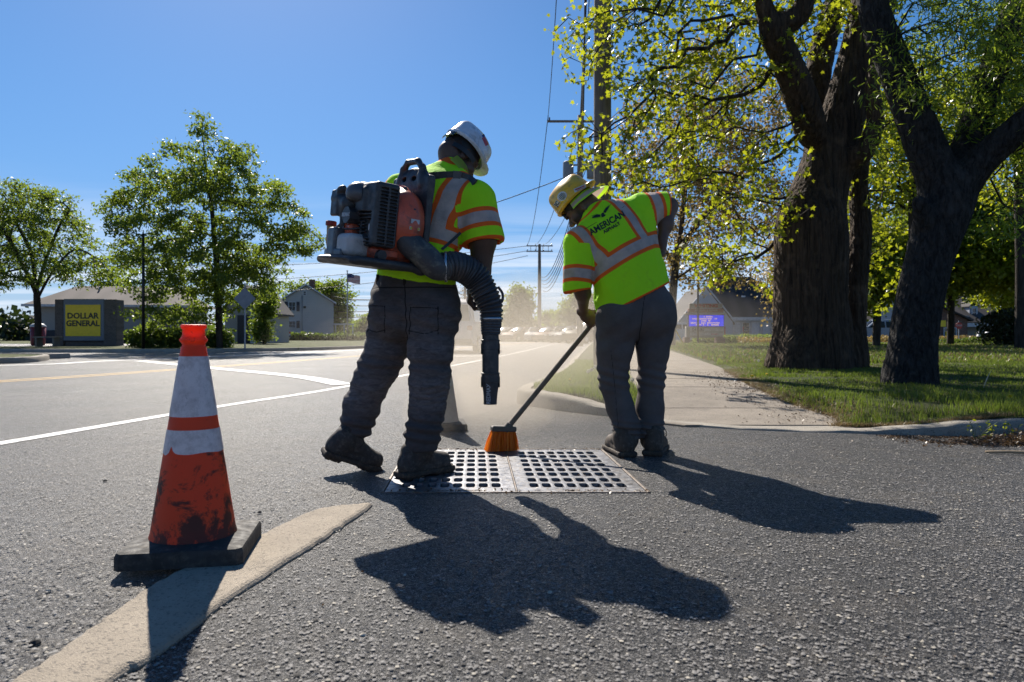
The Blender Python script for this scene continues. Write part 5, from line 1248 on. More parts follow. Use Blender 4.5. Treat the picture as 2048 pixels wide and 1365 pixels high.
for xx in (-1.8, -.9, 0, 1.5, 3.3): bx('porch_post', M['trim'], b, xx-.06, xx+.06, -.93, -.82, 0, 1.35)
for xx in (-1.2, 1.45):
    dm = bx('dormer', M['grey_siding'], b, xx-.35, xx+.35, .2, 1.6, 2.1, 3.15); window(b, xx, 2.6, .4, .7, .14, 1, 2); gable(b, M['roof_dark'], xx-.35, xx+.35, .2, 2.2, 3.15, 3.5, over=.1, name='dormer_roof', th=.05)
bx('name_board', M['sign_white'], b, -.5, .8, -.3, -.1, 1.85, 2.3)
for xx in (-1.3, -.4, .7, 2.3): window(b, xx, .75, .5, 1.1, .44, 1, 2)
# stop sign, bins
st = empty('stop_sign', ((1918-CX)/F*46, 46, .1)); tag(st, 'small red stop sign in front of the brick shop', 'road sign')
MB().box((0, .03, .75), (.05, .04, 1.5)).build('post', M['galv'], st)
MB().prism([(.22*math.cos(R(22.5+45*i)), .22*math.sin(R(22.5+45*i))) for i in range(8)], 0, .01, lambda u, v, w: (u, -w, 1.18+v)).build('sign_plate', simple('stop_red', (.45, .04, .03), .5), st)
put_text('lettering', 'STOP', .15, (0, -.014, 1.18), (R(90), 0, 0), M['trim'], st, .002, .003)
for i, (px, lb) in enumerate(((1960, 'left of two pale bins by the porched house'), (1978, 'right of two pale bins by the porched house'))):
    o = empty('litter_bin', ((px-CX)/F*52, 52, .05)); tag(o, lb, 'bin'); MB().lathe([(.17, 0), (.2, .05), (.24, .75)], n=16).build('body', M['trim'], o, True); MB().lathe([(.26, .75), (.26, .8), (.2, .86), (.02, .88)], n=16).build('lid', M['galv'], o, True)
# driveways behind the lawn
sh_ = sheet('back_lane', [(12.5, 36), (40, 41), (40, 45), (12, 40)], .20, M['road'])
sheet('side_parking', [(-60, 34.5), (-22, 34.5), (-19.2, 36.2), (-19.2, 44), (-60, 44)], .152, M['road'])
# picnic bench and red bin by the left pier
o = empty('picnic_bench', ((95-CX)/F*34, 34, .14)); tag(o, 'small wooden bench beside the yellow sign', 'bench')
MB().box((0, 0, .45), (1.1, .5, .06)).build('seat', M['wood'], o); MB().box((-.4, 0, .21), (.08, .45, .42)).build('leg', M['wood'], o); MB().box((.4, 0, .21), (.08, .45, .42)).build('leg', M['wood'], o)
o = empty('red_bin', ((76-CX)/F*37, 37, .14)); tag(o, 'dark red bin in front of the left hedge', 'bin'); MB().lathe([(.28, 0), (.33, .1), (.36, .95)], n=16).build('body', simple('bin_red', (.20, .02, .03), .5), o, True); MB().lathe([(.38, .95), (.38, 1.0), (.25, 1.12), (.02, 1.18)], n=16).build('lid', M['trim'], o, True)
# ================================================================== VEHICLES
M['tyre'] = simple('tyre_rubber', (.018, .018, .019), .8); M['hub'] = simple('wheel_alloy', (.35, .35, .37), .35, .7); M['cglass'] = simple('car_glass', (.012, .016, .02), .10, 0, .1, spec=.4); M['lamp_r'] = simple('tail_lamp_red', (.35, .02, .02), .25); M['lamp_w'] = simple('head_lamp_clear', (.6, .62, .65), .15)
def carpaint(name, c): return simple('paint_'+name, c, .6, .0, .06, 3, spec=.12)
CARS = {'car': dict(L=4.5, W=1.8, body=[(-2.2, .30), (-2.25, .62), (-2.1, .92), (-1.2, 1.0), (.9, .98), (1.9, .88), (2.2, .68), (2.25, .35), (2.1, .24), (-2.0, .22)], cab=[(-1.75, .97), (-1.15, 1.40), (-.5, 1.47), (.2, 1.45), (1.05, .97)]),
        'suv': dict(L=4.7, W=1.9, body=[(-2.3, .35), (-2.35, .75), (-2.3, 1.05), (-1.2, 1.1), (.95, 1.08), (2.05, 1.0), (2.3, .8), (2.35, .42), (2.2, .3), (-2.1, .28)], cab=[(-2.2, 1.07), (-1.95, 1.62), (-1.3, 1.72), (.1, 1.70), (.95, 1.07)]),
        'van': dict(L=5.2, W=1.95, body=[(-2.5, .35), (-2.58, .8), (-2.55, 1.15), (-1.2, 1.2), (1.2, 1.18), (2.2, 1.02), (2.5, .8), (2.55, .42), (2.4, .3), (-2.3, .28)], cab=[(-2.52, 1.16), (-2.42, 1.95), (-2.1, 2.08), (.6, 2.06), (1.0, 1.95), (1.75, 1.16)])}
def car(name, kind, x, y, z, rz, pm, label, cat, group=None):
    S = CARS[kind]; t = empty(name, (x, y, z), rz); tag(t, label, cat, group); W = S['W']/2
    def loft(poly, wf, zf=None):
        n = len(poly); V = []; lv = ((-1, .0), (-.94, .10), (0, .12), (.94, .10), (1, .0))
        cx_ = sum(p[0] for p in poly)/n; cz_ = sum(p[1] for p in poly)/n
        for s_, g_ in lv:
            for (u, v) in poly: V.append((u+(u-cx_)*g_*.25-(u-cx_)*.03*abs(s_), s_*wf(v), v+(v-cz_)*g_*.2))
        fs = [(j*n+i, j*n+(i+1) % n, (j+1)*n+(i+1) % n, (j+1)*n+i) for j in range(4) for i in range(n)]+[tuple(range(n)), tuple(4*n+i for i in range(n))[::-1]]
        return MB().add(V, fs)
    loft(S['body'], lambda v: W*(1-.05*abs(v-.7))).build('body', pm, t, auto=35)
    zt = max(v for u, v in S['cab']); zb = min(v for u, v in S['cab'])
    cb = loft(S['cab'], lambda v: W*(.95-.16*(v-zb)/(zt-zb))); cb.build('cabin', pm, t, auto=35)
    c0, c1 = S['cab'][0], S['cab'][-1]; top = [p for p in S['cab'] if p[1] > zb+.5*(zt-zb)]
    for s_ in (-1, 1):
        q = [(c0[0]+.25, zb+.05), (top[0][0]+.16, zt-.14), (top[-1][0]-.05, zt-.14), (c1[0]-.22, zb+.05)]; mid = (q[0][0]+q[3][0])/2
        for a_, b_ in (((q[0]), mid-.05), ((mid+.05), q[3])):
            if isinstance(a_, tuple): poly = [q[0], q[1], (b_, zt-.14), (b_, zb+.05)]
            else: poly = [(a_, zb+.05), (a_, zt-.14), q[2], q[3]]
            MB().prism(poly, 0, .012, lambda u, v, w: (u, s_*(W*(.95-.16*(v-zb)/(zt-zb))+w+.006), v)).build('side_window', M['cglass'], t)
    for nm, a_, b_ in (('rear_window', S['cab'][0], S['cab'][1]), ('windscreen', S['cab'][-1], S['cab'][-2])):
        p0, p1 = Vector((a_[0], 0, a_[1])), Vector((b_[0], 0, b_[1])); sg_ = 1 if a_[0] > 0 else -1; d_ = (p1-p0); nn = Vector((abs(d_.z), 0, -d_.x*sg_)).normalized(); nn.x *= sg_
        if nn.z < 0: nn.z = -nn.z
        vs = []
        for tt in (.10, .36, .62, .88):
            for uu in (-1, -.6, -.2, .2, .6, 1):
                p_ = p0.lerp(p1, tt)+nn*(.035+.05*(1-uu*uu)+.03*math.sin(math.pi*tt)); w_ = W*(.95-.16*(p_.z-zb)/(zt-zb))*.86; vs.append((p_.x, w_*uu, p_.z))
        MB().add(vs, [(j*6+i, j*6+i+1, j*6+i+7, j*6+i+6) for j in range(3) for i in range(5)]).build(nm, M['cglass'], t, True)
    xr = min(u for u, v in S['body']); xf = max(u for u, v in S['body']); zl = .78 if kind == 'car' else .95
    for s_ in (-1, 1):
        MB().box((xr+.05, s_*W*.8, zl), (.12, .22, .2), None, .03).build('tail_lamp', M['lamp_r'], t); MB().box((xf-.10, s_*W*.74, zl-.12), (.16, .34, .14), None, .04).build('headlight', M['lamp_w'], t)
        MB().box((.95*(c1[0]), s_*(W+.08), zb+.1), (.12, .2, .14), None, .03).build('wing_mirror', pm, t)
        for xw in (xr+.85, xf-.85):
            w_ = MB().lathe([(.21, -.11), (.31, -.11), (.335, -.07), (.335, .07), (.31, .11), (.21, .11)], (xw, s_*(W-.08), .335), (0, 1, 0), 20).build('wheel', M['tyre'], t, auto=40)
            MB().lathe([(.02, -.115), (.19, -.115), (.21, -.10), (.21, .10), (.19, .115), (.02, .115)], (xw, s_*(W-.08), .335), (0, 1, 0), 12).build('rim', M['hub'], w_, auto=40)
    MB().box((xr-.0, 0, .45), (.16, W*1.8, .18), None, .05).build('bumper', simple('bumper_dark', (.05, .05, .055), .5), t)
    return t, W, xr
v_, W_, xr_ = car('parked_van', 'van', (925-CX)/F*30, 30.5, 0, R(82), carpaint('white', (.45, .45, .46)), 'white van driving away along the road, seen from behind', 'van')
MB().box((xr_-.04, .05, 1.05), (.03, .36, .2)).build('number_plate', simple('plate_amber', (.55, .42, .2), .5), v_)
rowc = [('parked_car', 'suv', 1178, 58, 200, (.03, .03, .035), 'dark parked suv nearest the kerb, partly behind the broom handle', 'car'),
        ('parked_car', 'car', 1152, 62, 205, (.10, .11, .13), 'grey parked car second from the kerb', 'car'), ('parked_car', 'car', 1128, 66, 205, (.04, .05, .06), 'dark parked car third from the kerb', 'car'),
        ('parked_car', 'car', 1104, 69, 200, (.12, .03, .03), 'dull red parked car fourth from the kerb', 'car'), ('parked_car', 'car', 1076, 72, 200, (.35, .36, .38), 'silver parked car beside the far utility pole', 'car'),
        ('parked_car', 'car', 1042, 73, 195, (.10, .03, .03), 'dark red car furthest down the road', 'car'), ('parked_car', 'car', 1012, 74, 190, (.05, .06, .08), 'dark car just right of the nozzle', 'car')]
for nm, kd, px, dd, az, c, lb, ct in rowc:
    car(nm, kd, (px-CX)/F*dd, dd, 0, R(az+25+(px*7) % 31), carpaint('c%d' % px, c), lb, ct, 'cars waiting down the road')
car('parked_car', 'suv', (1742-CX)/F*54, 54, .1, R(184), carpaint('paleblue', (.32, .38, .46)), 'pale blue car parked between the two big trunks', 'car')
car('parked_car', 'car', (1352-CX)/F*52, 52, .1, R(175), carpaint('white2', (.6, .62, .66)), 'white car mostly hidden left of the lighted sign', 'car')
car('parked_car', 'car', (523-CX)/F*62, 62, .1, R(170), carpaint('white3', (.5, .5, .5)), 'white car parked left of the white house', 'car')
# ================================================================== PEOPLE
def vest_mat():
    n = NT('hi_vis_fabric'); p = n.pos(obj=True)
    s = n.attr('stripe'); hm = n.attr('hem'); a = n.noise(p, 7, 5, .6)
    lime = n.mix(a, (.42, .93, .010), (.55, 1.0, .02))
    grime = n.rng(n.noise(p, 5, 7, .7), .58, .75, 0, .28); lime = n.mix(grime, lime, (.16, .28, .05))
    silver = n.mix(n.rng(n.noise(p, 13, 4, .6), .35, .7), (.62, .48, .41), (.40, .32, .28))
    orange = n.mix(a, (.95, .13, .015), (1.0, .17, .02))
    c = n.mix(n.math('LESS_THAN', s, .050), lime, orange); isv = n.math('LESS_THAN', s, .028)
    c = n.mix(isv, c, silver); c = n.mix(n.math('LESS_THAN', hm, .0075), c, orange)
    n.put(n.b.inputs['Base Color'], c); n.put(n.b.inputs['Roughness'], n.rng(isv, 0, 1, .8, .45)); n.b.inputs['Specular IOR Level'].default_value = .3
    w = n.new('ShaderNodeTexWave', {'Vector': n.pos((1, 1, 1), obj=True), 'Scale': 120., 'Distortion': .5}); nm = n.bump(w.outputs['Fac'], .25, .0008)
    nm = n.bump(n.noise(p, 20, 5, .65, .8), .8, .010, nm)
    edge = n.math('MULTIPLY', n.rng(n.math('ABSOLUTE', n.math('SUBTRACT', s, .028)), 0, .0022, 1, 0), -1.0)
    nm = n.bump(edge, .6, .002, nm); n.L.new(nm, n.b.inputs['Normal'])
    t = n.N.new('ShaderNodeBsdfTranslucent'); n.put(t.inputs[0], c); ms = n.N.new('ShaderNodeMixShader'); ms.inputs[0].default_value = .18
    n.L.new(n.b.outputs[0], ms.inputs[1]); n.L.new(t.outputs[0], ms.inputs[2]); n.L.new(ms.outputs[0], n.o.inputs[0]); return n.m
M['vest'] = vest_mat()
def skin_mat(name, c, hair=(.012, .010, .009)):
    n = NT(name); p = n.pos(obj=True); a = n.noise(p, 24, 5, .6); h = n.attr('hair')
    col = n.mix(n.rng(a, .3, .7), tuple(x*.82 for x in c), tuple(x*1.12 for x in c)); col = n.mix(h, col, hair)
    n.b.inputs['Subsurface Weight'].default_value = .12; n.b.inputs['Subsurface Radius'].default_value = (.01, .004, .002); n.b.inputs['Subsurface Scale'].default_value = .5
    nm = n.bump(n.noise(p, 330, 3, .6), .3, .001); nm = n.bump(n.math('MULTIPLY', n.noise(p, 900, 2), h), .8, .002, nm)
    return n.fin(col, n.rng(h, 0, 1, .48, .9), 0, nm, .4)
M['skin1'] = skin_mat('dark_skin', (.095, .050, .032)); M['skin2'] = skin_mat('brown_skin', (.13, .068, .042))
def denim_mat(name, c, fade_c, fs=1.0):
    n = NT(name); p = n.pos(obj=True); f = n.attr('fade')
    a = n.noise(p, 6, 6, .65); tw = n.new('ShaderNodeTexWave', {'Vector': n.pos((1, .6, 1), obj=True), 'Scale': 260., 'Distortion': 1.0})
    st = n.noise(n.pos((16, 16, 46), obj=True), 1, 6, .75, 1.0)
    col = n.mix(n.rng(a, .3, .7), tuple(x*.75 for x in c), tuple(x*1.25 for x in c)); ff = n.math('MULTIPLY', f, n.rng(st, .30, .75))
    col = n.mix(ff, col, fade_c); col = n.mix(n.rng(n.noise(p, 90, 3, .8), .62, .72, 0, .35*fs), col, tuple(x*1.8 for x in c))
    col = n.mix(n.math('LESS_THAN', n.attr('seam'), .0028), col, tuple(x*.35 for x in c))
    nm = n.bump(tw.outputs['Fac'], .2, .0006); nm = n.bump(n.noise(p, 30, 5, .65), .5, .005, nm)
    nm = n.bump(n.rng(n.attr('seam'), 0, .006), .5, .003, nm)
    return n.fin(col, .88, 0, nm, .2)
M['denim'] = denim_mat('black_denim', (.050, .043, .042), (.19, .17, .17)); M['work'] = denim_mat('grey_work_trousers', (.100, .083, .077), (.125, .107, .10), .6)
M['leather'] = simple('boot_leather', (.040, .031, .025), .7, 0, .35, 18, .002, 150, dirt=(.11, .09, .07)); M['sole'] = simple('boot_sole', (.045, .033, .024), .85, 0, .4, 25, .003, 120, dirt=(.13, .085, .05))
M['leather2'] = simple('tan_boot_leather', (.060, .043, .030), .8, 0, .35, 18, .002, 150, dirt=(.13, .10, .075))
M['lace'] = simple('boot_lace', (.03, .026, .022), .8)

def unit(v): v = np.asarray(tuple(v), float); return v/np.linalg.norm(v)
def A_(v): return np.asarray(tuple(v), float)
def head(s, c, f, u, sc=1.0):
    c, f, u = A_(c), unit(f), unit(u); r = np.cross(f, u); Mx = [f, r, u]; q = lambda a, b, d: c+(f*a+r*b+u*d)*sc
    s.ell(q(-.004, 0, .018), np.array([.098, .078, .092])*sc, Mx, .02); s.ell(q(.026, 0, -.045), np.array([.070, .063, .085])*sc, Mx, .03)
    s.ell(q(.062, 0, -.112), np.array([.032, .034, .024])*sc, Mx, .03); s.ell(q(-.045, 0, -.045), np.array([.055, .058, .06])*sc, Mx, .03)
    s.cap(q(.050, -.05, -.07), q(.06, .0, -.115), .022*sc, .022*sc, .03); s.cap(q(.050, .05, -.07), q(.06, .0, -.115), .022*sc, .022*sc, .03)
    s.cap(q(.093, 0, -.008), q(.117, 0, -.048), .009*sc, .0155*sc, .014)
    for b in (-1, 1):
        s.ell(q(.108, b*.014, -.052), np.array([.013, .011, .010])*sc, Mx, .008); s.ell(q(.105, b*.030, -.006), np.array([.017, .017, .013])*sc, Mx, .012, 'sub')
        s.ell(q(.083, b*.031, -.008), np.array([.0135, .0135, .0135])*sc, Mx, .003); s.cap(q(.094, b*.014, .012), q(.082, b*.05, .008), .009*sc, .007*sc, .012)
        s.ell(q(.078, b*.045, -.045), np.array([.022, .02, .02])*sc, Mx, .02)
        s.ell(q(-.006, b*.080, -.030), np.array([.021, .009, .033])*sc, Mx, .006); s.ell(q(-.002, b*.089, -.027), np.array([.011, .006, .019])*sc, Mx, .004, 'sub')
        s.ell(q(.002, b*.084, -.027), np.array([.004, .006, .010])*sc, Mx, .003)
    s.ell(q(.098, 0, -.080), np.array([.014, .024, .007])*sc, Mx, .005); s.ell(q(.095, 0, -.092), np.array([.014, .021, .008])*sc, Mx, .005)
def hand(s, w, d, n, side, curl=(65, 85, 55), thumb=(.5, .7, .5), sc=1.0):
    w, d, n, side = A_(w), unit(d), unit(n), unit(side)
    n = unit(n-d*(n@d)); side = unit(side-d*(side@d)-n*(side@n))
    s.cap(w-d*.02, w+d*.03, .026*sc, .028*sc, .02, side, 1.2)
    s.box(w+d*.052*sc, np.array([.044, .040, .0155])*sc, [d, side, n], .013, .02)
    for i, (o, L) in enumerate(((.030, .94), (.010, 1.04), (-.011, .97), (-.031, .80))):
        p = w+d*(.090-.004*abs(i-1))*sc+side*o*sc; a = 0; rs = (.0100, .0092, .0084, .0074)
        for j, ln in enumerate((.043, .027, .021)):
            a += math.radians(curl[j]*(1+.06*(i-1.5))); dd = d*math.cos(a)+n*math.sin(a); p2 = p+dd*ln*L*sc
            s.cap(p, p2, rs[j]*sc, rs[j+1]*sc, .006 if j else .012); p = p2
    p = w+d*.022*sc+side*.030*sc+n*.006; a = unit(d*thumb[0]+side*thumb[1]+n*thumb[2]); p2 = p+a*.042*sc; s.cap(p, p2, .016*sc, .012*sc, .018)
    a2 = unit(a*.6+d*.5+n*.75); p3 = p2+a2*.030*sc; s.cap(p2, p3, .0115*sc, .0102*sc, .008); s.cap(p3, p3+unit(a2+n*.5)*.022*sc, .0102*sc, .0085*sc, .006)
def boot(par, name, heel, toe, up, shaft_to, leather, lift=0., W=.050, L=.305):
    """heel/toe: bottom points"""
    heel, toe = A_(heel), A_(toe); f = unit(toe-heel); u = unit(A_(up)-f*(A_(up)@f)); s_ = np.cross(f, u); Mx = [f, s_, u]
    q = lambda a, b, c: heel+f*a+s_*b+u*c
    lo = np.minimum(np.minimum(heel, q(L, 0, 0)), A_(shaft_to))-.11; hi = np.maximum(np.maximum(heel, q(L, 0, 0)), A_(shaft_to))+.11
    s = SDF(lo, hi, .0045)
    s.ell(q(.240, 0, .050), [.068, W*.96, .044], Mx, .02); s.cap(q(.24, 0, .06), q(.10, 0, .098), .040, .050, .03, s_, 1.1); s.ell(q(.055, 0, .055), [.058, W*.88, .05], Mx, .03)
    s.cap(q(.06, 0, .075), q(.07, 0, .12), .050, .050, .03); s.cap(q(.07, 0, .12), shaft_to, .050, .058, .03); s.box(q(.15, 0, .042), [.135, W*.92, .02], Mx, .018, .015); s.ell(q(.025, 0, .07), [.03, .036, .05], Mx, .02)
    s.ell(q(.262, 0, .070), [.040, .040, .030], Mx, .008)     # toe cap
    V, Q = s.mesh(); Nn = normals(V, Q); h = .0010*wav(V, 60, 4)+.0016*np.abs(wav(V, 34, 8)); V = V+Nn*h[:, None]
    o = np_mesh(name, V-A_(par.location), Q, leather, par, True)
    g = SDF(lo, hi, .0045); g.box(q(.150, 0, .020), [.158, W+.006, .013], Mx, .008, .004); g.box(q(.24, 0, .008), [.06, W, .012], Mx, .006, .006); g.ell(q(.268, 0, .018), [.047, W+.003, .018], Mx, .02); g.box(q(.04, 0, .008), [.045, W, .016], Mx, .01, .006)
    for k in range(10): g.box(q(.0+.032*k, 0, -.001), [.004, W+.02, .005], Mx, .002, .002, 'sub')
    V, Q = g.mesh(); np_mesh('sole', V-A_(par.location), Q, M['sole'], o, True)
    mb = MB(); 
    for k in range(6):
        a = .20-.022*k; z = .102+.011*k
        mb.tube([q(a, -.030, z-.014)-A_(par.location), q(a-.004, 0, z+.004)-A_(par.location), q(a, .030, z-.014)-A_(par.location)], .0035, 5, True, 3)
    mb.tube([q(.10, .02, .160)-A_(par.location), q(.15, .055, .14)-A_(par.location), q(.14, .06, .10)-A_(par.location)], .003, 5, True, 3)
    mb.build('laces', M['lace'], o, True)['kind'] = 'stuff'
    return o
def line_d(a, b, p0, p1):
    """distance in the (a,b) plane to the infinite line p0-p1"""
    d = np.array(p1)-np.array(p0); L = np.hypot(*d); return np.abs((a-p0[0])*d[1]-(b-p0[1])*d[0])/L
class Ray:
    def __init__(s, V, Q): s.t = BVHTree.FromPolygons([tuple(v) for v in V], [tuple(int(i) for i in q) for q in Q])
    def px(s, x, y, off_=0.0):
        d = (P(x, y, 1.0)-Vector((0, 0, HC))).normalized(); h = s.t.ray_cast(Vector((0, 0, HC)), d)
        if h[0] is None: return None
        return h[0]-d*off_ if off_ else h[0]
    def cast(s, o, d, off_=0.):
        h = s.t.ray_cast(Vector(o), Vector(d)); return None if h[0] is None else h[0]-Vector(d)*off_
def wrinkle(V, Q, amp, f=14, seed=0, st=(1, 1, 1)):
    Nn = normals(V, Q); a = wav(V, f, seed, 12, st); b = wav(V, f*2.1, seed+4, 12, st); c = wav(V, f*.45, seed+8, 8)
    h = (1-np.abs(a)*1.5)*.6*np.clip(.5+c, 0, 1)+(1-np.abs(b)*1.6)*.3; return V+Nn*(amp*h)[:, None]
def segd(V, a, b):
    a, b = A_(a), A_(b); ba = b-a; L = np.linalg.norm(ba); t_ = ((V-a)@ba)/L; d = np.linalg.norm(V-a-np.outer(t_/L, ba), axis=1); return t_, d
def ribbon(par, name, pts, w, th, m, nrm=None, res=4):
    """flat strap through 3-D points; nrm = outward normals (list) or toward the camera"""
    p = catmull(pts, res); n = len(p); tt = np.gradient(p, axis=0); V = []
    for i in range(n):
        t_ = unit(tt[i]); nn = unit(A_((0, 0, HC))-p[i]) if nrm is None else unit(nrm); sd_ = unit(np.cross(t_, nn)); nn = np.cross(sd_, t_)
        for a, b in ((-1, 0), (1, 0), (1, 1), (-1, 1)): V.append(p[i]+sd_*a*w/2+nn*(b-.5)*th)
    fs = [(4*i+j, 4*i+(j+1) % 4, 4*(i+1)+(j+1) % 4, 4*(i+1)+j) for i in range(n-1) for j in range(4)]+[(3, 2, 1, 0), (4*n-4, 4*n-3, 4*n-2, 4*n-1)]
    L = A_(par.location) if par else 0
    return MB().add([tuple(v-L) for v in V], fs).build(name, m, par, auto=50)
def proj_mesh(me, ray, c, ex, ey, direc, off_, sc=1.0):
    """lay a flat mesh (x,y) on a surface"""
    c, ex, ey = A_(c), unit(ex), unit(ey); d = Vector(unit(direc)); bad = 0
    for v in me.vertices:
        o = c+ex*v.co.x*sc+ey*v.co.y*sc-A_(d)*.5; h = ray.cast(o, d, off_)
        v.co = h if h is not None else Vector(c+ex*v.co.x*sc+ey*v.co.y*sc)
def grid_mesh(w, h, nx=6, ny=4, round_=False):
    me = bpy.data.meshes.new('g'); vs = []
    for j in range(ny+1):
        for i in range(nx+1):
            x, y = (i/nx-.5)*2, (j/ny-.5)*2
            if round_: x, y = x*math.sqrt(1-y*y/2), y*math.sqrt(1-x*x/2)
            vs.append((x*w/2, y*h/2, 0))
    me.from_pydata(vs, [], [(j*(nx+1)+i, j*(nx+1)+i+1, (j+1)*(nx+1)+i+1, (j+1)*(nx+1)+i) for j in range(ny) for i in range(nx)]); return me
def helmet(par, c, f, u, shell_m, brim_front=True, sc=1.0, label=None):
    c, f, u = A_(c), unit(f), unit(u); r = np.cross(f, u); Mx = [f, r, u]; q = lambda a, b, d: c+(f*a+r*b+u*d)*sc
    s = SDF(c-.24, c+.24, .0045); s.ell(q(0, 0, .012), np.array([.140, .118, .125])*sc, Mx, .0); s.cap(q(-.085, 0, .093), q(.085, 0, .093), .034*sc, .034*sc, .05)
    s.ell(q(.0, 0, .012), np.array([.1385, .1165, .1235])*sc, Mx, .0)
    dirb = 1 if brim_front else -1
    g = SDF(c-.24, c+.24, .0045)
    s.ell(q(0, 0, -.002), np.array([.148, .126, .010])*sc, Mx, .012)                              # rim all round
    s.ell(q(dirb*.118, 0, -.008), np.array([.062, .088, .0080])*sc, Mx, .016)                      # peak
    s.plane(q(0, 0, -.016), -u, .003)
    s.ell(q(0, 0, .006), np.array([.128, .107, .112])*sc, Mx, .004, 'sub'); s.ell(q(0, 0, -.03), np.array([.122, .103, .05])*sc, Mx, .004, 'sub')
    V, Q = s.mesh(); L = A_(par.location); o = np_mesh('hard_hat', V-L, Q, shell_m, par, True); 
    if label: o['label'] = label
    mb = MB()                                                                                   # suspension band inside
    n = 28; vs = []
    for z in (-.045, -.012):
        for k in range(n): a = 2*math.pi*k/n; vs.append(q(.104*math.cos(a)-.003, .086*math.sin(a), z)-L)
    mb.add(vs, [(k, (k+1) % n, n+(k+1) % n, n+k) for k in range(n)]).build('head_band', M['band'], o, True)
    kn = MB().lathe([(.004, -.012), (.02, -.012), (.022, 0), (.018, .010), (.004, .012)], q(-.112*dirb if not brim_front else -.112, 0, -.040)-L, tuple(-f), 14).build('ratchet', M['band'], o, True)
    return o, Ray(V, Q), q
M['band'] = simple('suspension_black', (.018, .019, .02), .55)
M['hat_white'] = simple('hard_hat_white', (.62, .62, .66), .25, 0, .12, 9, dirt=(.35, .33, .32), coat=.5)
M['hat_yellow'] = simple('hard_hat_yellow', (.78, .42, .02), .35, 0, .15, 9, dirt=(.25, .17, .06), coat=.3)

# ------------------------------------------------------------------ man with the backpack blower
W1 = empty('person', (-.55, 3.66, 0)); tag(W1, 'person in lime vest, black jeans and white hard hat wearing the backpack blower', 'person')
L1 = A_(W1.location)
lat1 = unit((.80, -.60, 0)); latp = unit((.90, -.44, 0)); spine1 = unit(A_(P(890, 352, 3.72))-A_(P(828, 580, 3.66)))
s = SDF((-1.05, 3.22, .90), (.10, 4.25, 1.66), .006)
s.chain([P(828, 580, 3.66), P(832, 540, 3.66), P(840, 500, 3.66), P(856, 450, 3.68), P(868, 405, 3.70), P(874, 385, 3.71)], [.150, .143, .140, .146, .142, .125], .04, lat1, [1.50, 1.50, 1.50, 1.56, 1.52, 1.5])
s.cap(P(806, 385, 3.83), P(950, 400, 3.60), .082, .082, .06); s.cap(P(830, 372, 3.80), P(896, 352, 3.74), .055, .070, .05); s.cap(P(930, 385, 3.64), P(900, 352, 3.73), .06, .068, .05)
s.cap(P(952, 402, 3.59), P(966, 478, 3.56), .088, .097, .04); s.cap(P(800, 385, 3.84), P(778, 455, 3.93), .088, .088, .04)
s.cap(P(900, 350, 3.74), P(906, 340, 3.745), .072, .068, .02)
arm_d = unit(A_(P(966, 480, 3.56))-A_(P(952, 402, 3.59)))
s.plane(P(968, 489, 3.56), arm_d) if False else None
V_cut = s
# hems: cut sleeve end, shirt end, neck opening
def halfcut(s, p, n, c, rad):
    """cut on the +n side within rad of c"""
    p, n, c = A_(p), unit(n), A_(c); b = s._blk(c, c, rad)
    sl, x, y, z = b; d = (x-p[0])*n[0]+(y-p[1])*n[1]+(z-p[2])*n[2]; rr = np.sqrt((x-c[0])**2+(y-c[1])**2+(z-c[2])**2)
    D = s.D[sl]; cut = np.maximum(D, d); s.D[sl] = np.where(rr < rad, cut, D)
halfcut(s, P(968, 486, 3.56), arm_d+A_((0, 0, -.1)), P(968, 520, 3.56), .16)
halfcut(s, P(776, 455, 3.93), (-.3, .3, -.9), P(776, 480, 3.93), .14)
hem_n = unit((-.16, 0, -1)); hem_p = A_(P(828, 561, 3.55))
s.plane(hem_p, hem_n)
s.cap(P(960, 450, 3.58), P(972, 520, 3.555), .078, .088, .004, op='sub'); s.cap(P(905, 346, 3.745), P(915, 315, 3.77), .060, .063, .004, op='sub')
s.chain  # noqa
V, Q = s.mesh(); Vw = wrinkle(V, Q, .015, 12, 3, (1, 1, .6)); 
raw1 = Ray(Vw, Q)
def ab1(V): 
    r_ = V-A_(P(828, 561, 3.66)); return r_@lat1, r_@spine1
def pt_ab(ray, fab, x, y):
    h = ray.px(x, y)
    if h is None: return None
    a, b = fab(A_(h)[None]); return (float(a[0]), float(b[0]))
a, b = ab1(Vw); back = True
tl, dl = segd(Vw, P(952, 402, 3.59), P(966, 480, 3.56)); arm_m = (dl < .125) & (tl > .03) & (a > .16)
q0, q1 = pt_ab(raw1, ab1, 918, 362), pt_ab(raw1, ab1, 875, 452); bb = pt_ab(raw1, ab1, 893, 480)[1]
st = np.full(len(V), 1.0)
body_m = ~arm_m
vert = np.minimum(line_d(a, b, q0, q1), line_d(-a, b, q0, q1)) ; st = np.where(body_m & (b > bb), np.minimum(st, vert), st); st = np.where(body_m, np.minimum(st, np.abs(b-bb-.02*np.sin(a*6))), st)
st = np.where(arm_m, np.abs(tl-.115), st)
hem = np.full(len(V), 1.); hem = np.minimum(hem, np.where(arm_m, np.abs((Vw-A_(P(968, 486, 3.56)))@unit(arm_d+A_((0, 0, -.1)))), 1)); nk = np.linalg.norm(Vw-A_(P(905, 341, 3.745)), axis=1); hem = np.minimum(hem, np.where(b > .45, np.abs(nk-.086), 1))
np_mesh('vest', Vw-L1, Q, M['vest'], W1, True, {'stripe': st, 'hem': hem})['label'] = 'lime hi-vis vest with orange and silver bands'
shirt1 = Ray(Vw, Q)
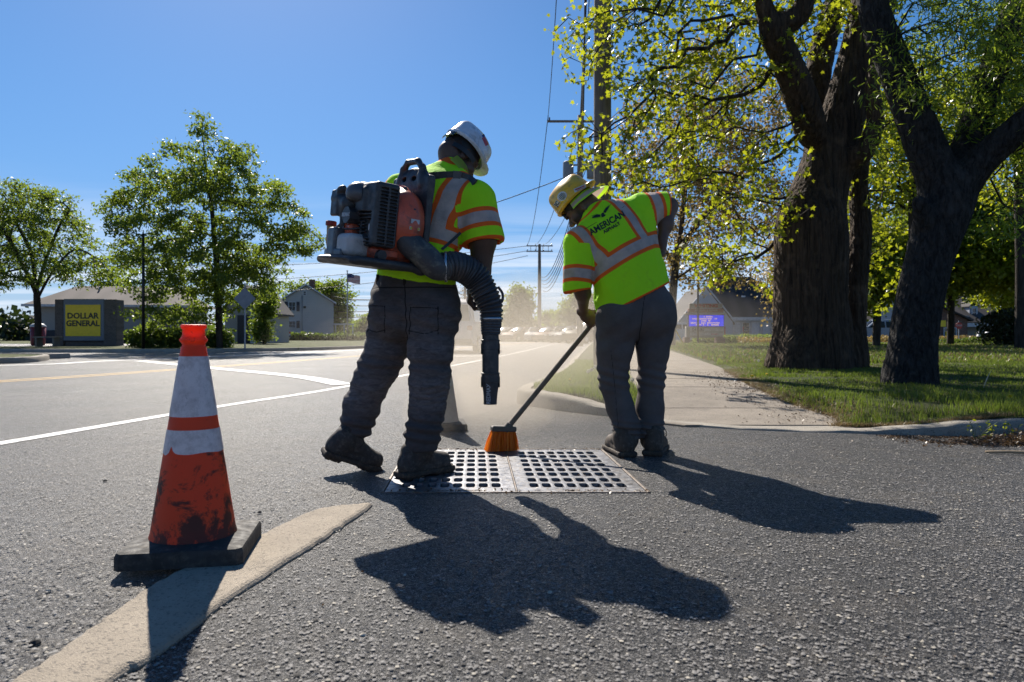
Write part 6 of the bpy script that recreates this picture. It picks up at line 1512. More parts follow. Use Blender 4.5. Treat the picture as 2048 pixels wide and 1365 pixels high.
# trousers
s = SDF((-1.02, 3.20, .10), (.02, 4.1, 1.06), .0055)
s.chain([P(829, 562, 3.66), P(828, 590, 3.66), P(828, 618, 3.66)], [.136, .148, .150], .04, latp, [1.55, 1.55, 1.50])
s.ell(P(790, 620, 3.62), [.13, .13, .15], None, .04); s.ell(P(866, 622, 3.56), [.13, .13, .15], None, .04)
s.chain([P(788, 640, 3.72), P(772, 700, 3.72), P(757, 735, 3.72), P(744, 760, 3.72), P(724, 812, 3.74), P(714, 848, 3.72), P(706, 868, 3.70)], [.132, .104, .094, .086, .084, .074, .060], .03)
s.chain([P(864, 640, 3.58), P(861, 700, 3.55), P(859, 757, 3.55), P(854, 820, 3.56), P(846, 868, 3.55), P(843, 893, 3.55)], [.132, .102, .092, .079, .079, .074], .03)
hm1 = A_(P(706, 868, 3.7)); halfcut(s, P(704, 872, 3.7), (-.25, 0, -1), hm1, .14); halfcut(s, P(842, 900, 3.55), (0, 0, -1), P(842, 900, 3.55), .13)
s.plane(P(829, 552, 3.66), (0, 0, 1))
V, Q = s.mesh(); Nn = normals(V, Q)
pxs = V[:, 0]/V[:, 1]*F+CX; pys = HY-(V[:, 2]-HC)/V[:, 1]*F; left = (pxs-pys*.0 < 815-(pys-690)*.25)
zz = V[:, 2]
def bump_(x, c, w): return np.exp(-((x-c)/w)**2)
kn = bump_(pys, 785, 45)
rib = np.sin(zz*2*math.pi/.026+3.2*np.sin(V[:, 0]*11+left*2)+2.4*wav(V, 9, 3))*np.clip(.45+wav(V, 6, 13), 0, 1)
h = .0040*kn*(rib*.8+.4)+.0065*(1-np.abs(wav(V, 17, 31, 12, (1, 1, 1.9)))*1.7)*bump_(pys, 790, 80)+.007*bump_(pys, 730, 16)*np.sin(zz*2*math.pi/.06+V[:, 0]*9)+.0085*bump_(pys, 862, 24)*np.sin(zz*2*math.pi/.052+V[:, 0]*22+wav(V, 7, 2))+.0045*(1-np.abs(wav(V, 13, 6, 12, (1, 1, 1.6)))*1.6)+.004*bump_(pys, 640, 60)*np.sin(zz*90+V[:, 0]*26)
# back pockets: raised welts
pk = np.minimum(np.minimum(np.abs(pys-624-(pxs-870)*.02), 99), 99)
welt = (np.abs(pys-627) < 5) & (((pxs > 820) & (pxs < 872)) | ((pxs > 738) & (pxs < 768))) & (Nn[:, 1] < -.2)
h = h+.0045*welt
V = V+Nn*h[:, None]
fade = np.clip(.85*kn+.55*bump_(pys, 700, 26)+.22+.35*bump_(pys, 650, 50), 0, 1)
seam = np.full(len(V), 1.)
bk = Nn[:, 1] < -.1
seam = np.where(bk, np.minimum(seam, np.abs(pxs-(809+(pys-560)*.05))*.0025+np.where(pys < 690, 0, 1)), seam)
for (x0, x1, y0, y1) in ((821, 876, 615, 668), (738, 770, 612, 664)):
    inx = (pxs > x0-2) & (pxs < x1+2) & (pys > y0-2) & (pys < y1+2)
    dd = np.minimum(np.minimum(np.abs(pxs-x0), np.abs(pxs-x1)), np.minimum(np.abs(pys-y0-(pxs-x0)*.04), np.abs(pys-y1+np.abs(pxs-(x0+x1)/2)*.25)))*.0025
    seam = np.where(bk & inx, np.minimum(seam, dd), seam)
seam = np.minimum(seam, np.where((pys < 640), np.abs(zz-P(828, 578, 3.6).z)*1.0, 1))
np_mesh('jeans', V-L1, Q, M['denim'], W1, True, {'fade': fade, 'seam': seam})
for x_ in (809, 755, 868):
    pb = Ray(V, Q).px(x_, 560, .004)
    if pb: MB().box(A_(pb)-L1, (.014, .008, .055), None, .002).build('belt_loop', M['denim'], W1)
# body
f1 = unit((.58, .42, -.68)); u1 = unit(np.array([0, 0, 1.])-f1*f1[2]); c1 = A_(P(924, 309, 3.80))
s = SDF((-1.02, 3.3, .05), (.06, 4.3, 1.86), .005)
head(s, c1, f1, u1, 1.0)
s.chain([P(896, 380, 3.72), P(903, 350, 3.745), c1-u1*.05-f1*.05], [.066, .060, .062], .03)
s.chain([P(828, 590, 3.66), P(850, 480, 3.67), P(872, 400, 3.71)], [.10, .11, .09], .04, lat1, 1.4)
s.chain([P(872, 400, 3.71), P(950, 405, 3.60)], [.07, .06], .04); s.chain([P(952, 405, 3.59), P(966, 480, 3.56), P(961, 545, 3.58)], [.062, .064, .050], .03)
s.chain([P(961, 545, 3.58), P(954, 560, 3.68), P(947, 572, 3.78)], [.048, .040, .029], .02)
hand(s, P(947, 572, 3.78), (-.25, .15, -.95), (.9, .15, -.1), (.1, -.95, 0), (55, 85, 60), (.4, .6, .6))
s.chain([P(872, 400, 3.71), P(802, 390, 3.84)], [.07, .06], .04); s.chain([P(802, 390, 3.84), P(780, 470, 3.93), P(800, 500, 4.10)], [.06, .052, .035], .03); hand(s, P(800, 500, 4.10), (.4, .8, -.2), (.3, 0, -1), (.9, -.3, 0))
s.chain([P(828, 600, 3.66), P(790, 640, 3.7), P(760, 735, 3.72), P(712, 850, 3.72)], [.10, .09, .06, .045], .03); s.chain([P(828, 600, 3.66), P(862, 640, 3.6), P(858, 757, 3.55), P(846, 890, 3.55)], [.10, .09, .06, .045], .03)
V, Q = s.mesh(); rel = V-c1; hf, hu = rel@f1, rel@u1; hr = rel@np.cross(f1, u1)
hair = np.clip(((hu+.055+.4*hf < 0)*0+(hu > -.055-.9*hf-.04)*(hf < .03))*1.0, 0, 1)*np.clip((hu+.075)/.03, 0, 1)*.8
hair = np.where(np.abs(hr) > .076, 0, hair)
np_mesh('body', V-L1, Q, M['skin1'], W1, True, {'hair': hair})
hat, hray, hq = helmet(W1, c1+u1*.034, f1, u1, M['hat_white'], True, .93)
# safety glasses resting on the back of the hat rim
M['lens'] = simple('smoked_lens', (.02, .03, .035), .1, .2)
q = lambda a, b, d: c1+f1*a+np.cross(f1, u1)*b+u1*d
pts = [q(.02*0+.105*math.cos(t_), .100*math.sin(t_), -.030+.012*math.cos(t_)) for t_ in np.linspace(R(60), R(300), 14)]
mb = MB(); n = len(pts); vs = []
for p_ in pts: vs += [p_-L1+u1*.014, p_-L1-u1*.014]
gl = mb.add(vs, [(2*i, 2*i+2, 2*i+3, 2*i+1) for i in range(n-1)]).build('glasses_strap', M['band'], W1, True)
mb = MB(); vs = []
for t_ in np.linspace(R(150), R(206), 8):
    p_ = q(.128*math.cos(t_), .112*math.sin(t_), .012); vs += [p_-L1+u1*.022, p_-L1-u1*.020-f1*.006]
mb.add(vs, [(2*i, 2*i+2, 2*i+3, 2*i+1) for i in range(7)]).build('lens', M['lens'], gl, True)
# neck shade, gaiter
mb = MB(); vs = []
for i, t_ in enumerate(np.linspace(R(15), R(120), 12)):
    for j in range(5):
        rr_ = .088+.010*j; p_ = q(rr_*math.cos(t_)+.01, rr_*math.sin(t_), -.075-.018*j); vs.append(p_-L1)
vs = [Vector(v) for v in vs]
gm = NT('neck_gaiter'); gm.b.inputs['Base Color'].default_value = (.28, .42, .06, 1); gt = gm.N.new('ShaderNodeBsdfTranslucent'); gt.inputs[0].default_value = (.5, .6, .1, 1); gx = gm.N.new('ShaderNodeMixShader'); gx.inputs[0].default_value = .5
gm.L.new(gm.b.outputs[0], gx.inputs[1]); gm.L.new(gt.outputs[0], gx.inputs[2]); gm.L.new(gx.outputs[0], gm.o.inputs[0])
mb.add(vs, [(5*i+j, 5*i+5+j, 5*i+6+j, 5*i+1+j) for i in range(11) for j in range(4)]).build('neck_shade', gm.m, W1, True)
# flag decal on the hat
def decal(ray, par, x, y, w, h_, ang, m, off_=.0015, nx=8, ny=6, name='sticker', rnd=False, dd=None):
    d = A_(P(x, y, 1.0))-A_((0, 0, HC)); d = unit(d); rt = unit(np.cross(d, (0, 0, 1))); up_ = np.cross(rt, d); ex = rt*math.cos(ang)+up_*math.sin(ang); ey = -rt*math.sin(ang)+up_*math.cos(ang)
    hit = ray.px(x, y)
    if hit is None: print('decal missed', x, y); return None
    me = grid_mesh(w, h_, nx, ny, rnd); proj_mesh(me, ray, hit, ex, ey, d, off_); 
    for v in me.vertices: v.co = Vector(A_(v.co)-A_(par.location))
    return link(name, me, m, par, True), (hit, ex, ey, d)
def decal_text(ray, par, info, txt, size, m, off_=.003, dx=0., dy=0., bold=0., sx=1.0, name='lettering', me=None, shear=0.):
    hit, ex, ey, d = info; me = me or text_mesh(txt, size, 0, shear, 3, bold=bold)
    for v in me.vertices: v.co = Vector((v.co.x*sx, v.co.y, 0))
    proj_mesh(me, ray, A_(hit)+ex*dx+ey*dy, ex, ey, d, off_)
    for v in me.vertices: v.co = Vector(A_(v.co)-A_(par.location))
    me.materials.clear(); return link(name, me, m, par, False)
decal(hray, W1, 971, 283, .020, .045, R(25), simple('decal_red', (.45, .04, .06), .4)); decal(hray, W1, 967, 272, .014, .014, R(25), simple('decal_blue', (.04, .05, .2), .4), .0022)
# boots
boot(W1, 'boot', (-.535, 3.49, .006), (-.30, 3.74, .006), (0, 0, 1), P(846, 893, 3.56), M['leather'])
boot(W1, 'boot', (-.945, 3.625, .098), (-.725, 3.745, -.002), (.25, 0, 1), P(707, 866, 3.71), M['leather'])

# ------------------------------------------------------------------ backpack blower
M['red_plastic'] = simple('blower_red', (.58, .10, .045), .38, 0, .25, 9, .001, 60, dirt=(.13, .05, .04)); M['blk_plastic'] = simple('blower_black', (.028, .029, .033), .48, 0, .35, 12, .0015, 120, dirt=(.07, .065, .06))
M['gry_plastic'] = simple('blower_grey', (.07, .075, .085), .38, 0, .25, 10, .001, 90, dirt=(.12, .11, .10)); M['tank'] = simple('fuel_tank', (.50, .48, .47), .45, 0, .25, 6, .001, 50, dirt=(.16, .14, .12))
M['amber'] = simple('filler_neck', (.42, .22, .06), .35, 0, .2); M['capred'] = simple('filler_cap', (.22, .02, .02), .5); M['hose'] = simple('hose_black', (.048, .047, .050), .42, 0, .3, 20, .001, 150, dirt=(.06, .058, .055))
M['dusty'] = simple('dusty_elbow', (.05, .052, .055), .6, 0, .3, 9, .002, 90, dirt=(.15, .15, .12)); M['steel'] = simple('clamp_steel', (.45, .47, .5), .3, .9, .2); M['dark_hole'] = simple('dark_recess', (.006, .006, .006), .9)
M['label_w'] = simple('label_white', (.5, .52, .55), .4); M['label_y'] = simple('label_yellow', (.6, .45, .05), .4); M['label_b'] = simple('label_blue', (.05, .08, .25), .4); M['letter_pale'] = simple('lettering_pale', (.42, .43, .45), .4)
th_ = R(50); bn = A_((-math.sin(th_), -math.cos(th_), .05)); bn = unit(bn); br = unit((math.cos(th_), -math.sin(th_), -.10)); br = unit(br-bn*(br@bn)); bu = np.cross(bn, br); bu = bu if bu[2] > 0 else -bu
O_ = A_(P(815, 452, 3.50)); BL = empty('backpack_blower', O_); tag(BL, 'red and black petrol backpack blower with a ribbed hose and dusty nozzle', 'leaf blower')
BM = Matrix([bn, br, bu]).transposed()
def bl(a, b_, c): return bn*a+br*b_+bu*c
def bbox(name, m, a0, a1, b0, b1, c0, c1, bev=.006, par=None):
    return MB().box(bl((a0+a1)/2, (b0+b1)/2, (c0+c1)/2), (a1-a0, b1-b0, c1-c0), BM, bev).build(name, m, par or BL, auto=40)
def sd(name, m, lo, hi, fn, h=.004, par=None):
    s = SDF(lo, hi, h); fn(s); V, Q = s.mesh(); return np_mesh(name, V, Q, m, par or BL, True)
bR = .32
def volute(s):
    for k in range(24):       # scroll: radius grows towards the outlet at lower right
        pass
    s.cap(bl(.035, 0, -.005), bl(.115, 0, -.005), .165, .165, .0); s.ell(bl(.075, 0, -.005), [.062, .180, .180], [bn, br, bu], .02)
    s.cap(bl(.075, .115, .02), bl(.075, .125, -.045), .066, .060, .03); s.cap(bl(.075, .10, .09), bl(.075, .120, -.02), .055, .062, .03)
    s.cap(bl(.03, 0, -.005), bl(.02, 0, -.005), .14, .12, .0)
    s.box(bl(.10, -.02, -.14), [.08, .13, .045], [bn, br, bu], .02, .02)
    s.box(bl(-.04, 0, 0), [.04, .4, .4], [bn, br, bu], .0, .004, 'sub')
# a capsule end is round: flatten the housing with slabs
def volute2(s):
    volute(s); s.plane(bl(.150, 0, 0), bn, .01); s.plane(bl(.005, 0, 0), -bn, .01)
vol = sd('volute', M['red_plastic'], -np.full(3, bR), np.full(3, bR), volute2)
# seam flange around the volute
n = 48; mb = MB(); pr = [(.176, .060), (.188, .062), (.188, .072), (.176, .074)]
vs = [bl(z, r*math.cos(2*math.pi*i/n)*1.0, r*math.sin(2*math.pi*i/n)-.005) for r, z in pr for i in range(n)]
mb.add(vs, [(j*n+i, j*n+(i+1) % n, (j+1)*n+(i+1) % n, (j+1)*n+i) for j in range(3) for i in range(n)]).build('flange', M['red_plastic'], vol, auto=40)
for a_ in (20, 65, 110, 155, 335): 
    MB().lathe([(.003, 0), (.010, 0), (.010, .010), (.003, .012)], bl(.072, .182*math.cos(R(a_)), .182*math.sin(R(a_))-.005), tuple(bn), 10).build('screw', M['blk_plastic'], vol, auto=40)
# back frame with handle
def frame_(s):
    s.box(bl(-.012, 0, .02), [.018, .165, .215], [bn, br, bu], .012, .02); s.ell(bl(-.012, 0, .19), [.026, .145, .09], [bn, br, bu], .03)
    for b_ in (-.085, .085): s.cap(bl(-.004, b_*1.2, .20), bl(0, b_, .275), .024, .016, .02)
    s.cap(bl(0, -.085, .275), bl(.002, -.045, .306), .016, .015, .01); s.cap(bl(.002, -.045, .306), bl(.002, .045, .306), .015, .015, .008); s.cap(bl(.002, .045, .306), bl(0, .085, .275), .015, .016, .01)
    for b_ in (-.045, .04): s.ell(bl(0, b_, .222), [.03, .022, .012], [bn, br, bu], .004, 'sub')
sd('back_frame', M['blk_plastic'], -np.full(3, .36), np.full(3, .36), frame_)
# tray
def tray(s):
    s.box(bl(.155, -.02, -.205), [.205, .175, .016], [bn, br, bu], .014, .01); s.ell(bl(.345, -.02, -.197), [.055, .16, .014], [bn, br, bu], .02)
    s.cap(bl(.30, -.19, -.198), bl(.0, -.19, -.20), .016, .018, .01); s.cap(bl(.32, .15, -.198), bl(.0, .155, -.205), .017, .022, .01); s.cap(bl(0, .155, -.205), bl(-.02, .12, -.17), .03, .03, .02)
sd('base_tray', M['blk_plastic'], -np.full(3, .46), np.full(3, .46), tray)
# engine cover with slotted grille
def cover(s):
    s.box(bl(.205, .075, .015), [.062, .085, .145], [bn, br, bu], .018, .01); s.box(bl(.262, .03, .075), [.020, .045, .06], [bn, br, bu], .014, .02)
    for side_ in (0, 1):      # slots on the right side and on the outer face
        for k in range(17):
            c_ = .13-.0155*k
            if side_ == 0:
                for a_ in (.178, .226): s.box(bl(a_, .165, c_), [.019, .018, .0042], [bn, br, bu], .002, .001, 'sub')
            else:
                if c_ > .03 or -.10 < c_ < -.02: continue
                s.box(bl(.268, .075, c_), [.018, .05, .0042], [bn, br, bu], .002, .001, 'sub')
    for k in range(6): 
        for b_ in (.012, .058, ): s.box(bl(.268, b_-.0, .005-.0155*k), [.016, .016, .0042], [bn, br, bu], .002, .001, 'sub')
    s.box(bl(.268, .092, -.048), [.03, .026, .042], [bn, br, bu], .012, .002, 'sub')
cov = sd('engine_cover', M['blk_plastic'], -np.full(3, .38), np.full(3, .38), cover, .0030)
bbox('cylinder', M['steel'], .215, .243, .075, .115, -.085, -.02, .004); bbox('spark_plug', M['label_w'], .243, .262, .098, .110, -.06, -.03, .003)
def dome(s):
    s.ell(bl(.27, -.005, .105), [.055, .055, .048], [bn, br, bu], .02); s.cap(bl(.27, -.01, .11), bl(.20, -.02, .12), .045, .045, .03); s.ell(bl(.235, -.01, .15), [.03, .03, .018], [bn, br, bu], .01); s.box(bl(.30, .0, .04), [.02, .03, .03], [bn, br, bu], .01, .02, 'sub')
dm = sd('cylinder_hood', M['gry_plastic'], -np.full(3, .42), np.full(3, .42), dome)
# starter housing, round, with the maker's lettering
n8 = [(.040*math.cos(R(22.5+45*i)), .040*math.sin(R(22.5+45*i))) for i in range(8)]
stt = MB().prism(n8, .255, .315, lambda u, v, w: bl(w, -.022+u, .005+v)).build('starter_housing', M['blk_plastic'], BL, auto=30)
me = text_mesh('REDMAX', .024, .0008, 0, 3, bold=.0008)
for v in me.vertices: x_, y_, z_ = v.co; v.co = Vector(bl(.3165+z_, -.022+x_*.78, .005+y_))
me.materials.clear(); link('lettering', me, M['letter_pale'], stt, False)
# muffler shield and carburettor cluster at the far left
def muf(s):
    s.box(bl(.31, -.145, .065), [.012, .036, .062], [bn, br, bu], .010, .004); s.cap(bl(.30, -.11, .085), bl(.31, -.165, .088), .018, .016, .01)
    s.cap(bl(.29, -.10, .08), bl(.29, -.09, -.03), .020, .018, .02); s.ell(bl(.30, -.115, .125), [.022, .024, .020], [bn, br, bu], .01); s.cap(bl(.30, -.14, .128), bl(.30, -.10, .135), .012, .012, .01)
    s.ell(bl(.29, -.105, -.05), [.026, .024, .018], [bn, br, bu], .01); s.ell(bl(.27, -.07, .06), [.05, .045, .05], [bn, br, bu], .02)
sd('carburettor', M['blk_plastic'], -np.full(3, .44), np.full(3, .44), muf, .0035)
bbox('cooling_duct', M['red_plastic'], .20, .30, -.06, .0, -.10, -.03, .012)
def tank(s):
    s.box(bl(.275, .0, -.130), [.06, .07, .052], [bn, br, bu], .028, .01); s.box(bl(.22, -.06, -.135), [.08, .09, .048], [bn, br, bu], .028, .02)
sd('fuel_tank', M['tank'], -np.full(3, .46), np.full(3, .46), tank)
def blk(s): s.box(bl(.29, -.105, -.120), [.052, .040, .068], [bn, br, bu], .014, .01); s.box(bl(.25, -.08, -.17), [.09, .09, .02], [bn, br, bu], .012, .01)
sd('tank_guard', M['gry_plastic'], -np.full(3, .46), np.full(3, .46), blk)
def neck(s): s.chain([bl(.30, -.150, -.165), bl(.30, -.165, -.11), bl(.302, -.192, -.045)], [.030, .028, .021], .02)
sd('filler_neck', M['amber'], -np.full(3, .46), np.full(3, .46), neck)
MB().lathe([(.004, 0), (.024, 0), (.026, .003), (.026, .020), (.022, .024), (.004, .024)], bl(.302, -.194, -.042), tuple(bu), 18).build('filler_cap', M['capred'], BL, auto=40)
lo_ = bbox('lower_housing', M['red_plastic'], .09, .24, -.08, .12, -.185, -.12, .02)
MB().lathe([(.004, -.02), (.024, -.02), (.026, 0), (.024, .02), (.004, .022)], bl(.20, .12, -.165), tuple(br), 16).build('rubber_mount', M['blk_plastic'], BL, auto=40)
MB().tube([bl(.27, -.09, .0), bl(.31, -.05, -.05), bl(.31, .0, -.06), bl(.27, .05, -.05)], .004, 6, True, 5).build('fuel_line', M['blk_plastic'], BL, True)
# labels on the housing
volr = None
def lab(a_, b_, c_, w, h_, m, nm='label'): 
    return bbox(nm, m, a_-w/2, a_+w/2, b_, b_+.0015, c_-h_/2, c_+h_/2, .0004)
lab(.075, .1895, .005, .045, .020, M['label_w']); lab(.075, .1895, -.027, .056, .014, M['label_w'])
for k_ in range(3): lab(.055+.02*k_, .1910, -.027, .011, .010, (M['label_y'], M['label_b'], M['label_y'])[k_])
# elbow, ribbed hose, clamps and pipe (world positions, then made local)
def hose(name, pts, rad, m, ribs=0, n=22, res=8, pitch=.02, par=None):
    p = catmull(pts, res); L_ = np.r_[0, np.cumsum(np.linalg.norm(np.diff(p, axis=0), axis=1))]; k = max(8, int(L_[-1]/(.004 if ribs else .012))); t_ = np.linspace(0, L_[-1], k)
    q_ = np.stack([np.interp(t_, L_, p[:, j]) for j in range(3)], 1); r_ = np.interp(t_/L_[-1]*(len(pts)-1), np.arange(len(pts)), rad)
    if ribs: r_ = r_+ribs*(np.abs(np.sin(t_*math.pi/pitch))-.5)*1.1
    return MB().tube(q_-O_, r_, n).build(name, m, par or BL, auto=35)
h0 = bl(.075, .125, -.045)+O_
el = hose('elbow', [h0+A_((0, 0, .02)), h0-A_((0, 0, .035)), A_(P(852, 515, 3.36)), A_(P(872, 534, 3.37)), A_(P(893, 536, 3.40))], [.060, .061, .062, .062, .060], M['dusty'])
MB().lathe([(.062, -.004), (.066, -.003), (.066, .003), (.062, .004)], h0-O_-A_((0, 0, .012)), (0, 0, 1), 26, False).build('elbow_collar', M['red_plastic'], el, True)
bell = hose('ribbed_hose', [P(884, 534, 3.39), P(905, 532, 3.42), P(928, 538, 3.46), P(951, 555, 3.49), P(969, 584, 3.50), P(981, 614, 3.50), P(983, 636, 3.50)], [.062, .065, .067, .067, .063, .058, .050], M['hose'], .0095, 30, 8, .0185)
for (p_, d_, r_) in ((P(892, 534, 3.40), (1, .05, -.0), .070), (P(983, 638, 3.50), (0, 0, 1), .0545)):
    MB().lathe([(r_-.003, -.006), (r_+.002, -.006), (r_+.002, .006), (r_-.003, .006)], A_(p_)-O_, d_, 30, False).build('hose_clamp', M['steel'], BL, True)
hose('cuff', [P(983, 634, 3.5), P(982, 655, 3.5), P(981, 668, 3.5)], [.053, .050, .046], M['hose'], .003, 26, 4, .013)
hose('upper_pipe', [P(981, 664, 3.5), P(981, 700, 3.5), P(981, 760, 3.5)], [.0405, .0405, .040], M['blk_plastic'])
nz = hose('nozzle', [P(981, 752, 3.5), P(981, 780, 3.5), P(980.5, 803, 3.5), P(980.5, 809, 3.5)], [.043, .040, .034, .032], M['blk_plastic'])
for y_ in (661, 690, 756):
    MB().lathe([(.040, -.022), (.0435, -.020), (.0435, .018), (.046, .020), (.046, .024), (.040, .026)], A_(P(981, y_, 3.5))-O_, (0, 0, 1), 26, False).build('pipe_collar', M['blk_plastic'], BL, auto=40)
for y_ in (698, 764):
    for s_ in (-1, 1): MB().box(A_(P(981, y_, 3.5))-O_+A_((s_*.042, 0, 0)), (.008, .03, .055), None, .004).build('latch', M['blk_plastic'], BL, auto=40)
me = text_mesh('REDMAX', .030, .0006, 0, 3, bold=.0006)
for v in me.vertices: x_, y_, z_ = v.co; v.co = Vector(A_(P(979, 787, 3.5))-O_+A_((-y_*.9-.003, -.0385-z_+.9*abs(y_)*0+.0, x_*.80)))
me.materials.clear(); link('lettering', me, M['letter_pale'], nz, False)
# control handle held in the hand, with cable loop
hd = sd('control_handle', M['blk_plastic'], A_(P(955, 605, 3.74))-O_-.19, A_(P(955, 605, 3.74))-O_+.19, lambda s: (s.cap(A_(P(951, 582, 3.86))-O_, A_(P(957, 614, 3.84))-O_, .016, .018, .01), s.cap(A_(P(957, 614, 3.84))-O_, A_(P(975, 624, 3.60))-O_, .014, .016, .02)))
MB().tube([A_(P(x_, y_, 3.47))-O_ for x_, y_ in ((996, 574), (1005, 588), (1004, 603), (994, 609))], .0065, 8, True, 5).build('cable_loop', M['blk_plastic'], BL, True)
# straps: over the right shoulder, and the waist strap
sp_ = [shirt1.px(x_, y_, .012) for x_, y_ in ((862, 352), (880, 351), (900, 350), (920, 351), (938, 357), (950, 366))]
sp_ = [P(842, 352, 3.62)]+[p_ for p_ in sp_ if p_]
o = ribbon(BL, 'shoulder_strap', sp_, .034, .010, M['blk_plastic'])
sp_ = [p_ for p_ in [shirt1.px(x_, y_, .006) for x_, y_ in ((884, 499), (897, 488), (908, 478), (921, 466))] if p_]
if len(sp_) > 2: ribbon(BL, 'side_strap', sp_, .014, .003, M['band'])
bk_ = [p_ for p_ in [shirt1.px(x_, y_, .018) for x_, y_ in ((906, 350), (914, 350.5), (922, 352))] if p_]
if len(bk_) > 2: ribbon(BL, 'strap_buckle', bk_, .038, .008, M['gry_plastic'])
# ------------------------------------------------------------------ man with the broom
W2 = empty('person', (.76, 4.28, 0)); tag(W2, 'person bent over in lime vest and yellow hard hat, sweeping with the broom', 'person')
L2 = A_(W2.location)
lat2 = unit((.84, .30, .44)); sp2 = unit(A_(P(1205, 440, 4.40))-A_(P(1268, 602, 4.27)))
lat2 = unit(lat2-sp2*(lat2@sp2)*.6)
s = SDF((.20, 3.95, .68), (1.16, 4.78, 1.62), .006)
s.chain([P(1272, 612, 4.27), P(1267, 585, 4.28), P(1258, 548, 4.30), P(1243, 508, 4.33), P(1229, 470, 4.37), P(1216, 440, 4.40)], [.150, .148, .146, .150, .145, .115], .04, lat2, [1.50, 1.48, 1.48, 1.50, 1.52, 1.6])
s.cap(P(1160, 484, 4.27), P(1280, 420, 4.46), .078, .090, .06); s.cap(P(1216, 440, 4.40), P(1190, 432, 4.40), .08, .066, .05)
s.cap(P(1282, 424, 4.46), P(1331, 414, 4.49), .103, .086, .04); s.cap(P(1158, 488, 4.26), P(1155, 575, 4.22), .080, .080, .04)
s.cap(P(1285, 440, 4.42), P(1290, 470, 4.38), .08, .06, .05)
hn2 = unit(A_(P(1338, 566, 4.27))-A_(P(1208, 630, 4.27))); hn2 = unit(np.cross(hn2, (0, 1, 0))); hn2 = hn2 if hn2[2] < 0 else -hn2; hp2 = A_(P(1272, 598, 4.25))
s.cap(P(1212, 600, 4.28), P(1214, 622, 4.28), .06, .05, .05)
s.plane(hp2, hn2)
halfcut(s, P(1333.5, 414, 4.49), (1, .1, .02), P(1345, 414, 4.49), .15); halfcut(s, P(1153, 583, 4.22), (.15, 0, -1), P(1153, 590, 4.22), .12)
s.cap(P(1312, 417, 4.48), P(1352, 412, 4.50), .072, .076, .004, op='sub'); s.cap(P(1156, 548, 4.235), P(1156, 610, 4.21), .066, .070, .004, op='sub'); s.cap(P(1184, 428, 4.40), P(1165, 418, 4.41), .058, .060, .004, op='sub')
V, Q = s.mesh(); Vw = wrinkle(V, Q, .015, 12, 11, (1, 1, .7))
Nn = normals(Vw, Q); ra = Ray(Vw, Q)
def ab2(V): r_ = V-A_(P(1268, 602, 4.27)); return r_@lat2, r_@sp2
a, b = ab2(Vw)
tl, dl = segd(Vw, P(1282, 424, 4.46), P(1331, 414, 4.49)); am = (dl < .135) & (tl > .030)
t2_, d2_ = segd(Vw, P(1158, 488, 4.26), P(1155, 575, 4.22)); am2 = (d2_ < .100) & (t2_ > .02) & (a < -.165+.25*np.clip(t2_-.1, 0, 1))
g = lambda x, y: pt_ab(ra, ab2, x, y)
lA, lB, rA, rB, bA, bB = g(1160, 462), g(1194, 510), g(1247, 416), g(1280, 462), g(1193, 544), g(1298, 482)
st = np.full(len(V), 1.); body_m = ~(am | am2)
def bandy(x): return bA[1]+(x-bA[0])*(bB[1]-bA[1])/(bB[0]-bA[0])
belt = np.abs(b-bandy(a))/math.hypot(1, (bB[1]-bA[1])/(bB[0]-bA[0]))
st = np.where(body_m & (b > bandy(a)), np.minimum(line_d(a, b, lA, lB), line_d(a, b, rA, rB)), st); st = np.where(body_m, np.minimum(st, belt), st)
st = np.where(am, np.abs(tl-.080), st); st = np.where(am2, np.abs(t2_-.195), st)
hem = np.abs((Vw-hp2)@hn2); hem = np.minimum(hem, np.where(am, np.abs(Vw@unit((1, .1, .02))-A_(P(1333.5, 414, 4.49))@unit((1, .1, .02))), 1)); hem = np.minimum(hem, np.where(am2, np.abs((Vw-A_(P(1153, 583, 4.22)))@unit((.15, 0, -1))), 1))
nk = np.linalg.norm(Vw-A_(P(1178, 425, 4.40)), axis=1); hem = np.minimum(hem, np.where(b > .38, np.abs(nk-.100), 1))
np_mesh('vest', Vw-L2, Q, M['vest'], W2, True, {'stripe': st, 'hem': hem})
# back print
d_ = unit(A_(P(1216, 445, 1.0))-A_((0, 0, HC))); rt = unit(np.cross(d_, (0, 0, 1))); up_ = np.cross(rt, d_); an = R(29)
info = (ra.px(1213, 446), rt*math.cos(an)+up_*math.sin(an), -rt*math.sin(an)+up_*math.cos(an), d_)
M['print'] = simple('vest_print_black', (.012, .02, .012), .6)
decal_text(ra, W2, info, 'AMERICAN', .052, M['print'], .0035, .003, -.004, .0016, .88, 'lettering'); decal_text(ra, W2, info, 'ASPHALT', .026, M['print'], .0035, .012, -.040, .0010, 1.0, 'lettering')
def outline_mesh(polys):
    me = bpy.data.meshes.new('o'); vs = []; fs = []
    for p_ in polys: n0 = len(vs); vs += [(x, y, 0) for x, y in p_]; fs.append(tuple(range(n0, n0+len(p_))))
    me.from_pydata(vs, [], fs); return me
wing = []
for sg_, L_, a0 in ((-1, .10, R(150)), (1, .085, R(38))):
    for k in range(5):
        a1 = a0+(sg_*.09*(k-2)); ln = L_*(1-.13*k); r0_ = .018
        c_, s_ = math.cos(a1), math.sin(a1); w_ = .0042
        wing.append([(r0_*c_-w_*s_, r0_*s_+w_*c_+.004*k*0), (ln*.6*c_-w_*1.2*s_, ln*.6*s_+w_*1.2*c_), (ln*c_, ln*s_), (ln*.6*c_+w_*.3*s_, ln*.6*s_-w_*.3*c_), (r0_*c_+w_*.6*s_, r0_*s_-w_*.6*c_)])
wing.append([(-.014, -.004), (-.010, .012), (0, .018), (.010, .014), (.008, .004), (.014, -.004), (.004, -.008), (-.006, -.008)])
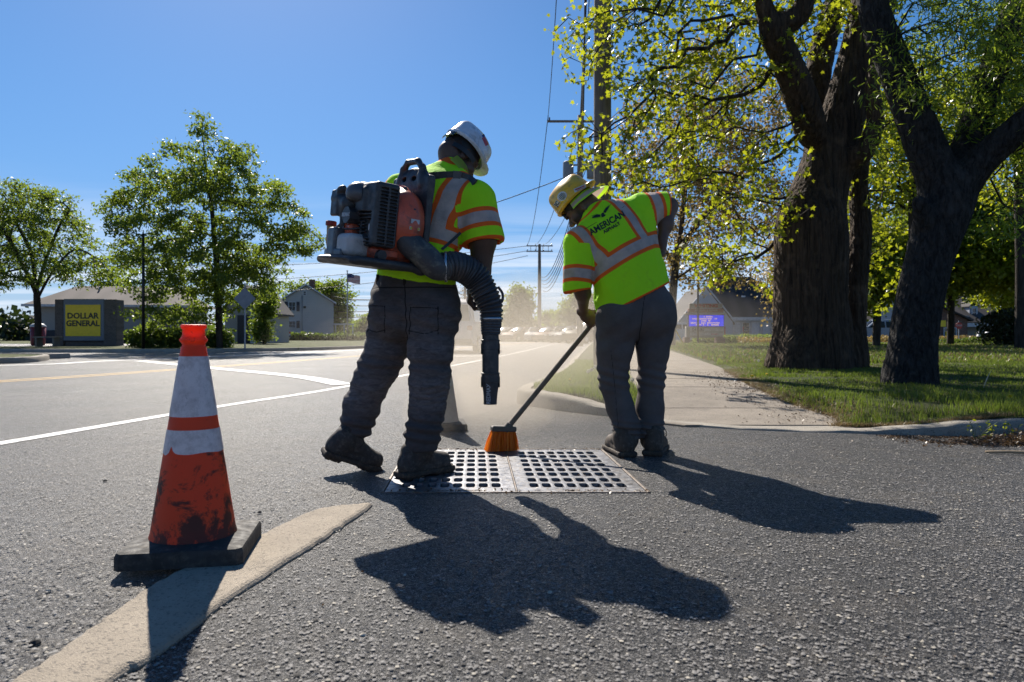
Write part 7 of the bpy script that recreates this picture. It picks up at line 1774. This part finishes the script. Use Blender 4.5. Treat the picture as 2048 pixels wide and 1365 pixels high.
wing.append([(-.13, -.016), (.13, -.016), (.13, -.0135), (-.13, -.0135)])
decal_text(ra, W2, info, '', 0, M['print'], .0035, .005, .046, name='back_print', me=outline_mesh(wing))
# trousers
s = SDF((.30, 3.9, .10), (1.12, 4.75, .99), .0055)
s.ell(P(1270, 622, 4.28), [.215, .155, .150], [lat2, unit(np.cross(sp2, lat2)), sp2], .03)
s.cap(P(1268, 590, 4.28), P(1270, 625, 4.28), .14, .15, .03, lat2, 1.42); s.ell(P(1240, 640, 4.22), [.12, .12, .13], None, .05); s.ell(P(1312, 628, 4.25), [.115, .12, .14], None, .05)
s.chain([P(1235, 655, 4.25), P(1229, 700, 4.25), P(1226, 735, 4.26), P(1227, 765, 4.26), P(1240, 815, 4.24), P(1252, 850, 4.20), P(1257, 874, 4.20)], [.122, .099, .084, .078, .072, .070, .066], .03)
s.chain([P(1309, 650, 4.29), P(1306, 700, 4.29), P(1303, 760, 4.30), P(1300, 815, 4.29), P(1299, 855, 4.26), P(1299, 874, 4.25)], [.122, .088, .074, .076, .076, .070], .03)
halfcut(s, P(1257, 878, 4.2), (0, 0, -1), P(1257, 885, 4.2), .10); halfcut(s, P(1300, 877, 4.25), (0, 0, -1), P(1300, 884, 4.25), .10)
s.plane(A_(P(1268, 580, 4.28)), -hn2)
V, Q = s.mesh(); Nn = normals(V, Q); pxs = V[:, 0]/V[:, 1]*F+CX; pys = HY-(V[:, 2]-HC)/V[:, 1]*F; zz = V[:, 2]
h = .0055*(1-np.abs(wav(V, 11, 20, 12, (1, 1, .55)))*1.7)+.008*bump_(pys, 862, 16)*np.sin(zz*2*math.pi/.034+V[:, 0]*20)+.006*bump_(pys, 758, 24)*np.sin(zz*2*math.pi/.055+pxs*.09)+.005*bump_(pys, 675, 30)*np.sin(zz*55-pxs*.12)
V = V+Nn*h[:, None]; seam = np.full(len(V), 1.); bk = Nn[:, 1] < 0
seam = np.where(bk & (pys < 690), np.abs(pxs-(1288-(pys-600)*.12))*.0029, seam); seam = np.minimum(seam, np.where(bk & (pys > 700) & (pxs < 1268), np.abs(pxs-(1222+(pys-700)*.10))*.0029+.001, 1))
np_mesh('trousers', V-L2, Q, M['work'], W2, True, {'fade': np.clip(.3+.5*bump_(pys, 760, 40), 0, 1), 'seam': seam})
# body
f2 = unit((-.70, .16, -.69)); u2 = unit(np.array([0, 0, 1.])-f2*f2[2]); c2 = A_(P(1160, 412, 4.42)); r2_ = np.cross(f2, u2)
sdir = unit(A_(P(1187, 645, 4.46))-A_(P(1012, 856, 4.33))); gp = A_(P(1186, 646, 4.46))
hd_ = unit((.77, .0, -.64)); hd_ = unit(hd_-sdir*(hd_@sdir)); hn_ = unit(np.cross(sdir, hd_)); hn_ = hn_ if hn_[1] > 0 else -hn_
s = SDF((.25, 3.95, .05), (1.20, 4.80, 1.72), .005)
head(s, c2, f2, u2, 1.0)
s.chain([P(1216, 440, 4.40), P(1190, 428, 4.405), c2-u2*.06-f2*.035], [.075, .064, .062], .03)
s.chain([P(1268, 600, 4.28), P(1243, 510, 4.33), P(1218, 445, 4.40)], [.10, .11, .09], .04, lat2, 1.4)
s.chain([P(1218, 445, 4.40), P(1278, 424, 4.45)], [.08, .065], .04); s.chain([P(1278, 424, 4.45), P(1338, 413, 4.49)], [.062, .052], .02)
s.chain([P(1338, 413, 4.49), P(1331, 450, 4.45), P(1324, 482, 4.42)], [.050, .043, .030], .03)
hand(s, P(1323, 484, 4.42), (-.16, -.05, -1), (-.75, -.5, 0), (-.5, .8, 0), (70, 80, 60), (.5, .3, .6), 1.0)
s.chain([P(1218, 445, 4.40), P(1160, 488, 4.27)], [.08, .062], .04); wr_ = gp-hd_*.085-hn_*.030
s.chain([P(1160, 488, 4.27), P(1163, 575, 4.25), P(1166, 588, 4.27), wr_+(A_(P(1166, 588, 4.27))-wr_)*.15], [.060, .044, .043, .027], .03)
hand(s, wr_, hd_, hn_, sdir, (72, 92, 58), (.55, .6, .45), 1.0)
s.chain([P(1268, 610, 4.28), P(1235, 655, 4.25), P(1227, 765, 4.26), P(1255, 870, 4.2)], [.10, .08, .055, .045], .03); s.chain([P(1268, 610, 4.28), P(1309, 650, 4.29), P(1303, 760, 4.3), P(1299, 870, 4.25)], [.10, .08, .055, .045], .03)
V, Q = s.mesh(); rel = V-c2; hf, hu, hr = rel@f2, rel@u2, rel@r2_
near = np.linalg.norm(rel, axis=1) < .17
beard = np.clip((-hu-.035)/.02, 0, 1)*np.clip((hf+.02)/.03, 0, 1)*np.clip(1-(np.abs(hf-.11) < .02)*(hu > -.07), 0, 1); cap_ = np.clip((hu+.02-.1*hf)/.02, 0, 1)*(hf < .06); side_b = bump_(hf, .035, .018)*bump_(hu, -.05, .05)
hair = np.where(near, np.clip(np.maximum(np.maximum(beard*.75, cap_*.9), side_b*.8), 0, 1), 0); hair = np.where(np.abs(hr) > .079, 0, hair)
eye = np.zeros(len(V))
for sg_ in (-1, 1): eye = np.maximum(eye, (np.linalg.norm(V-(c2+f2*.096+r2_*sg_*.031-u2*.009), axis=1) < .010)*.9); eye = np.maximum(eye, ((np.abs(hf-.094) < .012) & (np.abs(hu-.018) < .005) & (np.abs(np.abs(hr)-.033) < .018))*.85)
np_mesh('body', V-L2, Q, M['skin2'], W2, True, {'hair': np.maximum(hair, eye*near)})
hat2, hray2, hq2 = helmet(W2, c2+u2*.052, f2, u2, M['hat_yellow'], False, .95)
# hi-vis neck shade under the hat
mb = MB(); vs = []; nseg = 22
for i, t_ in enumerate(np.linspace(R(-112), R(112), nseg)):
    a_ = t_+math.pi
    for j in range(5):
        back_ = max(0, -math.cos(a_)); rr_ = .104+.006*j+back_*(.018*j); p_ = c2+f2*(rr_*math.cos(a_)-.004)+r2_*(rr_*.86*math.sin(a_))+u2*(.036-.011*j-back_*.008*j); vs.append(tuple(p_-L2))
n_ = NT('neck_shade_cloth'); at = n_.attr('band'); cc = n_.mix(n_.math('GREATER_THAN', n_.math('ABSOLUTE', n_.math('SUBTRACT', at, .5)), .27), (.48, .40, .34), (.50, .85, .03)); gt = n_.N.new('ShaderNodeBsdfTranslucent'); n_.put(gt.inputs[0], cc); n_.put(n_.b.inputs['Base Color'], cc)
gx = n_.N.new('ShaderNodeMixShader'); gx.inputs[0].default_value = .3; n_.L.new(n_.b.outputs[0], gx.inputs[1]); n_.L.new(gt.outputs[0], gx.inputs[2]); n_.L.new(gx.outputs[0], n_.o.inputs[0])
np_mesh('neck_shade', np.array(vs), np.array([(5*i+j, 5*i+5+j, 5*i+6+j, 5*i+1+j) for i in range(nseg-1) for j in range(4)]), n_.m, W2, True, {'band': np.tile(np.linspace(0, 1, 5), nseg)})
# stickers on the hat
r_ = decal(hray2, W2, 1124, 393, .062, .052, R(48), simple('sticker_pale', (.55, .54, .58), .4), .0015, 8, 8, 'sticker', True)
if r_:
    for k_, (dy_, w_) in enumerate(((.014, .030), (.006, .042), (-.002, .044), (-.010, .038), (-.017, .026))):
        decal_text(hray2, W2, r_[1], '', 0, M['band'], .003, 0, dy_, name='sticker_print', me=grid_mesh(w_, .0035, 8, 1))
r_ = decal(hray2, W2, 1160, 377, .075, .022, R(22), simple('sticker_white', (.6, .58, .6), .4), .0015, 8, 4)
if r_: decal_text(hray2, W2, r_[1], '', 0, M['letter_red'], .003, 0, .002, name='sticker_print', me=grid_mesh(.060, .008, 8, 1)); decal_text(hray2, W2, r_[1], '', 0, M['letter_red'], .003, 0, -.007, name='sticker_print', me=grid_mesh(.045, .0025, 8, 1))
r_ = decal(hray2, W2, 1114, 408, .034, .030, R(60), simple('sticker_white', (.6, .58, .6), .4), .0012, 5, 5)
if r_: decal_text(hray2, W2, r_[1], 'JC', .032, M['band'], .003, 0, 0, .0012)
boot(W2, 'boot', (.655, 4.10, .004), (.60, 4.40, .004), (0, 0, 1), P(1257, 880, 4.19), M['leather2'], W=.052)
boot(W2, 'boot', (.800, 4.14, .004), (.90, 4.42, .004), (0, 0, 1), P(1300, 880, 4.25), M['leather2'], W=.054)
# ------------------------------------------------------------------ broom
M['stick'] = simple('broom_stick_wood', (.17, .125, .09), .7, 0, .4, 25, .001, 200, dirt=(.17, .13, .09)); M['block'] = simple('broom_block', (.10, .085, .07), .7, 0, .3, 25, .001, 150)
n_ = NT('bristle_orange'); M['bristle'] = n_.fin(n_.mix(n_.new('ShaderNodeNewGeometry').outputs['Random Per Island'], (.75, .16, .008), (.95, .30, .02)), .45, 0, None, .4)
tr_ = n_.N.new('ShaderNodeBsdfTranslucent'); tr_.inputs[0].default_value = (1, .32, .02, 1); mx_ = n_.N.new('ShaderNodeMixShader'); mx_.inputs[0].default_value = .3
n_.L.new(n_.b.outputs[0], mx_.inputs[1]); n_.L.new(tr_.outputs[0], mx_.inputs[2]); n_.L.new(mx_.outputs[0], n_.o.inputs[0])
h0_ = A_(P(1008, 858, 4.33)); BR = empty('broom', h0_); tag(BR, 'push broom with a worn wooden handle and bright orange bristles on the grate', 'broom')
e1 = A_(P(1262, 556, 4.60)); e0 = A_(P(1012, 860, 4.33))
ds_ = unit(gp-e0)
MB().tube([e0-h0_, gp-h0_, gp+ds_*.42-h0_], [.0165, .0155, .0145], 14).build('handle', M['stick'], BR, auto=40)
wa = unit((.96, .28, -.06)); da = unit((-.28, .96, 0)); ua = np.cross(wa, da); Mb = Matrix([wa, da, ua]).transposed(); bc = A_(P(1007, 858, 4.33))-h0_
MB().box(bc, (.150, .062, .034), Mb, .008).build('block', M['block'], BR, auto=40)
MB().lathe([(.017, -.02), (.026, -.02), (.024, .03), (.017, .035)], e0-h0_+ds_*.01, tuple(ds_), 14).build('socket', M['block'], BR, auto=40)
rng = np.random.default_rng(5); n = 2600; bx_ = rng.uniform(-1, 1, n); by_ = rng.uniform(-1, 1, n)
root_ = bc+np.outer(bx_*.070, wa)+np.outer(by_*.027, da)-ua*.015; ln = (h0_[2]+root_[:, 2]-.010)*rng.uniform(.97, 1.0, n)
tip_ = root_+np.outer(bx_*.022-.012+rng.normal(0, .006, n), wa)+np.outer(by_*.016+rng.normal(0, .005, n), da); tip_[:, 2] = root_[:, 2]-ln; mid_ = (root_+tip_)/2+np.outer(bx_*.003, wa)
a_ = rng.uniform(0, math.pi, n); sv = np.outer(np.cos(a_), wa)*.0013+np.outer(np.sin(a_), da)*.0013
V = np.stack([root_-sv, root_+sv, mid_+sv, mid_-sv, tip_+sv*.7, tip_-sv*.7], 1).reshape(-1, 3); i = np.arange(n)*6
o = np_mesh('bristles', V, np.concatenate([np.stack([i, i+1, i+2, i+3], 1), np.stack([i+3, i+2, i+4, i+5], 1)]), M['bristle'], BR, False); o['kind'] = 'stuff'

# ------------------------------------------------------------------ dandelions, weeds and stray twigs
M['stalk'] = simple('stalk_green', (.08, .12, .03), .6); M['fluff'] = leaf_mat('dandelion_clock', (.45, .43, .40), (.6, .58, .55), (.5, .5, .45), .5); M['petal'] = leaf_mat('dandelion_petal', (.75, .55, .02), (.8, .6, .03), (.8, .6, .05), .3)
def dandelion(loc, h_, clock, label, seed):
    rng = np.random.default_rng(seed); t = empty('dandelion', loc); tag(t, label, 'flower', 'dandelions in the grass'); top = A_((rng.normal(0, .02), rng.normal(0, .02), h_))
    MB().tube([(0, 0, 0), (top[0]*.4, top[1]*.4, h_*.6), top], .0018, 5, True, 3).build('stalk', M['stalk'], t, True)
    n = 90; d = rng.normal(size=(n, 3)); d /= np.linalg.norm(d, axis=1)[:, None]
    if not clock: d[:, 2] = np.abs(d[:, 2])*.4+.15
    C = top+d*(.015 if clock else .008); V, T = leaves(C, .011, LEAF_TWIN, rng, 0, .5); np_mesh('flower_head', V, T, M['fluff'] if clock else M['petal'], t, False)
def gl(px, py, h=.15): p = G(px, py, h); return p
for k_, (px, py, hh, ck, lb) in enumerate(((1176, 775, .17, True, 'left of three white dandelion clocks beside the grey trouser leg'), (1183, 779, .20, True, 'middle of three white dandelion clocks beside the grey trouser leg'), (1190, 776, .22, True, 'right of three white dandelion clocks beside the grey trouser leg'),
        (1132, 768, .05, False, 'small yellow dandelion in the verge by the broom handle'), (1519, 745, .16, True, 'tall white dandelion clock left of the largest maple'), (1506, 760, .05, False, 'yellow dandelion at the footpath edge, nearer the walk'), (1532, 757, .05, False, 'yellow dandelion in front of the largest maple'),
        (1730, 815, .05, False, 'yellow dandelion at the bottom of the lawn in front of the leaning tree'), (2024, 808, .06, False, 'yellow dandelion at the right edge of the lawn'), (1268, 790, .14, True, 'dandelion clock between the sweeping man and the footpath'))):
    p = gl(px, py, gh(*gl(px, py)[:2]) if px > 1400 else .14); dandelion(p, hh, ck, lb, k_)
def weed(px, py, h_, label, seed, n=26):
    rng = np.random.default_rng(seed); p = G(px, py); t = empty('weed', (p.x, p.y, .004)); tag(t, label, 'plant', 'weeds along the kerb'); mb = MB(); C = []
    for k in range(4):
        e = A_((rng.normal(0, .05), rng.normal(0, .03), h_*rng.uniform(.5, 1))); mb.tube([(0, 0, 0), tuple(e*.5+A_((rng.normal(0, .008), 0, .01))), tuple(e)], .0015, 4, True, 3); C += [e*f_ for f_ in rng.uniform(.3, 1, n//4)]
    mb.build('stems', M['stalk'], t, True)['kind'] = 'stuff'; C = np.array(C)+rng.normal(0, .01, (len(C), 3)); V, T = leaves(C, .022, LEAF_OVAL, rng); np_mesh('leaves', V, T, M['leaf_spring'], t, False)['kind'] = 'stuff'
for k_, (px, py, hh, lb) in enumerate(((1845, 868, .10, 'small weed furthest left at the foot of the raised kerb'), (1873, 870, .13, 'bushy weed second from left at the raised kerb'), (1905, 872, .08, 'low weed in the middle of the raised kerb'), (1950, 884, .15, 'tall weed rising from the brown debris heap'), (1985, 880, .12, 'weed right of the tall one in the debris heap'), (2025, 882, .14, 'weed nearest the right edge by the kerb'))): weed(px, py, hh, lb, k_)
p = G(2045, 912); o = MB().tube([(-.17, .07, .012), (0, 0, .02), (.2, -.09, .012)], [.006, .009, .007], 7, True, 3).build('stick', simple('pale_stick', (.38, .27, .16), .8), None, True); o.location = p; tag(o, 'pale broken stick in the brown debris at the right edge', 'stick')
p = gl(1967, 776, .2); o = MB().tube([(0, 0, 0), (.03, 0, .08), (.075, 0, .17)], [.003, .006, .001], 6, True, 3).build('dead_stalk', simple('pale_straw', (.5, .4, .25), .8), None, True); o.location = p; tag(o, 'pale dead stalk leaning in the lawn right of the leaning tree', 'stalk')

# ------------------------------------------------------------------ dust blown up by the nozzle
def dust_mat(name, dens, c=(.74, .66, .55)):
    n = NT(name); n.N.remove(n.b); v = n.N.new('ShaderNodeVolumePrincipled'); v.inputs['Color'].default_value = (*c, 1); v.inputs['Density'].default_value = dens; v.inputs['Anisotropy'].default_value = .35
    n.L.new(v.outputs[0], n.o.inputs['Volume']); return n.m
DU = empty('dust_cloud', (0, 9, .1)); DU['kind'] = 'stuff'; DU['label'] = 'tan dust drifting over the road behind the two men'
def puff(c, r, dens, k_):
    s = MB(); n = 24; pr = [(max(.001, math.sin(math.pi*j/12)), -math.cos(math.pi*j/12)) for j in range(13)]
    s.lathe(pr, (0, 0, 0), n=n); s.v = [(x*r[0]*(1+.10*math.sin(3*math.atan2(y, x)+k_)), y*r[1], z*r[2]*(1+.12*math.sin(2*math.atan2(y, x)+k_*2))) for x, y, z in s.v]
    o = s.build('puff', dust_mat('dust_%d' % k_, dens), DU, True); o.location = A_(c)-A_((0, 9, .1)); o['kind'] = 'stuff'
puff((.0, 6.5, .25), (.95, 1.6, .60), .11, 1); puff((.1, 8.6, .4), (1.7, 3.4, .95), .034, 2); puff((.5, 13, .5), (3.2, 6.5, 1.15), .018, 3); puff((1.2, 21, .4), (6.0, 11.5, 1.7), .0040, 4); puff((.6, 24, .4), (7.5, 16, 2.1), .0020, 7); puff((1.5, 46, .8), (9, 20, 3.0), .0022, 5); puff((-.25, 5.6, .10), (.6, .9, .32), .22, 6)
